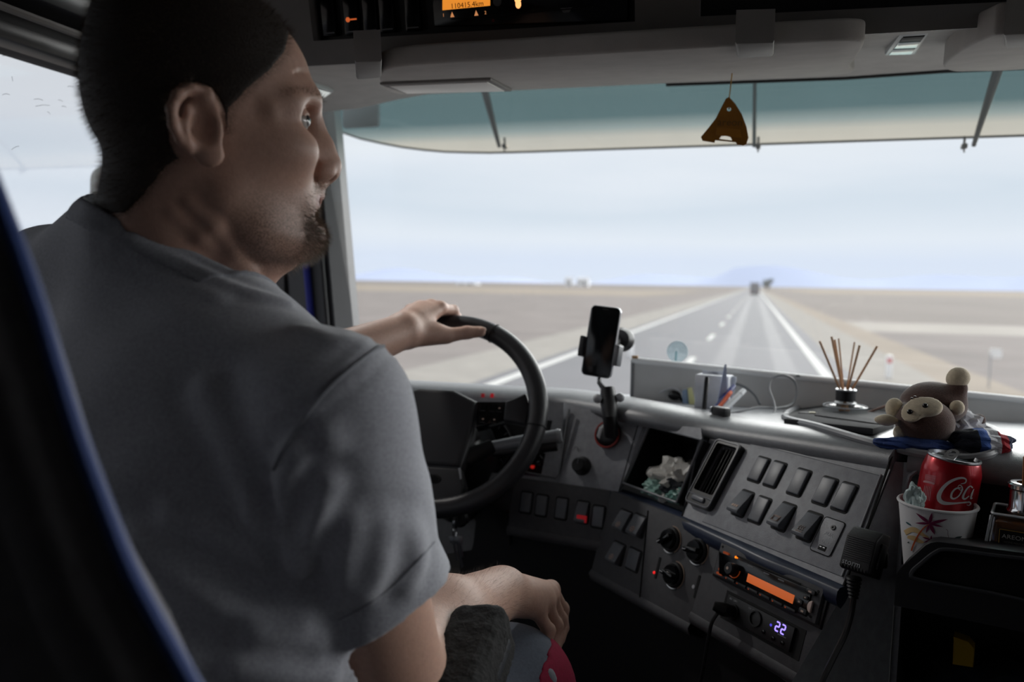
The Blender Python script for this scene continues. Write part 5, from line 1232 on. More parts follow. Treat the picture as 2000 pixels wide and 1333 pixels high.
# hair: close crop, cap plus bristles
ha, hb, hc, hd = HL(560, 40), HL(530, 130), HL(448, 215), HL(442, 262)
def hairzone(q):
    """>0 inside the scalp area"""
    x, z = q[:, 0], q[:, 2]
    zs = np.array([HL(400, p, -.06)[2] for p in (425, 390, 330, 262, 215, 175, 130, 80, 30, -40)])
    xs = np.array([HL(p, 240, -.06)[0] for p in (240, 280, 330, 446, 452, 486, 530, 562, 575, 590)])
    f = np.interp(z, zs, xs) - x
    e = np.linalg.norm((q[:, [0, 2]] - HL(386, 245, -.08)[[0, 2]]) / np.array([.020, .031]), axis=1) - 1
    return np.minimum(np.minimum(f, z - zs[0]), np.where(z < HL(400, 245, -.08)[2] + .035, e * .03, .05))
# stubble and lips as a tone attribute of the skin
ca = bme.color_attributes.new('tone', 'FLOAT_COLOR', 'POINT'); nv = len(bme.vertices); tone = np.zeros((nv, 4), np.float32); tone[:, 3] = 1
def lpx(q): # head-local -> nominal pixel on the sagittal plane
    return q
j0, j1, j2 = HL(455, 330)[0], HL(560, 395), HL(480, 520)
xj, zj = hv[:, 0], hv[:, 2]
zm = HL(600, 393)[2]
jawline = np.clip((HL(400, 350)[2] - zj) / .035, 0, 1) * np.clip((xj - HL(425, 400)[0]) / .03, 0, 1) * np.clip((zj - (HL(450, 545)[2] - .0)) / .02, 0, 1)
mous = .7 * np.exp(-((zj - HL(600, 368)[2]) / .006) ** 2) * np.clip((xj - HL(585, 370)[0]) / .006, 0, 1) * (np.abs(hv[:, 1]) < .028)
gote = np.exp(-(((xj - HL(605, 455)[0]) / .022) ** 2 + ((zj - HL(605, 455)[2]) / .020) ** 2)) * (np.abs(hv[:, 1]) < .034)
lip = (np.exp(-((zj - zm) / .0055) ** 4) * np.clip((xj - HL(600, 393)[0]) / .004, 0, 1) * (np.abs(hv[:, 1]) < .022))
tone[:len(hv), 0] = np.clip(np.maximum(.72 * jawline, np.maximum(.8 * mous, gote)) * (1 - lip), 0, 1); tone[:len(hv), 1] = lip * .8
tone[:len(hv), 0] = np.maximum(tone[:len(hv), 0], np.clip(.5 + hairzone(hv) / .012, 0, 1))
ca.data.foreach_set('color', tone.ravel())
bo = link('body', bme, None, drv)
sh = link('shirt', mesh_np('shirt', [(sv, sf)], mat('tshirt_jersey', (156, 158, 166), .92, noise=.16, nscale=420, bump=.5, bscale=1500, sheen=.25)), None, drv)
sh['label'] = 'plain grey short-sleeved t-shirt'
for nm, pix, r in (('sleeve_seam', ((750, 676), (734, 682), (703, 706), (672, 731), (650, 752), (629, 774), (602, 808), (576, 842), (560, 867), (545, 892), (534, 918)), .0013), ('hem_stitching', [(660 + 21 * i, 1212 - 17.0 * i + 20 * math.sin(math.pi * i / 9)) for i in range(10)], .0006)):
    P, r = tube_on(nm, pix, r, None, .0004)
    if len(P) > 2: b = MB(); b.tube(smooth_path(P, 4), r, 6); b.obj(nm, mat('seam_thread', (128, 130, 137), .9), sh)
# collar band: a rib lying on the shirt around the neck opening
def collar(p):
    k = (p - cN) @ cn
    return np.maximum(np.maximum(shirt(p) - .0017, -(k + .019)), np.linalg.norm((p - (cN + cF) / 2)[:, :2], axis=1) - .096)
cmid = (cN + cF) / 2
cv_, cf_ = surfnet(collar, cmid - np.array([.15, .15, .11]), cmid + np.array([.15, .15, .11]), .0026, 1.6)
link('collar', mesh_np('collar', [(cv_, cf_)], mat('collar_rib', (142, 144, 151), .92, noise=.16, nscale=420, bump=.6, bscale=1300)), None, drv)
S7 = None
am_ = bpy.data.objects['armrest']; am_v = np.array([list(MW['armrest'] @ v.co) for v in am_.data.vertices]); am_f = np.array([list(p.vertices)[:3] for p in am_.data.polygons])
S7 = strands(am_v, am_f, 700, .010, .00011, np.array([0, 0, 0.]), .9, 15)
o = link('lint', mesh_np('lint', [S7], mat('lint_grey', (120, 118, 116), .9)), None, am_); o['kind'] = 'stuff'
# trousers with a crimson panel
lo = lambda p: np.maximum(legs(p, .008), 1.29 - p[:, 2])
gv2, gf2 = surfnet(lo, *gl, .008)
tro = link('trousers', mesh_np('trousers', [(gv2, gf2)], mat('trouser_cloth', (92, 98, 112), .9, noise=.12, nscale=300, bump=.4, bscale=1400, sheen=.2)), None, drv)
q0, q1 = at(1078, 1240, 1.0), at(1040, 1345, 1.0); qn = np.cross(q1 - q0, ray(1059, 1290)); qn /= np.linalg.norm(qn)
if qn @ (at(1100, 1300, 1.0) - q0) < 0: qn = -qn
red = lambda p: np.maximum(np.maximum(legs(p, .0095), 1.40 - p[:, 2]), np.maximum(-((p - q0) @ qn), .80 - p[:, 1]))
ev_, ef_ = surfnet(red, KN - np.array([.12, .15, .3]), KN + np.array([.14, .25, .12]), .006)
link('trouser_panel', mesh_np('panel', [(ev_, ef_)], mat('crimson_cloth', (150, 26, 62), .9, noise=.1, nscale=200, bump=.4, bscale=1200)), None, drv)['label'] = 'crimson side panel of the trousers'
g0, g1 = at(1046, 1345, .96), at(1096, 1345, .97)
pk = lambda p: ell(p, at(1066, 1356, .955), (.017, .018, .034))
kv, kf = surfnet(pk, at(1072, 1352, .965) - .06, at(1072, 1352, .965) + .06, .003)
link('pocket_lining', mesh_np('lining', [(kv, kf)], mat('pale_cloth', (140, 142, 150), .9, noise=.1, nscale=300)), None, drv)['label'] = 'pale grey pocket lining poking out'
# shoes
b = MB()
for c in (FT, FTL): b.ball(c + np.array([0, .05, -.035]), (.052, .145, .055), sub=3)
tag(b.obj('shoes', M_BLK, drv), kind='stuff')
# eyes
for s in (-1, 1):
    c = l2w(eyeC * np.array([1, -s, 1])); m = axes(c, (0, 0, 1), HB @ np.array([.93, -.30, .02]))
    b = MB(); b.ball((0, 0, 0), eyeR, M=m, sub=3); e_ = b.obj('eye', mat('eye_white_shaded', (150, 145, 140), .12, coat=.5), drv)  # white toned down, shade on the eye put into its colour
    b = MB(); b.lathe([(0, eyeR + .0007), (.002, eyeR + .0006), (.0045, eyeR * .93 + .0006), (.0058, eyeR * .885)], 20, M=m, cap=False); b.obj('iris', mat('iris_brown', (64, 62, 62), .1, coat=.6), e_)
    b = MB(); b.lathe([(0, eyeR + .0010), (.0021, eyeR + .0008)], 16, M=m, cap=False); b.obj('pupil', M_GBLK, e_)
cap_f = lambda q: np.maximum(np.maximum(head_base(q) - .0010, -(head_base(q) + .004)), -(hairzone(q) - .002))
cv, cf = surfnet(cap_f, (-.135, -.105, -.13), (.13, .105, .135), .0024)
M_HAIR = mat('cropped_hair', (40, 31, 25), .7, noise=.25, nscale=500, bump=.8, bscale=900)
ho = link('hair', mesh_np('hair', [(HO + cv @ HB.T, cf)], M_HAIR), None, drv)
hzn = lambda c: (hairzone((c - HO) @ HB) > 0).astype(float)
S1 = strands(hvw, hf, 26000, .0085, .00013, lambda P: np.array([0, 0, -.45]) - hx * .15, .25, 5, hzn)
o = link('hair_bristles', mesh_np('bristles', [S1], mat('hair_strand', (74, 56, 42), .5)), None, ho); o['kind'] = 'stuff'
gz = lambda c: np.exp(-((((c - HO) @ hx - HL(606, 455)[0]) / .020) ** 2 + (((c - HO) @ hz - HL(606, 458)[2]) / .019) ** 2)) * (np.abs((c - HO) @ hy) < .036)
S2 = strands(hvw, hf, 5200, .0085, .00013, np.array([0, 0, -.7]), .35, 6, gz)
jz = lambda c: np.concatenate([jawline, [0]])[:1].sum() * 0 + np.clip((HL(400, 365)[2] - (c - HO) @ hz) / .04, 0, 1) * np.clip(((c - HO) @ hx - HL(440, 400)[0]) / .03, 0, 1) * np.clip(((c - HO) @ hz - HL(450, 535)[2]) / .01, 0, 1)
S3 = strands(hvw, hf, 9000, .0026, .00010, np.array([0, 0, -.6]), .3, 8, jz)
mz = lambda c: np.exp(-(((c - HO) @ hz - HL(600, 368)[2]) / .006) ** 2) * (((c - HO) @ hx) > HL(590, 370)[0]) * (np.abs((c - HO) @ hy) < .027)
S4 = strands(hvw, hf, 700, .0032, .0001, np.array([0, 0, -.9]), .25, 9, mz)
o = link('beard', mesh_np('beard', [S2, S3, S4], mat('beard_strand', (120, 106, 92), .5)), None, drv); o['kind'] = 'stuff'
bz_ = lambda c: np.exp(-((((c - HO) @ hz) - np.interp((c - HO) @ hx, [HL(535, 210)[0], HL(585, 205)[0], HL(618, 205)[0]], [HL(535, 214)[2], HL(585, 203)[2], HL(618, 203)[2]])) / .0035) ** 2) * (((c - HO) @ hx) > HL(538, 210)[0]) * (np.abs((c - HO) @ hy) > .008)
S5 = strands(hvw, hf, 900, .006, .00012, lambda P: -hx * .9 + np.array([0, 0, .15]), .2, 10, bz_)
o = link('eyebrows', mesh_np('eyebrows', [S5], mat('brow_strand', (84, 66, 52), .5)), None, drv); o['kind'] = 'stuff'
fz = lambda c: np.clip(((c - FM) @ ((WR - FM) / np.linalg.norm(WR - FM)) + .06) / .03, 0, 1) * (((c - WR) @ ((WR - FM) / np.linalg.norm(WR - FM))) < .01)
S6 = strands(rv, rf, 2200, .011, .00007, lambda P: (WR - FM) / np.linalg.norm(WR - FM) * 1.3, .35, 11, fz)
o = link('arm_hair', mesh_np('arm_hair', [S6], MATS['brow_strand']), None, bo); o['kind'] = 'stuff'
# thumb nail of the left hand
tv0 = (LT[3] - LT[2]) / np.linalg.norm(LT[3] - LT[2]); vw = CC - LT[3]; vw /= np.linalg.norm(vw)
nl = vw * .8 + np.array([0, 0, .35]); nl -= tv0 * (nl @ tv0); nl /= np.linalg.norm(nl)
b = MB(); b.ball((0, 0, 0), (.0072, .0052, .0016), M=axes(LT[3] + nl * .0090 + tv0 * .003, tv0, nl)); b.obj('nail', mat('nail', (206, 168, 152), .3), bo)
# ------------------------------------------------------------------ passenger side of the dash: open compartment, bin, pocket
def qr(x, y, w=0.): return Q.uv(x, y, w)
u0, vt = qr(1770, 960)[0], qr(1810, 919)[1]; zsh = 1.858; vb = float((zsh - Q.o[2]) / Q.u[2])
h1 = [(u0, vb), (.62, vb), (.62, vt), (u0 + .012, vt), (u0 + .003, vt - .010), (u0, vt - .025)]
ul, vl0, vl1 = qr(1756, 1250)[0], qr(1800, 1186)[1], -.40
h2 = [(ul, vl1), (.62, vl1), (.62, vl0), (ul, vl0)]
b = MB(); b.holed([(0, -.44), (.80, -.44), (.80, .0), (0, 0)], [h1, h2], -.004, 0, M=Q.M()); pod = b.obj('side_panel', M_DASH, dash)
for h, dpt, nm in ((h1, .17, 'open_compartment'), (h2, .20, 'lower_pocket')):
    b = MB()
    for i in range(len(h)):
        p, q = h[i], h[(i + 1) % len(h)]; b.face([Q.p(*p, 0), Q.p(*q, 0), Q.p(*q, -dpt), Q.p(*p, -dpt)])
    b.face([Q.p(*p, -dpt) for p in h]); b.obj(nm, M_BLK, dash)
b = MB(); b.tube([Q.p(*p, .001) for p in h1], .003, 6, closed=True); b.obj('compartment_rim', M_DASH, dash)
# bin with a recessed front
BW = .125
bp_ = [qr(x, y, BW) for x, y in ((1750, 1124), (1764, 1106), (1808, 1066), (1818, 1061), (1832, 1059), (2110, 1095))]
vbl = qr(1900, 1215, BW)[1]
bo_ = [(bp_[0][0], vbl)] + [(p[0], p[1]) for p in bp_] + [(bp_[-1][0], vbl)]
ip = smooth_path([np.array(qr(x, y, BW)) for x, y in ((1780, 1120), (1800, 1100), (1826, 1080), (1850, 1074), (1930, 1084), (2080, 1106), (2092, 1150), (2080, 1187), (1930, 1158), (1796, 1133))], 4, True)
ip = [tuple(p) for p in ip]
b = MB(); b.holed(bo_[::-1], [ip], BW - .004, BW, M=Q.M()); b.obj('bin_front', M_BLK, dash)
b = MB(); b.grid([[Q.p(*p, BW) for p in bp_], [Q.p(p[0], p[1] + .001, BW - .003) for p in bp_], [Q.p(p[0], p[1] - .002, -.002) for p in bp_]]); b.grid([[Q.p(bo_[0][0], vbl, BW), Q.p(*bp_[0], BW)], [Q.p(bo_[0][0], vbl, 0), Q.p(*bp_[0], 0)]]); b.obj('bin_edge', M_BLK, dash, ang=60)
b = MB(); b.grid([[Q.p(*p, BW) for p in ip], [Q.p(*p, BW - .012) for p in ip]], closed=True); b.face([Q.p(*p, BW - .012) for p in ip]); b.obj('bin_recess', M_VBLK, dash)
b = MB(); b.tube([Q.p(*p, BW + .0005) for p in ip], .0022, 6, closed=True); b.obj('recess_rim', mat('rim_dark', (58, 60, 64), .5), dash)
b = MB(); ub0, ub1 = bp_[0][0] + .004, .60; vf = vb - .003
b.grid([[Q.p(ub0, vf, -.002), Q.p(ub0, vf, BW - .004)], [Q.p(ub1, vf, -.002), Q.p(ub1, vf, BW - .004)]]); b.grid([[Q.p(ub0, vbl, -.002), Q.p(ub0, vbl, BW - .004)], [Q.p(ub1, vbl, -.002), Q.p(ub1, vbl, BW - .004)]]); b.obj('bin_floor', M_BLK, dash)
# things down in the pocket
yp = Q.p(*qr(1882, 1278, -.04), -.04)
b = MB(); mY = Q.M(*qr(1882, 1278, -.04), -.04); b.prism([(-.011, -.016), (.011, -.014), (.011, .009), (.004, .016), (-.012, .018)], -.03, 0, .002, M=mY); o = b.obj('packet', mat('yellow_card', (196, 158, 30), .6), None); tag(o, 'yellow card packet lying in the dark pocket at the bottom right', 'packet')
pc = Q.p(*qr(1860, 1315, -.09), -.09); o = crumple('folded_jacket', mat('dark_cloth', (40, 46, 54), .9, noise=.3, nscale=60), pc + np.array([.05, .02, -.012]), (.095, .055, .030), seed=3, amp=.3); tag(o, 'dark folded jacket under the yellow packet in the bottom right pocket', 'jacket')

# ------------------------------------------------------------------ where a pixel's ray meets the shelf
from mathutils.bvhtree import BVHTree
_sh = bpy.data.objects['top_shelf']; _bv = BVHTree.FromPolygons([Vector(v.co) + Vector((0, 0, 0)) for v in _sh.data.vertices], [tuple(p.vertices) for p in _sh.data.polygons])
_bm2 = bpy.data.objects['padded_brow']; _bv2 = BVHTree.FromPolygons([Vector(v.co) for v in _bm2.data.vertices], [tuple(p.vertices) for p in _bm2.data.polygons])
_bm3 = bpy.data.objects['side_brow']; _bv3 = BVHTree.FromPolygons([Vector(v.co) for v in _bm3.data.vertices], [tuple(p.vertices) for p in _bm3.data.polygons])
def on_shelf(px, py):
    r = ray(px, py); best = None
    for bv in (_bv, _bv2, _bv3):
        h = bv.ray_cast(Vector(CC), Vector(r))
        if h[0] is not None and (best is None or h[3] < best[1]): best = (np.array(h[0]), h[3])
    return best[0] if best else hit(px, py, 2, 1.98)
def shz(x, y):
    h = _bv.ray_cast(Vector((x, y, 3)), Vector((0, 0, -1))); return h[0].z if h[0] else 1.99
ZU = (0, 0, 1)
def up_at(p, yaw=0.): return Matrix.Translation(Vector(p)) @ Matrix.Rotation(yaw, 4, 'Z')

# board standing along the windscreen
YBd = 1.60
bl, br = hit(1237, 703, 1, YBd), hit(2150, 797, 1, YBd)
t = thing('divider_board', 'long grey board with a white rail on top standing along the windscreen', 'board', (bl[0], YBd, 1.96)); 
b = MB(); zb = lambda x: shz(x, YBd) - .006
pts = [(bl[0], bl[2]), (bl[0], zb(bl[0])), ((bl[0] + br[0]) / 2, zb((bl[0] + br[0]) / 2)), (br[0], zb(br[0])), (br[0], br[2])]
MX = Matrix([[1, 0, 0, 0], [0, 0, 1, YBd], [0, 1, 0, 0], [0, 0, 0, 1]])
b.prism(pts, -.004, .004, M=MX); b.obj('panel', M_BOARD, t)
b = MB(); b.tube([bl + np.array([-.002, -.004, 0]), br + np.array([0, -.004, 0])], .0062, 8); rl = b.obj('top_rail', mat('rail_white', (240, 241, 242), .35), t)
b = MB(); b.tube([bl + np.array([-.001, -.004, 0]), np.array([bl[0] - .001, YBd - .004, zb(bl[0])])], .0035, 6); b.obj('end_rail', mat('rail_grey', (110, 112, 114), .4), t)
b = MB(); b.box(bl + np.array([.004, -.006, .006]), (.012, .006, .006), .001); b.obj('rail_cap', mat('rusty', (170, 132, 90), .7), rl)
b = MB(); p = hit(1558, 734, 1, YBd - .01); b.box(p, (.008, .006, .004), .001); b.obj('rail_joint', mat('rail_grey', (110, 112, 114), .4), rl)

# suction disc on the board's edge
sp_ = hit(1323, 687, 1, 1.66)
t = thing('suction_cup', 'clear round suction cup stuck to the windscreen above the grey board', 'suction cup', sp_)
ms = axes(sp_, (1, 0, 0), (-.1, -1, .1)); gcl = glass('clear_rubber', (.78, .87, .9), .10)
b = MB(); b.lathe([(.0215, 0), (.018, .003), (.010, .006), (.005, .009), (.004, .013), (0, .013)], 28, M=ms); b.obj('disc', gcl, t)
b = MB(); b.tube([(.0205 * math.cos(a), .0205 * math.sin(a), 0.0005) for a in np.linspace(0, 6.28, 28, endpoint=False)], .0009, 5, M=ms, closed=True); b.obj('rim', mat('cup_rim', (186, 206, 214), .3), t)
b = MB(); b.tube([ms @ Vector((0, 0, .012)), ms @ Vector((0, -.012, .014)), ms @ Vector((0, -.022, .012))], .0016, 6); b.obj('hook', mat('teal_hook', (96, 150, 160), .4), t)

# ------------------------------------------------------------------ air freshener on a string
def af(px, py, w=0.): return hit(px, py, 1, 1.30 + w)
APl = Plane(af(1424, 240), (1, 0, 0), ZU)
q = [APl.uv(x, y) for x, y in ((1424, 190), (1436, 203), (1449, 224), (1458, 248), (1462, 270), (1458, 282), (1452, 285), (1440, 283), (1437, 278), (1397, 274), (1396, 279), (1372, 275), (1369, 268), (1384, 250), (1398, 232), (1410, 208), (1418, 193))]
hol = [(APl.uv(1424, 214)[0] + .0032 * math.cos(a), APl.uv(1424, 214)[1] + .0032 * math.sin(a)) for a in np.linspace(0, 6.28, 14, endpoint=False)]
sl = [APl.uv(x, y) for x, y in ((1405, 272), (1409, 266), (1418, 265), (1427, 268), (1430, 275))]
t = thing('air_freshener', 'amber triangular air freshener hanging on a string in front of the teal visor', 'air freshener', APl.o)
M_AMB = mat('amber_card', (150, 98, 20), .45, noise=.1, nscale=80)
b = MB(); b.holed(q, [hol, sl], -.002, .002, M=APl.M()); b.obj('card', M_AMB, t)
b = MB(); b.prism([APl.uv(x, y) for x, y in ((1400, 250), (1446, 254), (1449, 270), (1398, 264))][::-1], .0015, .0028, .0004, M=APl.M()); b.obj('raised_panel', mat('amber_panel', (166, 110, 26), .4), t)
text_mb('areon', .0155, APl.M(*APl.uv(1426, 240), .0021, R_(-3)), .0003, 1.05).obj('lettering', mat('amber_print', (108, 78, 34), .6), t)
st = [af(1424, 214), af(1424, 194), af(1428, 160), af(1434, 108)]
b = MB(); b.tube(st, .0009, 5); b.obj('string', mat('amber_string', (190, 140, 40), .6), t)

# ------------------------------------------------------------------ phone in its holder
PP = tilted(at(1175, 668, 1.43), (.985, -.17), 8); PP = Plane(PP.o, PP.t * math.cos(R_(-5)) + PP.u * math.sin(R_(-5)), PP.u * math.cos(R_(-5)) - PP.t * math.sin(R_(-5)))
s4 = [PP.uv(x, y) for x, y in ((1151, 596), (1211, 600), (1195, 741), (1137, 733))]
pw_, ph_ = (s4[1][0] - s4[0][0] + s4[2][0] - s4[3][0]) / 2, (s4[0][1] - s4[3][1] + s4[1][1] - s4[2][1]) / 2
pcx, pcy = sum(p[0] for p in s4) / 4, sum(p[1] for p in s4) / 4
t = thing('smartphone', 'black smartphone with a dark screen, upright in the holder on the dashboard', 'phone', PP.M(pcx, pcy)); pm = PP.M(pcx, pcy)
b = MB(); b.prism(rrect(pw_, ph_, .009, 5), -.008, 0, .0015, M=pm, top_only=False); b.obj('case', mat('phone_frame', (166, 168, 172), .3, metal=.6), t)
b = MB(); b.prism(rrect(pw_ * .95, ph_ * .975, .0075, 5), -.0005, .0007, .0004, M=pm); b.obj('screen', mat('phone_glass', (14, 17, 20), .14, noise=.5, nscale=60), t)
b = MB(); b.prism(rrect(.012, .0016, .0007, 2, 0, ph_ * .455), .0006, .0009, M=pm); b.obj('earpiece', M_VBLK, t)
t = thing('phone_holder', 'black phone holder with a suction base and red ring on the dash panel', 'holder', PP.M(pcx, pcy, -.02))
b = MB(); b.prism(rrect(pw_ * .8, ph_ * .5, .008, 4, 0, -ph_ * .12), -.018, -.009, .002, M=pm); b.obj('back_plate', M_BLK, t)
for s_ in (-1, 1):
    b = MB(); b.prism(rrect(.010, .038, .003, 3, s_ * (pw_ / 2 + .005), -ph_ * (.16 if s_ > 0 else .10)), -.016, .006, .002, M=pm); b.prism(rrect(.012, .034, .003, 3, s_ * (pw_ / 2), -ph_ * .13), -.017, -.0095, .001, M=pm); b.obj('clamp', mat('clamp_plastic', (40, 41, 44), .4) if s_ < 0 else mat('clamp_grey2', (104, 106, 110), .35), t)
b = MB(); b.lathe([(.0, -.010), (.022, -.010), (.023, 0), (.018, .012), (0, .014)], 26, M=axes(at(1214, 664, 1.48), (1, 0, 0), (-.15, -1, .1))); b.obj('swivel_disc', M_BLK, t)
b = MB(); b.tube([at(1196, 672, 1.455), at(1214, 664, 1.48)], .009, 10); b.obj('disc_arm', M_BLK, t)
b = MB(); b.tube([pm @ Vector((.004, -ph_ / 2 - .001, -.012)), at(1170, 748, 1.425), at(1186, 768, 1.415)], [.004, .004, .007], 10); b.obj('stem', mat('stem_grey', (70, 72, 76), .4), t)
KB = PK.p(*PK.uv(1190, 852), 0)
b = MB(); b.tube([at(1186, 757, 1.405), at(1189, 785, 1.40), at(1191, 815, KB_d := proj(KB)[2] - .035), at(1194, 850, proj(KB)[2] - .022)], [.012, .0155, .0125, .013], 14); b.obj('arm', M_BLK, t)
for x, y, r in ((1167, 779, .0085), (1211, 777, .0085)):
    b = MB(); b.ball(at(x, y, 1.395), (r, r * .8, r)); b.obj('locking_knob', mat('knob_pale', (176, 178, 182), .3), t)
mk_ = PK.M(*PK.uv(1190, 851), 0)
b = MB(); b.lathe([(0, .001), (.0235, .001), (.0235, .008), (.019, .013), (.012, .016), (0, .016)], 28, M=mk_); b.obj('base', M_BLK, t)
b = MB(); b.tube([(.0225 * math.cos(a), .0225 * math.sin(a), .0095) for a in np.linspace(0, 6.28, 36, endpoint=False)], .0022, 6, M=mk_, closed=True); b.obj('red_ring', mat('ring_red', (150, 44, 38), .45), t)
b = MB(); b.prism([(-.017 + .0, -.006), (-.009, -.012), (-.006, .012), (-.014, .010)], .012, .0165, .002, M=mk_); b.obj('pale_lever', mat('lever_pale', (160, 162, 166), .35), t)

# ------------------------------------------------------------------ plastic bags stuffed in the cubby
cc = ((cub[0][0] + cub[1][0]) / 2, (cub[0][1] + cub[2][1]) / 2)
M_BAG = mat('bag_film', (206, 204, 198), .35, noise=.2, nscale=40, trans=.0)
o = crumple('plastic_bag', M_BAG, PC.p(cc[0] + .018, cub[0][1] + .036, -.050), (.048, .040, .034), seed=11, amp=.8, freq=4.5); tag(o, 'crumpled whitish plastic bag stuffed in the open dash cubby', 'bag')
o = crumple('plastic_bag', mat('bag_green', (150, 186, 176), .4, noise=.15, nscale=40), PC.p(cc[0] - .004, cub[0][1] + .017, -.036), (.034, .026, .017), seed=5, amp=.7, freq=4.5); tag(o, 'pale green plastic bag at the bottom left of the cubby, under the white bag', 'bag')
o = crumple('plastic_bag', mat('bag_teal', (128, 170, 160), .4, noise=.15, nscale=40), PC.p(cub[1][0] - .026, cub[0][1] + .012, -.026), (.022, .018, .012), seed=8, amp=.6, freq=4.); tag(o, 'small teal plastic bag at the cubby\'s right corner beside the vent', 'bag')
o = crumple('dark_glove', mat('dark_wool', (36, 40, 46), .9, noise=.2, nscale=90), PC.p(cub[1][0] - .040, cub[0][1] + .024, -.028), (.024, .018, .014), seed=9, amp=.5); tag(o, 'black crumpled glove between the plastic bags in the cubby', 'glove')

# ------------------------------------------------------------------ pens, papers, glasses on the shelf
def standing(px, py, dy=0.): return on_shelf(px, py) + np.array([0, dy, 0])
pb_ = on_shelf(1392, 800)
t = thing('paper_holder', 'small white cardboard holder full of notes, standing on the dash by the pens', 'holder', pb_); M = up_at(pb_ + np.array([.0, .02, 0]), R_(-14))
k = proj(pb_)[2] / FPX
b = MB(); b.box((0, 0, 33 * k), (66 * k, .035, 66 * k), .002, M=M); b.obj('box', mat('card_white', (218, 220, 226), .8, noise=.04, nscale=120), t)
b = MB()
for dx, dz, yaw in ((-.016, .004, .1), (.004, .006, -.05), (.018, .002, .12)): b.box((dx, .004, 33 * k + dz), (.028, .0015, 66 * k), M=M @ Matrix.Rotation(yaw, 4, 'Y'))
tag(b.obj('notes', mat('note_white', (206, 210, 220), .8), t), kind='stuff')
def pen(name, p0, p1, r, col, label, capc=None, d0=None, d1=None):
    a = at(*p0, d0); c = at(*p1, d1); o = thing(name, label, 'pen', a); 
    b = MB(); b.tube([a, a + (c - a) * .82], r, 10); b.obj('barrel', mat('pen_' + name + str(col[0]), col, .35), o)
    b = MB(); b.tube([a + (c - a) * .80, c], [r * 1.08, r * .9], 10); b.obj('cap', mat('cap_' + name + str((capc or col)[0]), capc or col, .35), o)
dpn = proj(on_shelf(1408, 806))[2]
pen('ballpoint_pen', (1394, 801), (1434, 754), .0042, (36, 52, 130), 'blue ballpoint pen leaning in the dash clip, leftmost of three', (30, 44, 120), dpn, dpn + .05)
pen('ballpoint_pen', (1401, 800), (1428, 766), .0036, (226, 92, 40), 'short orange pen leaning between the blue and white pens', (232, 104, 50), dpn - .005, dpn + .03)
pen('marker_pen', (1412, 803), (1453, 763), .0052, (216, 218, 222), 'thick white marker leaning beside the orange pen', (226, 228, 232), dpn - .01, dpn + .03)
pen('marker_pen', (1375, 800), (1381, 737), .0040, (26, 27, 30), 'thin black pen standing upright against the white note holder', (22, 22, 24), dpn + .0, dpn + .012)
a = at(1413, 752, dpn + .035); mW = axes(a, (1, -.2, 0), (0.2, -1, .2)); kk = (dpn + .035) / FPX
t = thing('folded_leaflet', 'pale blue folded leaflet standing as a narrow peak behind the pens', 'leaflet', a)
b = MB(); b.prism([(-9 * kk, -34 * kk), (9 * kk, -32 * kk), (2 * kk, 40 * kk), (-1 * kk, 40 * kk)], -.002, .002, M=mW); b.obj('front_sheet', mat('leaflet_blue', (176, 186, 212), .7), t)
b = MB(); b.prism([(-5 * kk, -34 * kk), (14 * kk, -30 * kk), (3 * kk, 37 * kk)], -.010, -.007, M=mW); b.obj('rear_sheet', mat('leaflet_pale', (206, 212, 226), .7), t)
cl = on_shelf(1408, 812)
t = thing('cable_clip', 'black clip on the padded dash edge that holds pens and a cable', 'clip', cl); M = up_at(cl, R_(-40))
b = MB(); b.box((0, 0, .007), (.030, .016, .015), .003, M=M); b.obj('body', M_BLK, t)
b = MB(); b.box((-.0155, -.002, .008), (.004, .014, .010), .001, M=M); b.obj('port', M_STEEL, t)
def px_path(pts, r, name, m, label, cat, n=4, parent=None):
    P = [at(x, y, d) for x, y, d in pts]; b = MB(); b.tube(smooth_path(P, n), r, 6); o = b.obj(name, m); tag(o, label, cat); return o
d0 = dpn
M_CAB2 = mat('cable_grey', (128, 130, 134), .5)
px_path([(1418, 812, d0), (1450, 817, d0), (1490, 817, d0 + 0.012), (1512, 806, d0 + 0.031), (1511, 785, d0 + 0.056), (1502, 760, d0 + 0.081), (1508, 739, d0 + 0.093), (1530, 733, d0 + 0.099), (1551, 744, d0 + 0.099), (1556, 768, d0 + 0.093), (1546, 790, d0 + 0.081), (1518, 797, d0 + 0.056), (1480, 796, d0 + 0.037), (1452, 803, d0 + 0.019), (1424, 808, d0 + 0.006)], .0021, 'charging_cable', M_CAB2, 'grey cable coiled in a standing loop in front of the board', 'cable')
px_path([(1432, 748, d0 + .12), (1455, 757, d0 + .12), (1474, 772, d0 + .10), (1484, 790, d0 + .08)], .0026, 'audio_cable', mat('cable_dark', (92, 94, 98), .5), 'short dark grey cable end leaning behind the pens', 'cable')
# white sunglasses
g0 = on_shelf(1312, 786); M = up_at(g0 + np.array([0, .01, .012]), R_(-20)); kk = proj(g0)[2] / FPX
t = thing('sunglasses', 'white-framed sunglasses lying on the dash left of the papers', 'glasses', g0)
M_WF = mat('frame_white', (206, 208, 212), .35)
b = MB(); b.tube(smooth_path([(-40 * kk, 0, -.010), (-24 * kk, -.004, .004), (-4 * kk, -.004, .014), (10 * kk, .0, .012), (22 * kk, .004, -.004)], 5), [.0045] * 21, 8, M=M, flat=.6); b.obj('frame', M_WF, t)
b = MB(); b.ball((6 * kk, -.004, .001), (.014, .003, .010), M=M); b.obj('lens', M_GBLK, t)
b = MB(); b.ball((26 * kk, .004, -.004), (.012, .003, .009), M=M); b.obj('lens', M_GBLK, t)
b = MB(); b.tube(smooth_path([(-40 * kk, 0, -.010), (-56 * kk, .01, -.008), (-74 * kk, .02, -.010)], 5), .003, 6, M=M, flat=.5); b.obj('temple', M_WF, t)
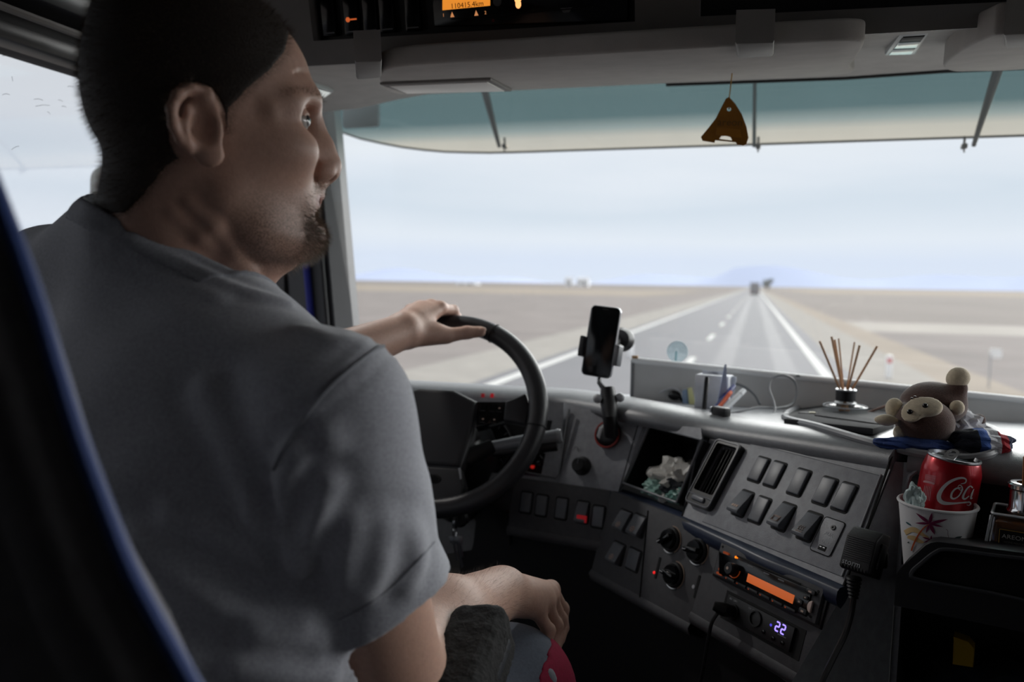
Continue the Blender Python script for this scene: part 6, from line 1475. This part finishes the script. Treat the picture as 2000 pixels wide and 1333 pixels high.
p = on_shelf(1346, 790); M = up_at(p, R_(10)); kk = proj(p)[2] / FPX
t = thing('snack_packet', 'small yellow and blue wrapper packet standing between the sunglasses and papers', 'packet', p)
b = MB(); b.prism([(-12 * kk, 0), (3 * kk, 0), (-2 * kk, 30 * kk), (-14 * kk, 26 * kk)], -.006, .0, .001, M=M @ Matrix.Rotation(R_(90), 4, 'X')); b.obj('blue_side', mat('wrap_blue', (132, 152, 178), .4), t)
b = MB(); b.prism([(0 * kk, 0), (12 * kk, 0), (4 * kk, 33 * kk), (-4 * kk, 31 * kk)], -.004, .003, .001, M=M @ Matrix.Rotation(R_(90), 4, 'X')); b.obj('yellow_side', mat('wrap_yellow', (206, 204, 150), .4), t)

# ------------------------------------------------------------------ tray in the shelf, flat case, cloths
tp = [on_shelf(x, y) for x, y in ((1532, 818), (1600, 838), (1700, 868), (1790, 890), (1870, 900), (1930, 894), (1954, 872), (1948, 848), (1915, 834), (1850, 822), (1750, 806), (1640, 793), (1570, 797))]
tl = smooth_path([p + np.array([0, 0, .003]) for p in tp], 4, True)
b = MB(); b.tube(tl, .0055, 8, closed=True); trm = b.obj('tray_rim', mat('tray_rim_plastic', (132, 134, 138), .4), dash)
cen = sum(tl) / len(tl); b = MB(); b.face([cen + (p - cen) * .985 + np.array([0, 0, -.0005]) for p in tl]); b.obj('tray_floor', mat('tray_floor', (34, 35, 38), .8), dash)
def lifted(px, py, h):
    p = on_shelf(px, py)
    for _ in range(6): z = max(shz(p[0], p[1]), on_shelf(px, py)[2] - .02) + h; p = hit(px, py, 2, z)
    return p
q4 = [lifted(x, y, .008) for x, y in ((1531, 818), (1582, 799), (1747, 826), (1704, 863))]
cz = sum(q4) / 4; q4[3] = q4[0] + q4[2] - q4[1] + (q4[3] - (q4[0] + q4[2] - q4[1])) * np.array([1, 1, 0])
t = thing('flat_case', 'flat black case with a notched corner lying across the dash tray', 'case', cz)
def cq(u, v, h=0.): return q4[0] * (1 - u) * (1 - v) + q4[1] * (1 - u) * v + q4[2] * u * v + q4[3] * u * (1 - v) + np.array([0, 0, h])
bm = bmesh.new(); tv_ = [bm.verts.new(p) for p in q4]; bv_ = [bm.verts.new(p - np.array([0, 0, .009])) for p in q4]
bm.faces.new(tv_); bm.faces.new(bv_[::-1])
for i in range(4): j = (i + 1) % 4; bm.faces.new((tv_[i], bv_[i], bv_[j], tv_[j]))
bmesh.ops.recalc_face_normals(bm, faces=bm.faces[:]); bmesh.ops.bevel(bm, geom=bm.edges[:], offset=.0018, segments=2, profile=.5, affect='EDGES')
b = MB(); b.add(bm); b.obj('lid', mat('case_black', (40, 41, 44), .8, spec=.15, bump=.3, bscale=700), t)
b = MB(); b.tube([cq(.22, .52, .0003), cq(.97, .52, .0003)], .0010, 5); b.obj('lid_groove', M_VBLK, t)
nc = cq(.10, .62); b = MB(); b.prism([(-.016, -.006), (.006, -.010), (.016, .002), (.004, .010), (-.012, .008)], -.002, .0012, .0005, M=up_at(nc)); nn = b.obj('notch', M_VBLK, t)
b = MB(); b.box(nc + np.array([.006, -.002, .0018]), (.010, .007, .002), .0008); b.obj('latch', mat('latch_cream', (196, 190, 160), .5), nn)
def stripe_cloth():
    m = mat('striped_cloth', (30, 36, 52), .95, bump=.6, bscale=500); tt = m.node_tree; bs = tt.nodes['Principled BSDF']
    tcn = tt.nodes.new('ShaderNodeTexCoord'); sp = tt.nodes.new('ShaderNodeSeparateXYZ'); tt.links.new(tcn.outputs['Generated'], sp.inputs[0])
    cr = tt.nodes.new('ShaderNodeValToRGB'); cr.color_ramp.interpolation = 'CONSTANT'; tt.links.new(sp.outputs[0], cr.inputs[0])
    e = cr.color_ramp.elements; e[0].color = (*lin((28, 32, 44)), 1); e[1].position = .42; e[1].color = (*lin((60, 92, 160)), 1)
    for p_, c_ in ((.56, (206, 208, 214)), (.72, (150, 28, 40)), (.84, (30, 40, 70))): k_ = e.new(p_); k_.color = (*lin(c_), 1)
    tt.links.new(cr.outputs[0], bs.inputs['Base Color']); return m
p = on_shelf(1912, 880); o = crumple('striped_scarf', stripe_cloth(), p + np.array([.005, .015, .008]), (.034, .03, .015), seed=21, amp=.35); tag(o, 'knitted scarf with blue, white and red stripes at the right end of the tray', 'scarf')
p = on_shelf(1792, 880); o = crumple('blue_cloth', mat('navy_cloth', (40, 62, 116), .95, noise=.35, nscale=40, bump=.6, bscale=500), p + np.array([.0, .012, .004]), (.046, .020, .010), seed=22, amp=.3); tag(o, 'dark blue cloth lying in the tray under the plush monkey', 'cloth')
p = on_shelf(1880, 862); o = crumple('tissue', mat('tissue_white', (206, 207, 211), .9, noise=.04, nscale=60), p + np.array([.0, .02, .014]), (.028, .024, .022), seed=23, amp=.5); tag(o, 'crumpled white tissue in the tray right of the plush monkey', 'tissue')
p = on_shelf(1592, 798); b = MB(); b.box(p + np.array([0, .02, .006]), (.032, .02, .012), .003); o = b.obj('card_pack', mat('card_white', (218, 220, 226), .8)); tag(o, 'small white pack behind the flat black case', 'pack')
px_path([(1682, 812, 1.40), (1720, 797, 1.40), (1762, 782, 1.42)], .0024, 'cord', mat('brown_cord', (104, 74, 62), .7), 'thin brown cord running from the reed diffuser to the monkey', 'cord')

# ------------------------------------------------------------------ reed diffuser
dp_ = on_shelf(1650, 812); kk = proj(dp_)[2] / FPX; dk_ = proj(dp_)[2]
t = thing('reed_diffuser', 'clear round perfume bottle with a black collar on the dash behind the flat case', 'bottle', dp_); M = up_at(dp_)
M_CG = mat('clear_glass', (235, 240, 242), .03, trans=1.0, ior=1.45)
b = MB(); b.lathe([(0, 0), (36 * kk, 0), (40 * kk, 4 * kk), (40 * kk, 17 * kk), (36 * kk, 22 * kk), (19 * kk, 25 * kk), (16 * kk, 28 * kk), (16 * kk, 31 * kk)], 32, M=M, cap=True); b.obj('bottle', glass('bottle_glass', (.86, .88, .89), .22), t)
b = MB(); b.lathe([(0, 1.5 * kk), (34 * kk, 1.5 * kk), (37 * kk, 4 * kk), (37 * kk, 7 * kk), (0, 7 * kk)], 28, M=M); b.obj('liquid', glass('pale_oil', (.86, .80, .72), .06), t)
for zz, rr in ((3 * kk, 40 * kk), (19 * kk, 40.3 * kk), (25 * kk, 20 * kk)):
    b = MB(); b.tube([(rr * math.cos(a), rr * math.sin(a), zz) for a in np.linspace(0, 6.28, 36, endpoint=False)], .0010, 5, M=M, closed=True); b.obj('glass_edge', mat('glass_edge', (206, 210, 214), .15), t)
b = MB(); b.lathe([(17 * kk, 29 * kk), (18.5 * kk, 30 * kk), (18.5 * kk, 49 * kk), (17 * kk, 51 * kk), (9 * kk, 51 * kk), (9 * kk, 46 * kk)], 28, M=M, cap=False); b.obj('collar', mat('collar_black', (16, 16, 18), .35), t)
b = MB(); b.lathe([(19 * kk, 49 * kk), (19.6 * kk, 50.5 * kk), (18.6 * kk, 52 * kk), (9 * kk, 52 * kk)], 28, M=M, cap=False); b.obj('collar_top', M_STEEL, t)
M_REED = mat('reed_wood', (186, 142, 104), .75, noise=.15, nscale=300)
tips = ((1601, 667, -.02, 'leftmost and most tilted reed of the clear diffuser'), (1624, 658, .0, 'tall reed second from the left in the clear diffuser'), (1630, 664, .014, 'reed just right of the tall one in the clear diffuser'), (1638, 662, .03, 'thin far reed near the middle of the clear diffuser'),
        (1669, 669, .03, 'thin far reed right of the middle in the clear diffuser'), (1679, 675, -.014, 'thick dark reed right of the middle in the clear diffuser'), (1713, 677, .0, 'rightmost reed, leaning out of the clear diffuser'))
for i, (x, y, dd, lb) in enumerate(tips):
    bx = 1650 + (x - 1650) * -.16; base = at(bx, 803, dk_ + dd * -.2); tip = at(x, y, dk_ + dd)
    b = MB(); b.tube([base, (base + tip) / 2, tip], .0019 if i not in (3, 4) else .0014, 7); o = b.obj('reed', M_REED); tag(o, lb, 'reed', 'reeds in the clear diffuser')

# ------------------------------------------------------------------ plush monkey
pmk = on_shelf(1812, 880); dm = proj(pmk)[2] + .03; kk = dm / FPX
t = thing('plush_monkey', 'brown and cream plush monkey lying upside down in the dash tray', 'soft toy', pmk)
def mk(x, y, dd=0.): return at(x, y, dm + dd)
M_BR = mat('plush_brown', (82, 58, 50), .95, noise=.18, nscale=260, bump=.7, bscale=900, sheen=.35); M_CR = mat('plush_cream', (214, 200, 174), .95, noise=.08, nscale=260, bump=.5, bscale=900, sheen=.3)
hC = mk(1806, 826)
def sdf_obj(name, fn, c, r, h, m, parent, label=None):
    v, f = surfnet(fn, np.asarray(c) - r, np.asarray(c) + r, h); o = link(name, mesh_np(name, [(v, f)], m), None, parent)
    if label: o['label'] = label
    return o
fw = (CC - hC) / np.linalg.norm(CC - hC); rt = np.cross(ZU, fw); rt /= np.linalg.norm(rt); upv = np.cross(fw, rt)
def MP(x, y, dd=0.): return mk(x, y, dd)
bodyf = lambda p: smin(smin(ell(p, MP(1822, 790, .045), np.array([62, 62, 46]) * kk), cap(p, MP(1855, 795, .03), MP(1873, 758, .02), 19 * kk, 16 * kk), .012), cap(p, MP(1880, 826, .04), MP(1912, 821, .03), 12 * kk, 13 * kk), .008)
sdf_obj('body', lambda p: smin(bodyf(p), cap(p, MP(1790, 800, .05), MP(1752, 800, .02), 15 * kk, 12 * kk), .008), MP(1830, 790, .03), .12, .0032, M_BR, t)
headf = lambda p: ell(p, hC, np.array([53, 53, 47]) * kk)
sdf_obj('head', headf, hC, .07, .0028, M_BR, t)
fc = hC + fw * 30 * kk
facef = lambda p: np.maximum(smin(smin(ell(p, MP(1798, 793, -.026), np.array([32, 18, 22]) * kk), ell(p, MP(1818, 795, -.024), np.array([20, 22, 15]) * kk), .008), ell(p, MP(1778, 810, -.026), np.array([17, 22, 15]) * kk), .008), headf(p) - .010)
fo = sdf_obj('face', facef, MP(1798, 798, -.02), .07, .0022, M_CR, t)
for x, y in ((1807, 793), (1777, 805)):
    e = trace(lambda p: np.minimum(facef(p), headf(p)), x, y)
    if e is None: e = MP(x, y, -.05)
    b = MB(); b.ball(e, 5.2 * kk); b.obj('eye', mat('plush_eye', (26, 22, 22), .2), fo)
for x, y in ((1781, 778), (1787, 775)):
    e = trace(lambda p: np.minimum(facef(p), headf(p)), x, y); e = MP(x, y, -.05) if e is None else e; b = MB(); b.ball(e, (2.6 * kk, 2.6 * kk, 1.5 * kk)); b.obj('nostril', mat('plush_eye', (26, 22, 22), .2), fo)
for (x, y, dd, r3, nm) in ((1869, 797, .0, (13, 12, 15), 'ear'), (1757, 846, .0, (11, 10, 14), 'ear'), (1872, 738, .02, (21, 20, 21), 'hand'), (1747, 798, .02, (17, 16, 21), 'hand'), (1731, 821, .0, (22, 14, 10), 'foot')):
    c = MP(x, y, dd); fn = (lambda c, r3, x: (lambda p: smin(ell(p, c, np.array(r3) * kk), sph(p, c + (rt * (-11 if nm == 'hand' and x > 1800 else 0) + upv * (-6 if nm == 'hand' else 0)) * kk, 9 * kk), .006)))(c, r3, x)
    sdf_obj(nm, fn, c, .035, .0024, M_CR, t)

# ------------------------------------------------------------------ paper cup and soda can
cb = at(1831, 983, .930)
cup = thing('paper_cup', 'white paper cup printed with a purple palm tree, in the open compartment', 'cup', (cb[0], cb[1], zsh)); CR, CR2, CHt = .0412, .030, cb[2] - zsh - .001
MC = up_at((cb[0], cb[1], zsh + .001))
M_CUP = mat('cup_paper', (222, 221, 222), .6, noise=.02, nscale=100)
b = MB(); b.lathe([(0, .003), (CR2 - .001, .003), (CR2, 0), (CR2 + .0006, .002), (CR, CHt), (CR - .0006, CHt), (CR2 - .0006, .004)], 44, M=MC, cap=False); b.obj('wall', M_CUP, cup)
b = MB(); b.tube([(CR * math.cos(a), CR * math.sin(a), CHt) for a in np.linspace(0, 2 * math.pi, 48, endpoint=False)], .0019, 8, M=MC, closed=True); b.obj('rolled_rim', M_CUP, cup)
def on_cup(px, py, off=.0004):
    r = ray(px, py); ax = np.array([cb[0], cb[1], 0]); lo_, hi_ = .80, 1.0
    for i in range(60):
        pass
        break
    d = .82
    for _ in range(300):
        p = CC + r * d; z = p[2] - zsh; rad = CR2 + (CR - CR2) * np.clip(z / CHt, -.5, 1.3) + off
        g = math.hypot(p[0] - cb[0], p[1] - cb[1]) - rad
        if g < .00005: break
        d += max(g * .7, .00003)
    return p
def zc8(x, y): return 1740 + x / 5.127, 860 + y / 5.127
def decal(name, polys, m, parent, surf):
    b = MB()
    for pl in polys:
        n = len(pl) // 2; top, bot = pl[:n], pl[n:][::-1]
        rows_ = [[surf(*zc8(*(np.array(a) * (1 - f) + np.array(c) * f))) for a, c in zip(top, bot)] for f in (0, .33, .66, 1)]
        b.grid(rows_)
    return b.obj(name, m, parent, ang=80)
def leaf(a, c, w, n=7):
    a, c = np.array(a, float), np.array(c, float); d = c - a; nrm = np.array([-d[1], d[0]]) / np.linalg.norm(d)
    ts = np.linspace(0, 1, n); up = [tuple(a + d * t + nrm * w * math.sin(math.pi * t ** .8)) for t in ts]; dn = [tuple(a + d * t - nrm * w * math.sin(math.pi * t ** .8)) for t in ts]
    return up + dn[::-1]
def ribbon(pts, ws, n=5):
    P = [np.array(p) for p in smooth_path([np.array([*p, 0.]) for p in pts], n)]; W_ = np.interp(np.linspace(0, 1, len(P)), np.linspace(0, 1, len(ws)), ws); up, dn = [], []
    for i, p in enumerate(P):
        d = P[min(i + 1, len(P) - 1)][:2] - P[max(i - 1, 0)][:2]; d /= max(np.linalg.norm(d), 1e-9); nrm = np.array([-d[1], d[0]]); up.append(tuple(p[:2] + nrm * W_[i])); dn.append(tuple(p[:2] - nrm * W_[i]))
    return up + dn[::-1]
M_PUR = mat('print_purple', (128, 26, 76), .6)
decal('dune_print', [ribbon([(140, 930), (200, 900), (250, 905), (320, 950), (380, 985)], [26, 26, 24, 16, 8]), ribbon([(165, 970), (230, 985), (290, 1015), (330, 1025)], [14, 26, 18, 8])], mat('print_sand', (216, 184, 132), .6), cup, on_cup)
decal('trunk_print', [ribbon([(384, 846), (330, 880), (270, 960), (225, 1050), (205, 1110)], [4, 7, 8, 8, 8])], mat('print_orange', (196, 84, 36), .6), cup, lambda x, y: on_cup(x, y, .0008))
for tipp, w in (((248, 730), 15), ((412, 728), 17), ((572, 794), 15), ((243, 832), 12), ((522, 872), 11), ((440, 950), 17), ((350, 934), 12)):
    decal('palm_leaf_print', [leaf((388, 838), tipp, w)], M_PUR, cup, lambda x, y: on_cup(x, y, .0008))
for a_, c_, w in (((400, 1000), (312, 972), 9), ((400, 1000), (325, 1030), 9), ((402, 1002), (405, 955), 9), ((402, 1002), (430, 985), 8)): decal('small_palm_print', [leaf(a_, c_, w)], M_PUR, cup, lambda x, y: on_cup(x, y, .0008))
decal('bird_print', [leaf((148, 820), (202, 860), 8)], mat('print_teal', (36, 90, 96), .6), cup, lambda x, y: on_cup(x, y, .0008))
decal('bush_print', [leaf((620, 1003), (716, 965), 16), leaf((560, 1003), (640, 985), 10), leaf((165, 1030), (185, 1020), 6)], mat('print_dark', (40, 62, 60), .6), cup, lambda x, y: on_cup(x, y, .0006))
decal('vine_print', [ribbon([(553, 895), (570, 910), (572, 950), (586, 990)], [2.5, 2, 2, 2])], mat('print_wine', (96, 40, 52), .6), cup, lambda x, y: on_cup(x, y, .0008))
o = crumple('candy_wrapper', mat('wrapper_mint', (196, 214, 212), .35, noise=.1, nscale=60), at(1787, 976, .922), (.010, .010, .016), seed=31, amp=.6); tag(o, 'pale mint crumpled wrapper inside the paper cup beside the red can', 'wrapper')
ir = ray(1850, 930); ir[2] = 0; ir /= np.linalg.norm(ir); irt = np.array([ir[1], -ir[0], 0])
cup_up = np.array([0, 0, 1.]) * math.cos(R_(7)) + irt * math.sin(R_(7)); ctop = at(1864, 891, .945)
CH, CRR, RRM = .110, .0322, .0278
MCan = axes(ctop - cup_up * CH, irt, cup_up); MCi = np.array(MCan.inverted())
can = thing('soda_can', 'small red soda can with white script lettering, standing in the paper cup', 'can', MCan)
M_CAN = mat('can_red', (172, 14, 30), .28, metal=.35, coat=.3)
b = MB(); b.lathe([(0, .006), (.020, .005), (.0235, .001), (.026, .0015), (CRR, .010), (CRR, CH - .020), (CRR - .0006, CH - .016), (RRM + .001, CH - .005), (RRM, CH - .003)], 48, M=MCan, cap=False); b.obj('body', M_CAN, can)
b = MB(); b.lathe([(RRM, CH - .004), (RRM + .0012, CH - .002), (RRM + .0008, CH), (RRM - .0006, CH), (RRM - .0018, CH - .004), (RRM - .0035, CH - .005), (0, CH - .0045)], 48, M=MCan, cap=False); top_ = b.obj('lid', M_STEEL, can)
b = MB(); b.prism(circ(.0085, 20, .004, -.012, .0065), CH - .0046, CH - .0043, M=MCan); b.obj('opening', M_VBLK, top_)
b = MB(); mt = MCan @ Matrix.Translation((-.004, .004, CH - .002)) @ Matrix.Rotation(R_(60), 4, 'Z') @ Matrix.Rotation(R_(-38), 4, 'Y'); b.holed(rrect(.024, .014, .0065, 5), [rrect(.009, .007, .003, 4, .004, 0)], -.0005, .0006, M=mt); b.obj('ring_pull', M_STEEL, top_)
def on_can(px, py, off=.0003):
    o_ = MCi[:3, :3] @ CC + MCi[:3, 3]; r = MCi[:3, :3] @ ray(px, py); a = r[0] ** 2 + r[1] ** 2; bb = 2 * (o_[0] * r[0] + o_[1] * r[1]); c = o_[0] ** 2 + o_[1] ** 2 - (CRR + off) ** 2; ds = bb * bb - 4 * a * c
    if ds < 0: t_ = -bb / (2 * a)
    else: t_ = (-bb - math.sqrt(ds)) / (2 * a)
    p = o_ + r * t_; s_ = (CRR + off) / math.hypot(p[0], p[1]); p = np.array([p[0] * s_, p[1] * s_, p[2]]); return np.array(MCan)[:3, :3] @ p + np.array(MCan)[:3, 3]
M_SCR = mat('script_white', (222, 220, 222), .4)
decal('script_letter', [ribbon([(700, 440), (745, 428), (752, 395), (715, 380), (650, 392), (575, 430), (515, 490), (482, 555), (490, 605), (535, 632), (620, 636), (700, 630), (790, 622)], [3, 6, 7, 10, 12, 15, 18, 22, 22, 18, 11, 7, 9], 6)], M_SCR, can, on_can)
decal('script_letter', [ribbon([(700, 480), (650, 488), (612, 530), (605, 575), (635, 588), (680, 560), (712, 505), (712, 470), (690, 452), (672, 470), (690, 500), (725, 498)], [6, 8, 10, 11, 8, 6, 8, 6, 4, 3, 3, 3], 6)], M_SCR, can, on_can)
decal('script_letter', [ribbon([(820, 480), (795, 462), (762, 490), (730, 545), (722, 580), (745, 590), (785, 560)], [8, 5, 8, 11, 12, 8, 4], 6)], M_SCR, can, on_can)
decal('script_letter', [ribbon([(832, 490), (812, 540), (800, 585), (818, 580)], [4, 9, 8, 4], 5), ribbon([(790, 622), (800, 640), (780, 655), (760, 648)], [8, 7, 5, 3], 5)], M_SCR, can, on_can)
ln = []
for i in range(7): y = 352 + i * 12; ln.append(ribbon([(345 - i * 2, y - 6), (400, y + 4), (452 - i * 2, y + 12)], [2.2, 2.2, 2.2], 3))
ln.append(ribbon([(325, 414), (380, 424), (436, 440)], [9, 9, 9], 3))
for i in range(5): x = 352 - i * 0; ln.append(ribbon([(340 + i * 16, 455 + i * 3), (330 + i * 16, 520 + i * 3), (322 + i * 16, 596 + i * 3)], [2., 3., 2.], 3))
tag(decal('small_print', ln, mat('can_print', (196, 140, 146), .5), can, on_can), kind='stuff')

# ------------------------------------------------------------------ square perfume diffuser at the right edge
tB2 = np.array([.955, -.297, 0]); nB2 = np.array([-.297, -.955, 0]); HB2 = .083
cTop = at(1936, 1003, .885); bc = cTop + tB2 * .032 - nB2 * .026
ZB2 = cTop[2] - HB2
MBt = Matrix([[tB2[i], -nB2[i], (0, 0, 1.)[i], (bc[0], bc[1], max(ZB2, zsh))[i]] for i in range(3)] + [[0, 0, 0, 1]])
HB2 = cTop[2] - max(ZB2, zsh)
t = thing('perfume_bottle', 'square glass perfume bottle with a chrome neck and black label at the right edge', 'bottle', MBt)
b = MB(); b.prism(rrect(.082, .066, .006, 3), 0, HB2, .004, M=MBt, taper=.78, seg=3); b.obj('glass', glass('flask_glass', (.80, .80, .80), .16), t)
b = MB(); b.prism(rrect(.072, .056, .004, 3), .006, HB2 * .90, .003, M=MBt, taper=.79); b.obj('liquid', mat('amber_oil', (128, 78, 38), .15, noise=.2, nscale=30), t)
b = MB(); b.lathe([(.0185, HB2), (.0195, HB2 + .002), (.0175, HB2 + .006), (.0175, HB2 + .026), (.0195, HB2 + .028), (.0195, HB2 + .032), (.017, HB2 + .034), (.011, HB2 + .034), (.011, HB2 + .01)], 36, M=MBt, cap=False); b.obj('chrome_neck', M_CHROME, t)
for i in range(4):
    x0, x1 = ((-.0317, -.0407), (.0317, .0407))[i % 2]; y0, y1 = ((-.0255, -.0327), (.0255, .0327))[i // 2]
    b = MB(); b.tube([MBt @ Vector((x0, y0, HB2 - .002)), MBt @ Vector((x1, y1, .002))], .0016, 6); b.obj('glass_edge', mat('glass_edge', (206, 210, 214), .15), t)
b = MB(); b.tube([MBt @ Vector((x, y, HB2)) for x, y in rrect(.063, .051, .004, 3)], .0014, 6, closed=True); b.obj('glass_edge', MATS['glass_edge'], t)
# sloping front face frame for the label
f0 = np.array(MBt @ Vector((0, -.0335, .0))); f1 = np.array(MBt @ Vector((0, -.0262, HB2))); LP_ = Plane((f0 + f1) / 2, tB2, f1 - f0)
lc = LP_.uv(1950, 1031); lcx, lcy = lc[0] + .029, lc[1] - .021
b = MB(); b.prism(rrect(.058, .042, .001, 2, lcx, lcy), .0, .001, M=LP_.M()); lb_ = b.obj('label', mat('label_black', (14, 13, 12), .5), t)
M_GOLD = mat('gold_print', (176, 130, 52), .4)
b = MB(); b.tube([LP_.p(x, y, .0011) for x, y in rrect(.0555, .0395, .0006, 2, lcx, lcy)], .0004, 4, closed=True); b.obj('gold_border', M_GOLD, lb_)
text_mb('AREON', .0064, LP_.M(lcx - .0135, lcy + .0125, .0011), .0001, 1.1).obj('name_lettering', mat('label_white', (206, 204, 200), .5), lb_)
text_mb('HOME PERFUME', .0028, LP_.M(lcx - .0125, lcy + .0065, .0011), .0001, 1.05).obj('line_lettering', mat('label_grey', (132, 128, 122), .5), lb_)
for k in range(8):
    a = R_(k * 45 + 10); l_ = .0075 if k % 4 else .012
    b = MB(); P0 = (lcx - .009, lcy - .0035); pl_2 = leaf((0, 0), (l_ * math.cos(a), l_ * .75 * math.sin(a)), .0011); b.prism([(P0[0] + x, P0[1] + y) for x, y in pl_2][:13], .001, .0014, M=LP_.M()); b.obj('flower_petal', M_GOLD, lb_)
nk = np.array(MBt @ Vector((0, 0, HB2 + .012)))
for i, (tx, ty, lb) in enumerate(((2003, 893, 'leftmost brown reed in the chrome-necked bottle'), (2012, 885, 'middle brown reed in the chrome-necked bottle'), (2034, 880, 'rightmost brown reed in the chrome-necked bottle'))):
    tip = at(tx, ty, .87 + i * .012); base = nk + np.array([.003 * (i - 1), 0, -.01]); b = MB(); b.tube([base, tip], .0023, 7); o = b.obj('reed', mat('reed_dark', (150, 96, 58), .7, noise=.15, nscale=300)); tag(o, lb, 'reed', 'reeds in the chrome-necked bottle')

# ------------------------------------------------------------------ hand microphone, its cord, and the charger lead
MPl = tilted(at(1673, 1084, .905), (.80, -.60), 22); mm = MPl.M()
t = thing('microphone', 'black ribbed radio hand microphone hanging at the corner of the dash', 'microphone', mm)
kk = .905 / FPX
fq = [MPl.uv(x, y) for x, y in ((1652, 1040), (1707, 1060), (1701, 1125), (1640, 1104))]
mw2, mh2 = (fq[1][0] - fq[0][0] + fq[2][0] - fq[3][0]) / 2, (fq[0][1] - fq[3][1] + fq[1][1] - fq[2][1]) / 2
mcx, mcy = sum(p[0] for p in fq) / 4, sum(p[1] for p in fq) / 4
bm = bmesh.new(); sec = [(-mh2 / 2 - .002, -.004), (-mh2 / 2, .0), (mh2 / 2, .0), (mh2 / 2 + .012, -.010), (mh2 / 2 + .012, -.030), (-mh2 / 2 - .002, -.030)]
A_ = [bm.verts.new((mcx - mw2 / 2, mcy + y, z)) for y, z in sec]; B_ = [bm.verts.new((mcx + mw2 / 2, mcy + y, z)) for y, z in sec]
bm.faces.new(A_); bm.faces.new(B_[::-1])
for i in range(6): j = (i + 1) % 6; bm.faces.new((A_[i], B_[i], B_[j], A_[j]))
bmesh.ops.recalc_face_normals(bm, faces=bm.faces[:]); bmesh.ops.bevel(bm, geom=bm.edges[:], offset=.003, segments=3, profile=.5, affect='EDGES', clamp_overlap=True)
b = MB(); b.add(bm, mm); b.obj('body', mat('mic_plastic', (30, 30, 32), .5, bump=.3, bscale=900), t, ang=40)
for k in range(11):
    y = mcy + mh2 * .46 - k * mh2 * .063; b = MB(); b.box((mcx, y, .0002), (mw2 * .86, .0011, .0012), .0004, M=mm); b.obj('rib', mat('mic_rib', (40, 40, 43), .45), t)
text_mb('storm', .0092, MPl.M(mcx - .004, mcy - mh2 * .33, .0004), .0002, 1.0).obj('lettering', mat('mic_print', (170, 172, 176), .5), t)
for k in range(8): b = MB(); b.box((mcx - mw2 * .38 + k * mw2 * .108, mcy - mh2 * .46, .0002), (.0016, .0035, .001), .0003, M=mm); b.obj('slot', M_VBLK, t)
b = MB(); b.box((mcx + mw2 / 2 + .001, mcy + .004, -.016), (.004, .03, .012), .0015, M=mm); b.obj('talk_key', M_BLK, t)
bt0 = at(1668, 1128, .915); bt1 = at(1667, 1168, .915)
b = MB(); b.tube([bt0 + (bt1 - bt0) * f for f in np.linspace(0, 1, 12)], [.0085 - .0035 * f + (.0008 if i % 2 else -.0006) for i, f in enumerate(np.linspace(0, 1, 12))], 12); b.obj('strain_relief', M_BLK, t)
b = MB(); b.tube(smooth_path([bt1, at(1662, 1200, .915), at(1650, 1240, .91), at(1628, 1285, .90), at(1606, 1330, .89), at(1590, 1375, .885)], 5), .0034, 8); b.obj('cord', M_BLK, t)
b = MB(); b.box(MPl.p(mcx + .004, mcy + .004, -.038), (.02, .02, .02), .003); b.obj('hang_clip', M_BLK, t)
pu, pv = PR2.uv(1431, 1195, .006)
t = thing('charger_lead', 'black charger plug in the lower dash socket with its lead hanging down', 'cable', PR2.M(pu, pv, .006))
b = MB(); b.tube([PR2.p(pu, pv, .004), PR2.p(pu - .002, pv, .022), PR2.p(pu - .010, pv + .001, .032)], [.0088, .0095, .006], 14); b.obj('plug', mat('plug_black', (14, 14, 15), .4), t)
c0 = PR2.p(pu - .010, pv + .001, .032); dd_ = proj(c0)[2]
b = MB(); b.tube(smooth_path([c0, at(1402, 1196, dd_ + .0), at(1390, 1218, dd_), at(1381, 1262, dd_ + .005), at(1374, 1305, dd_ + .01), at(1364, 1350, dd_ + .02)], 5), .0026, 7); b.obj('lead', M_BLK, t)
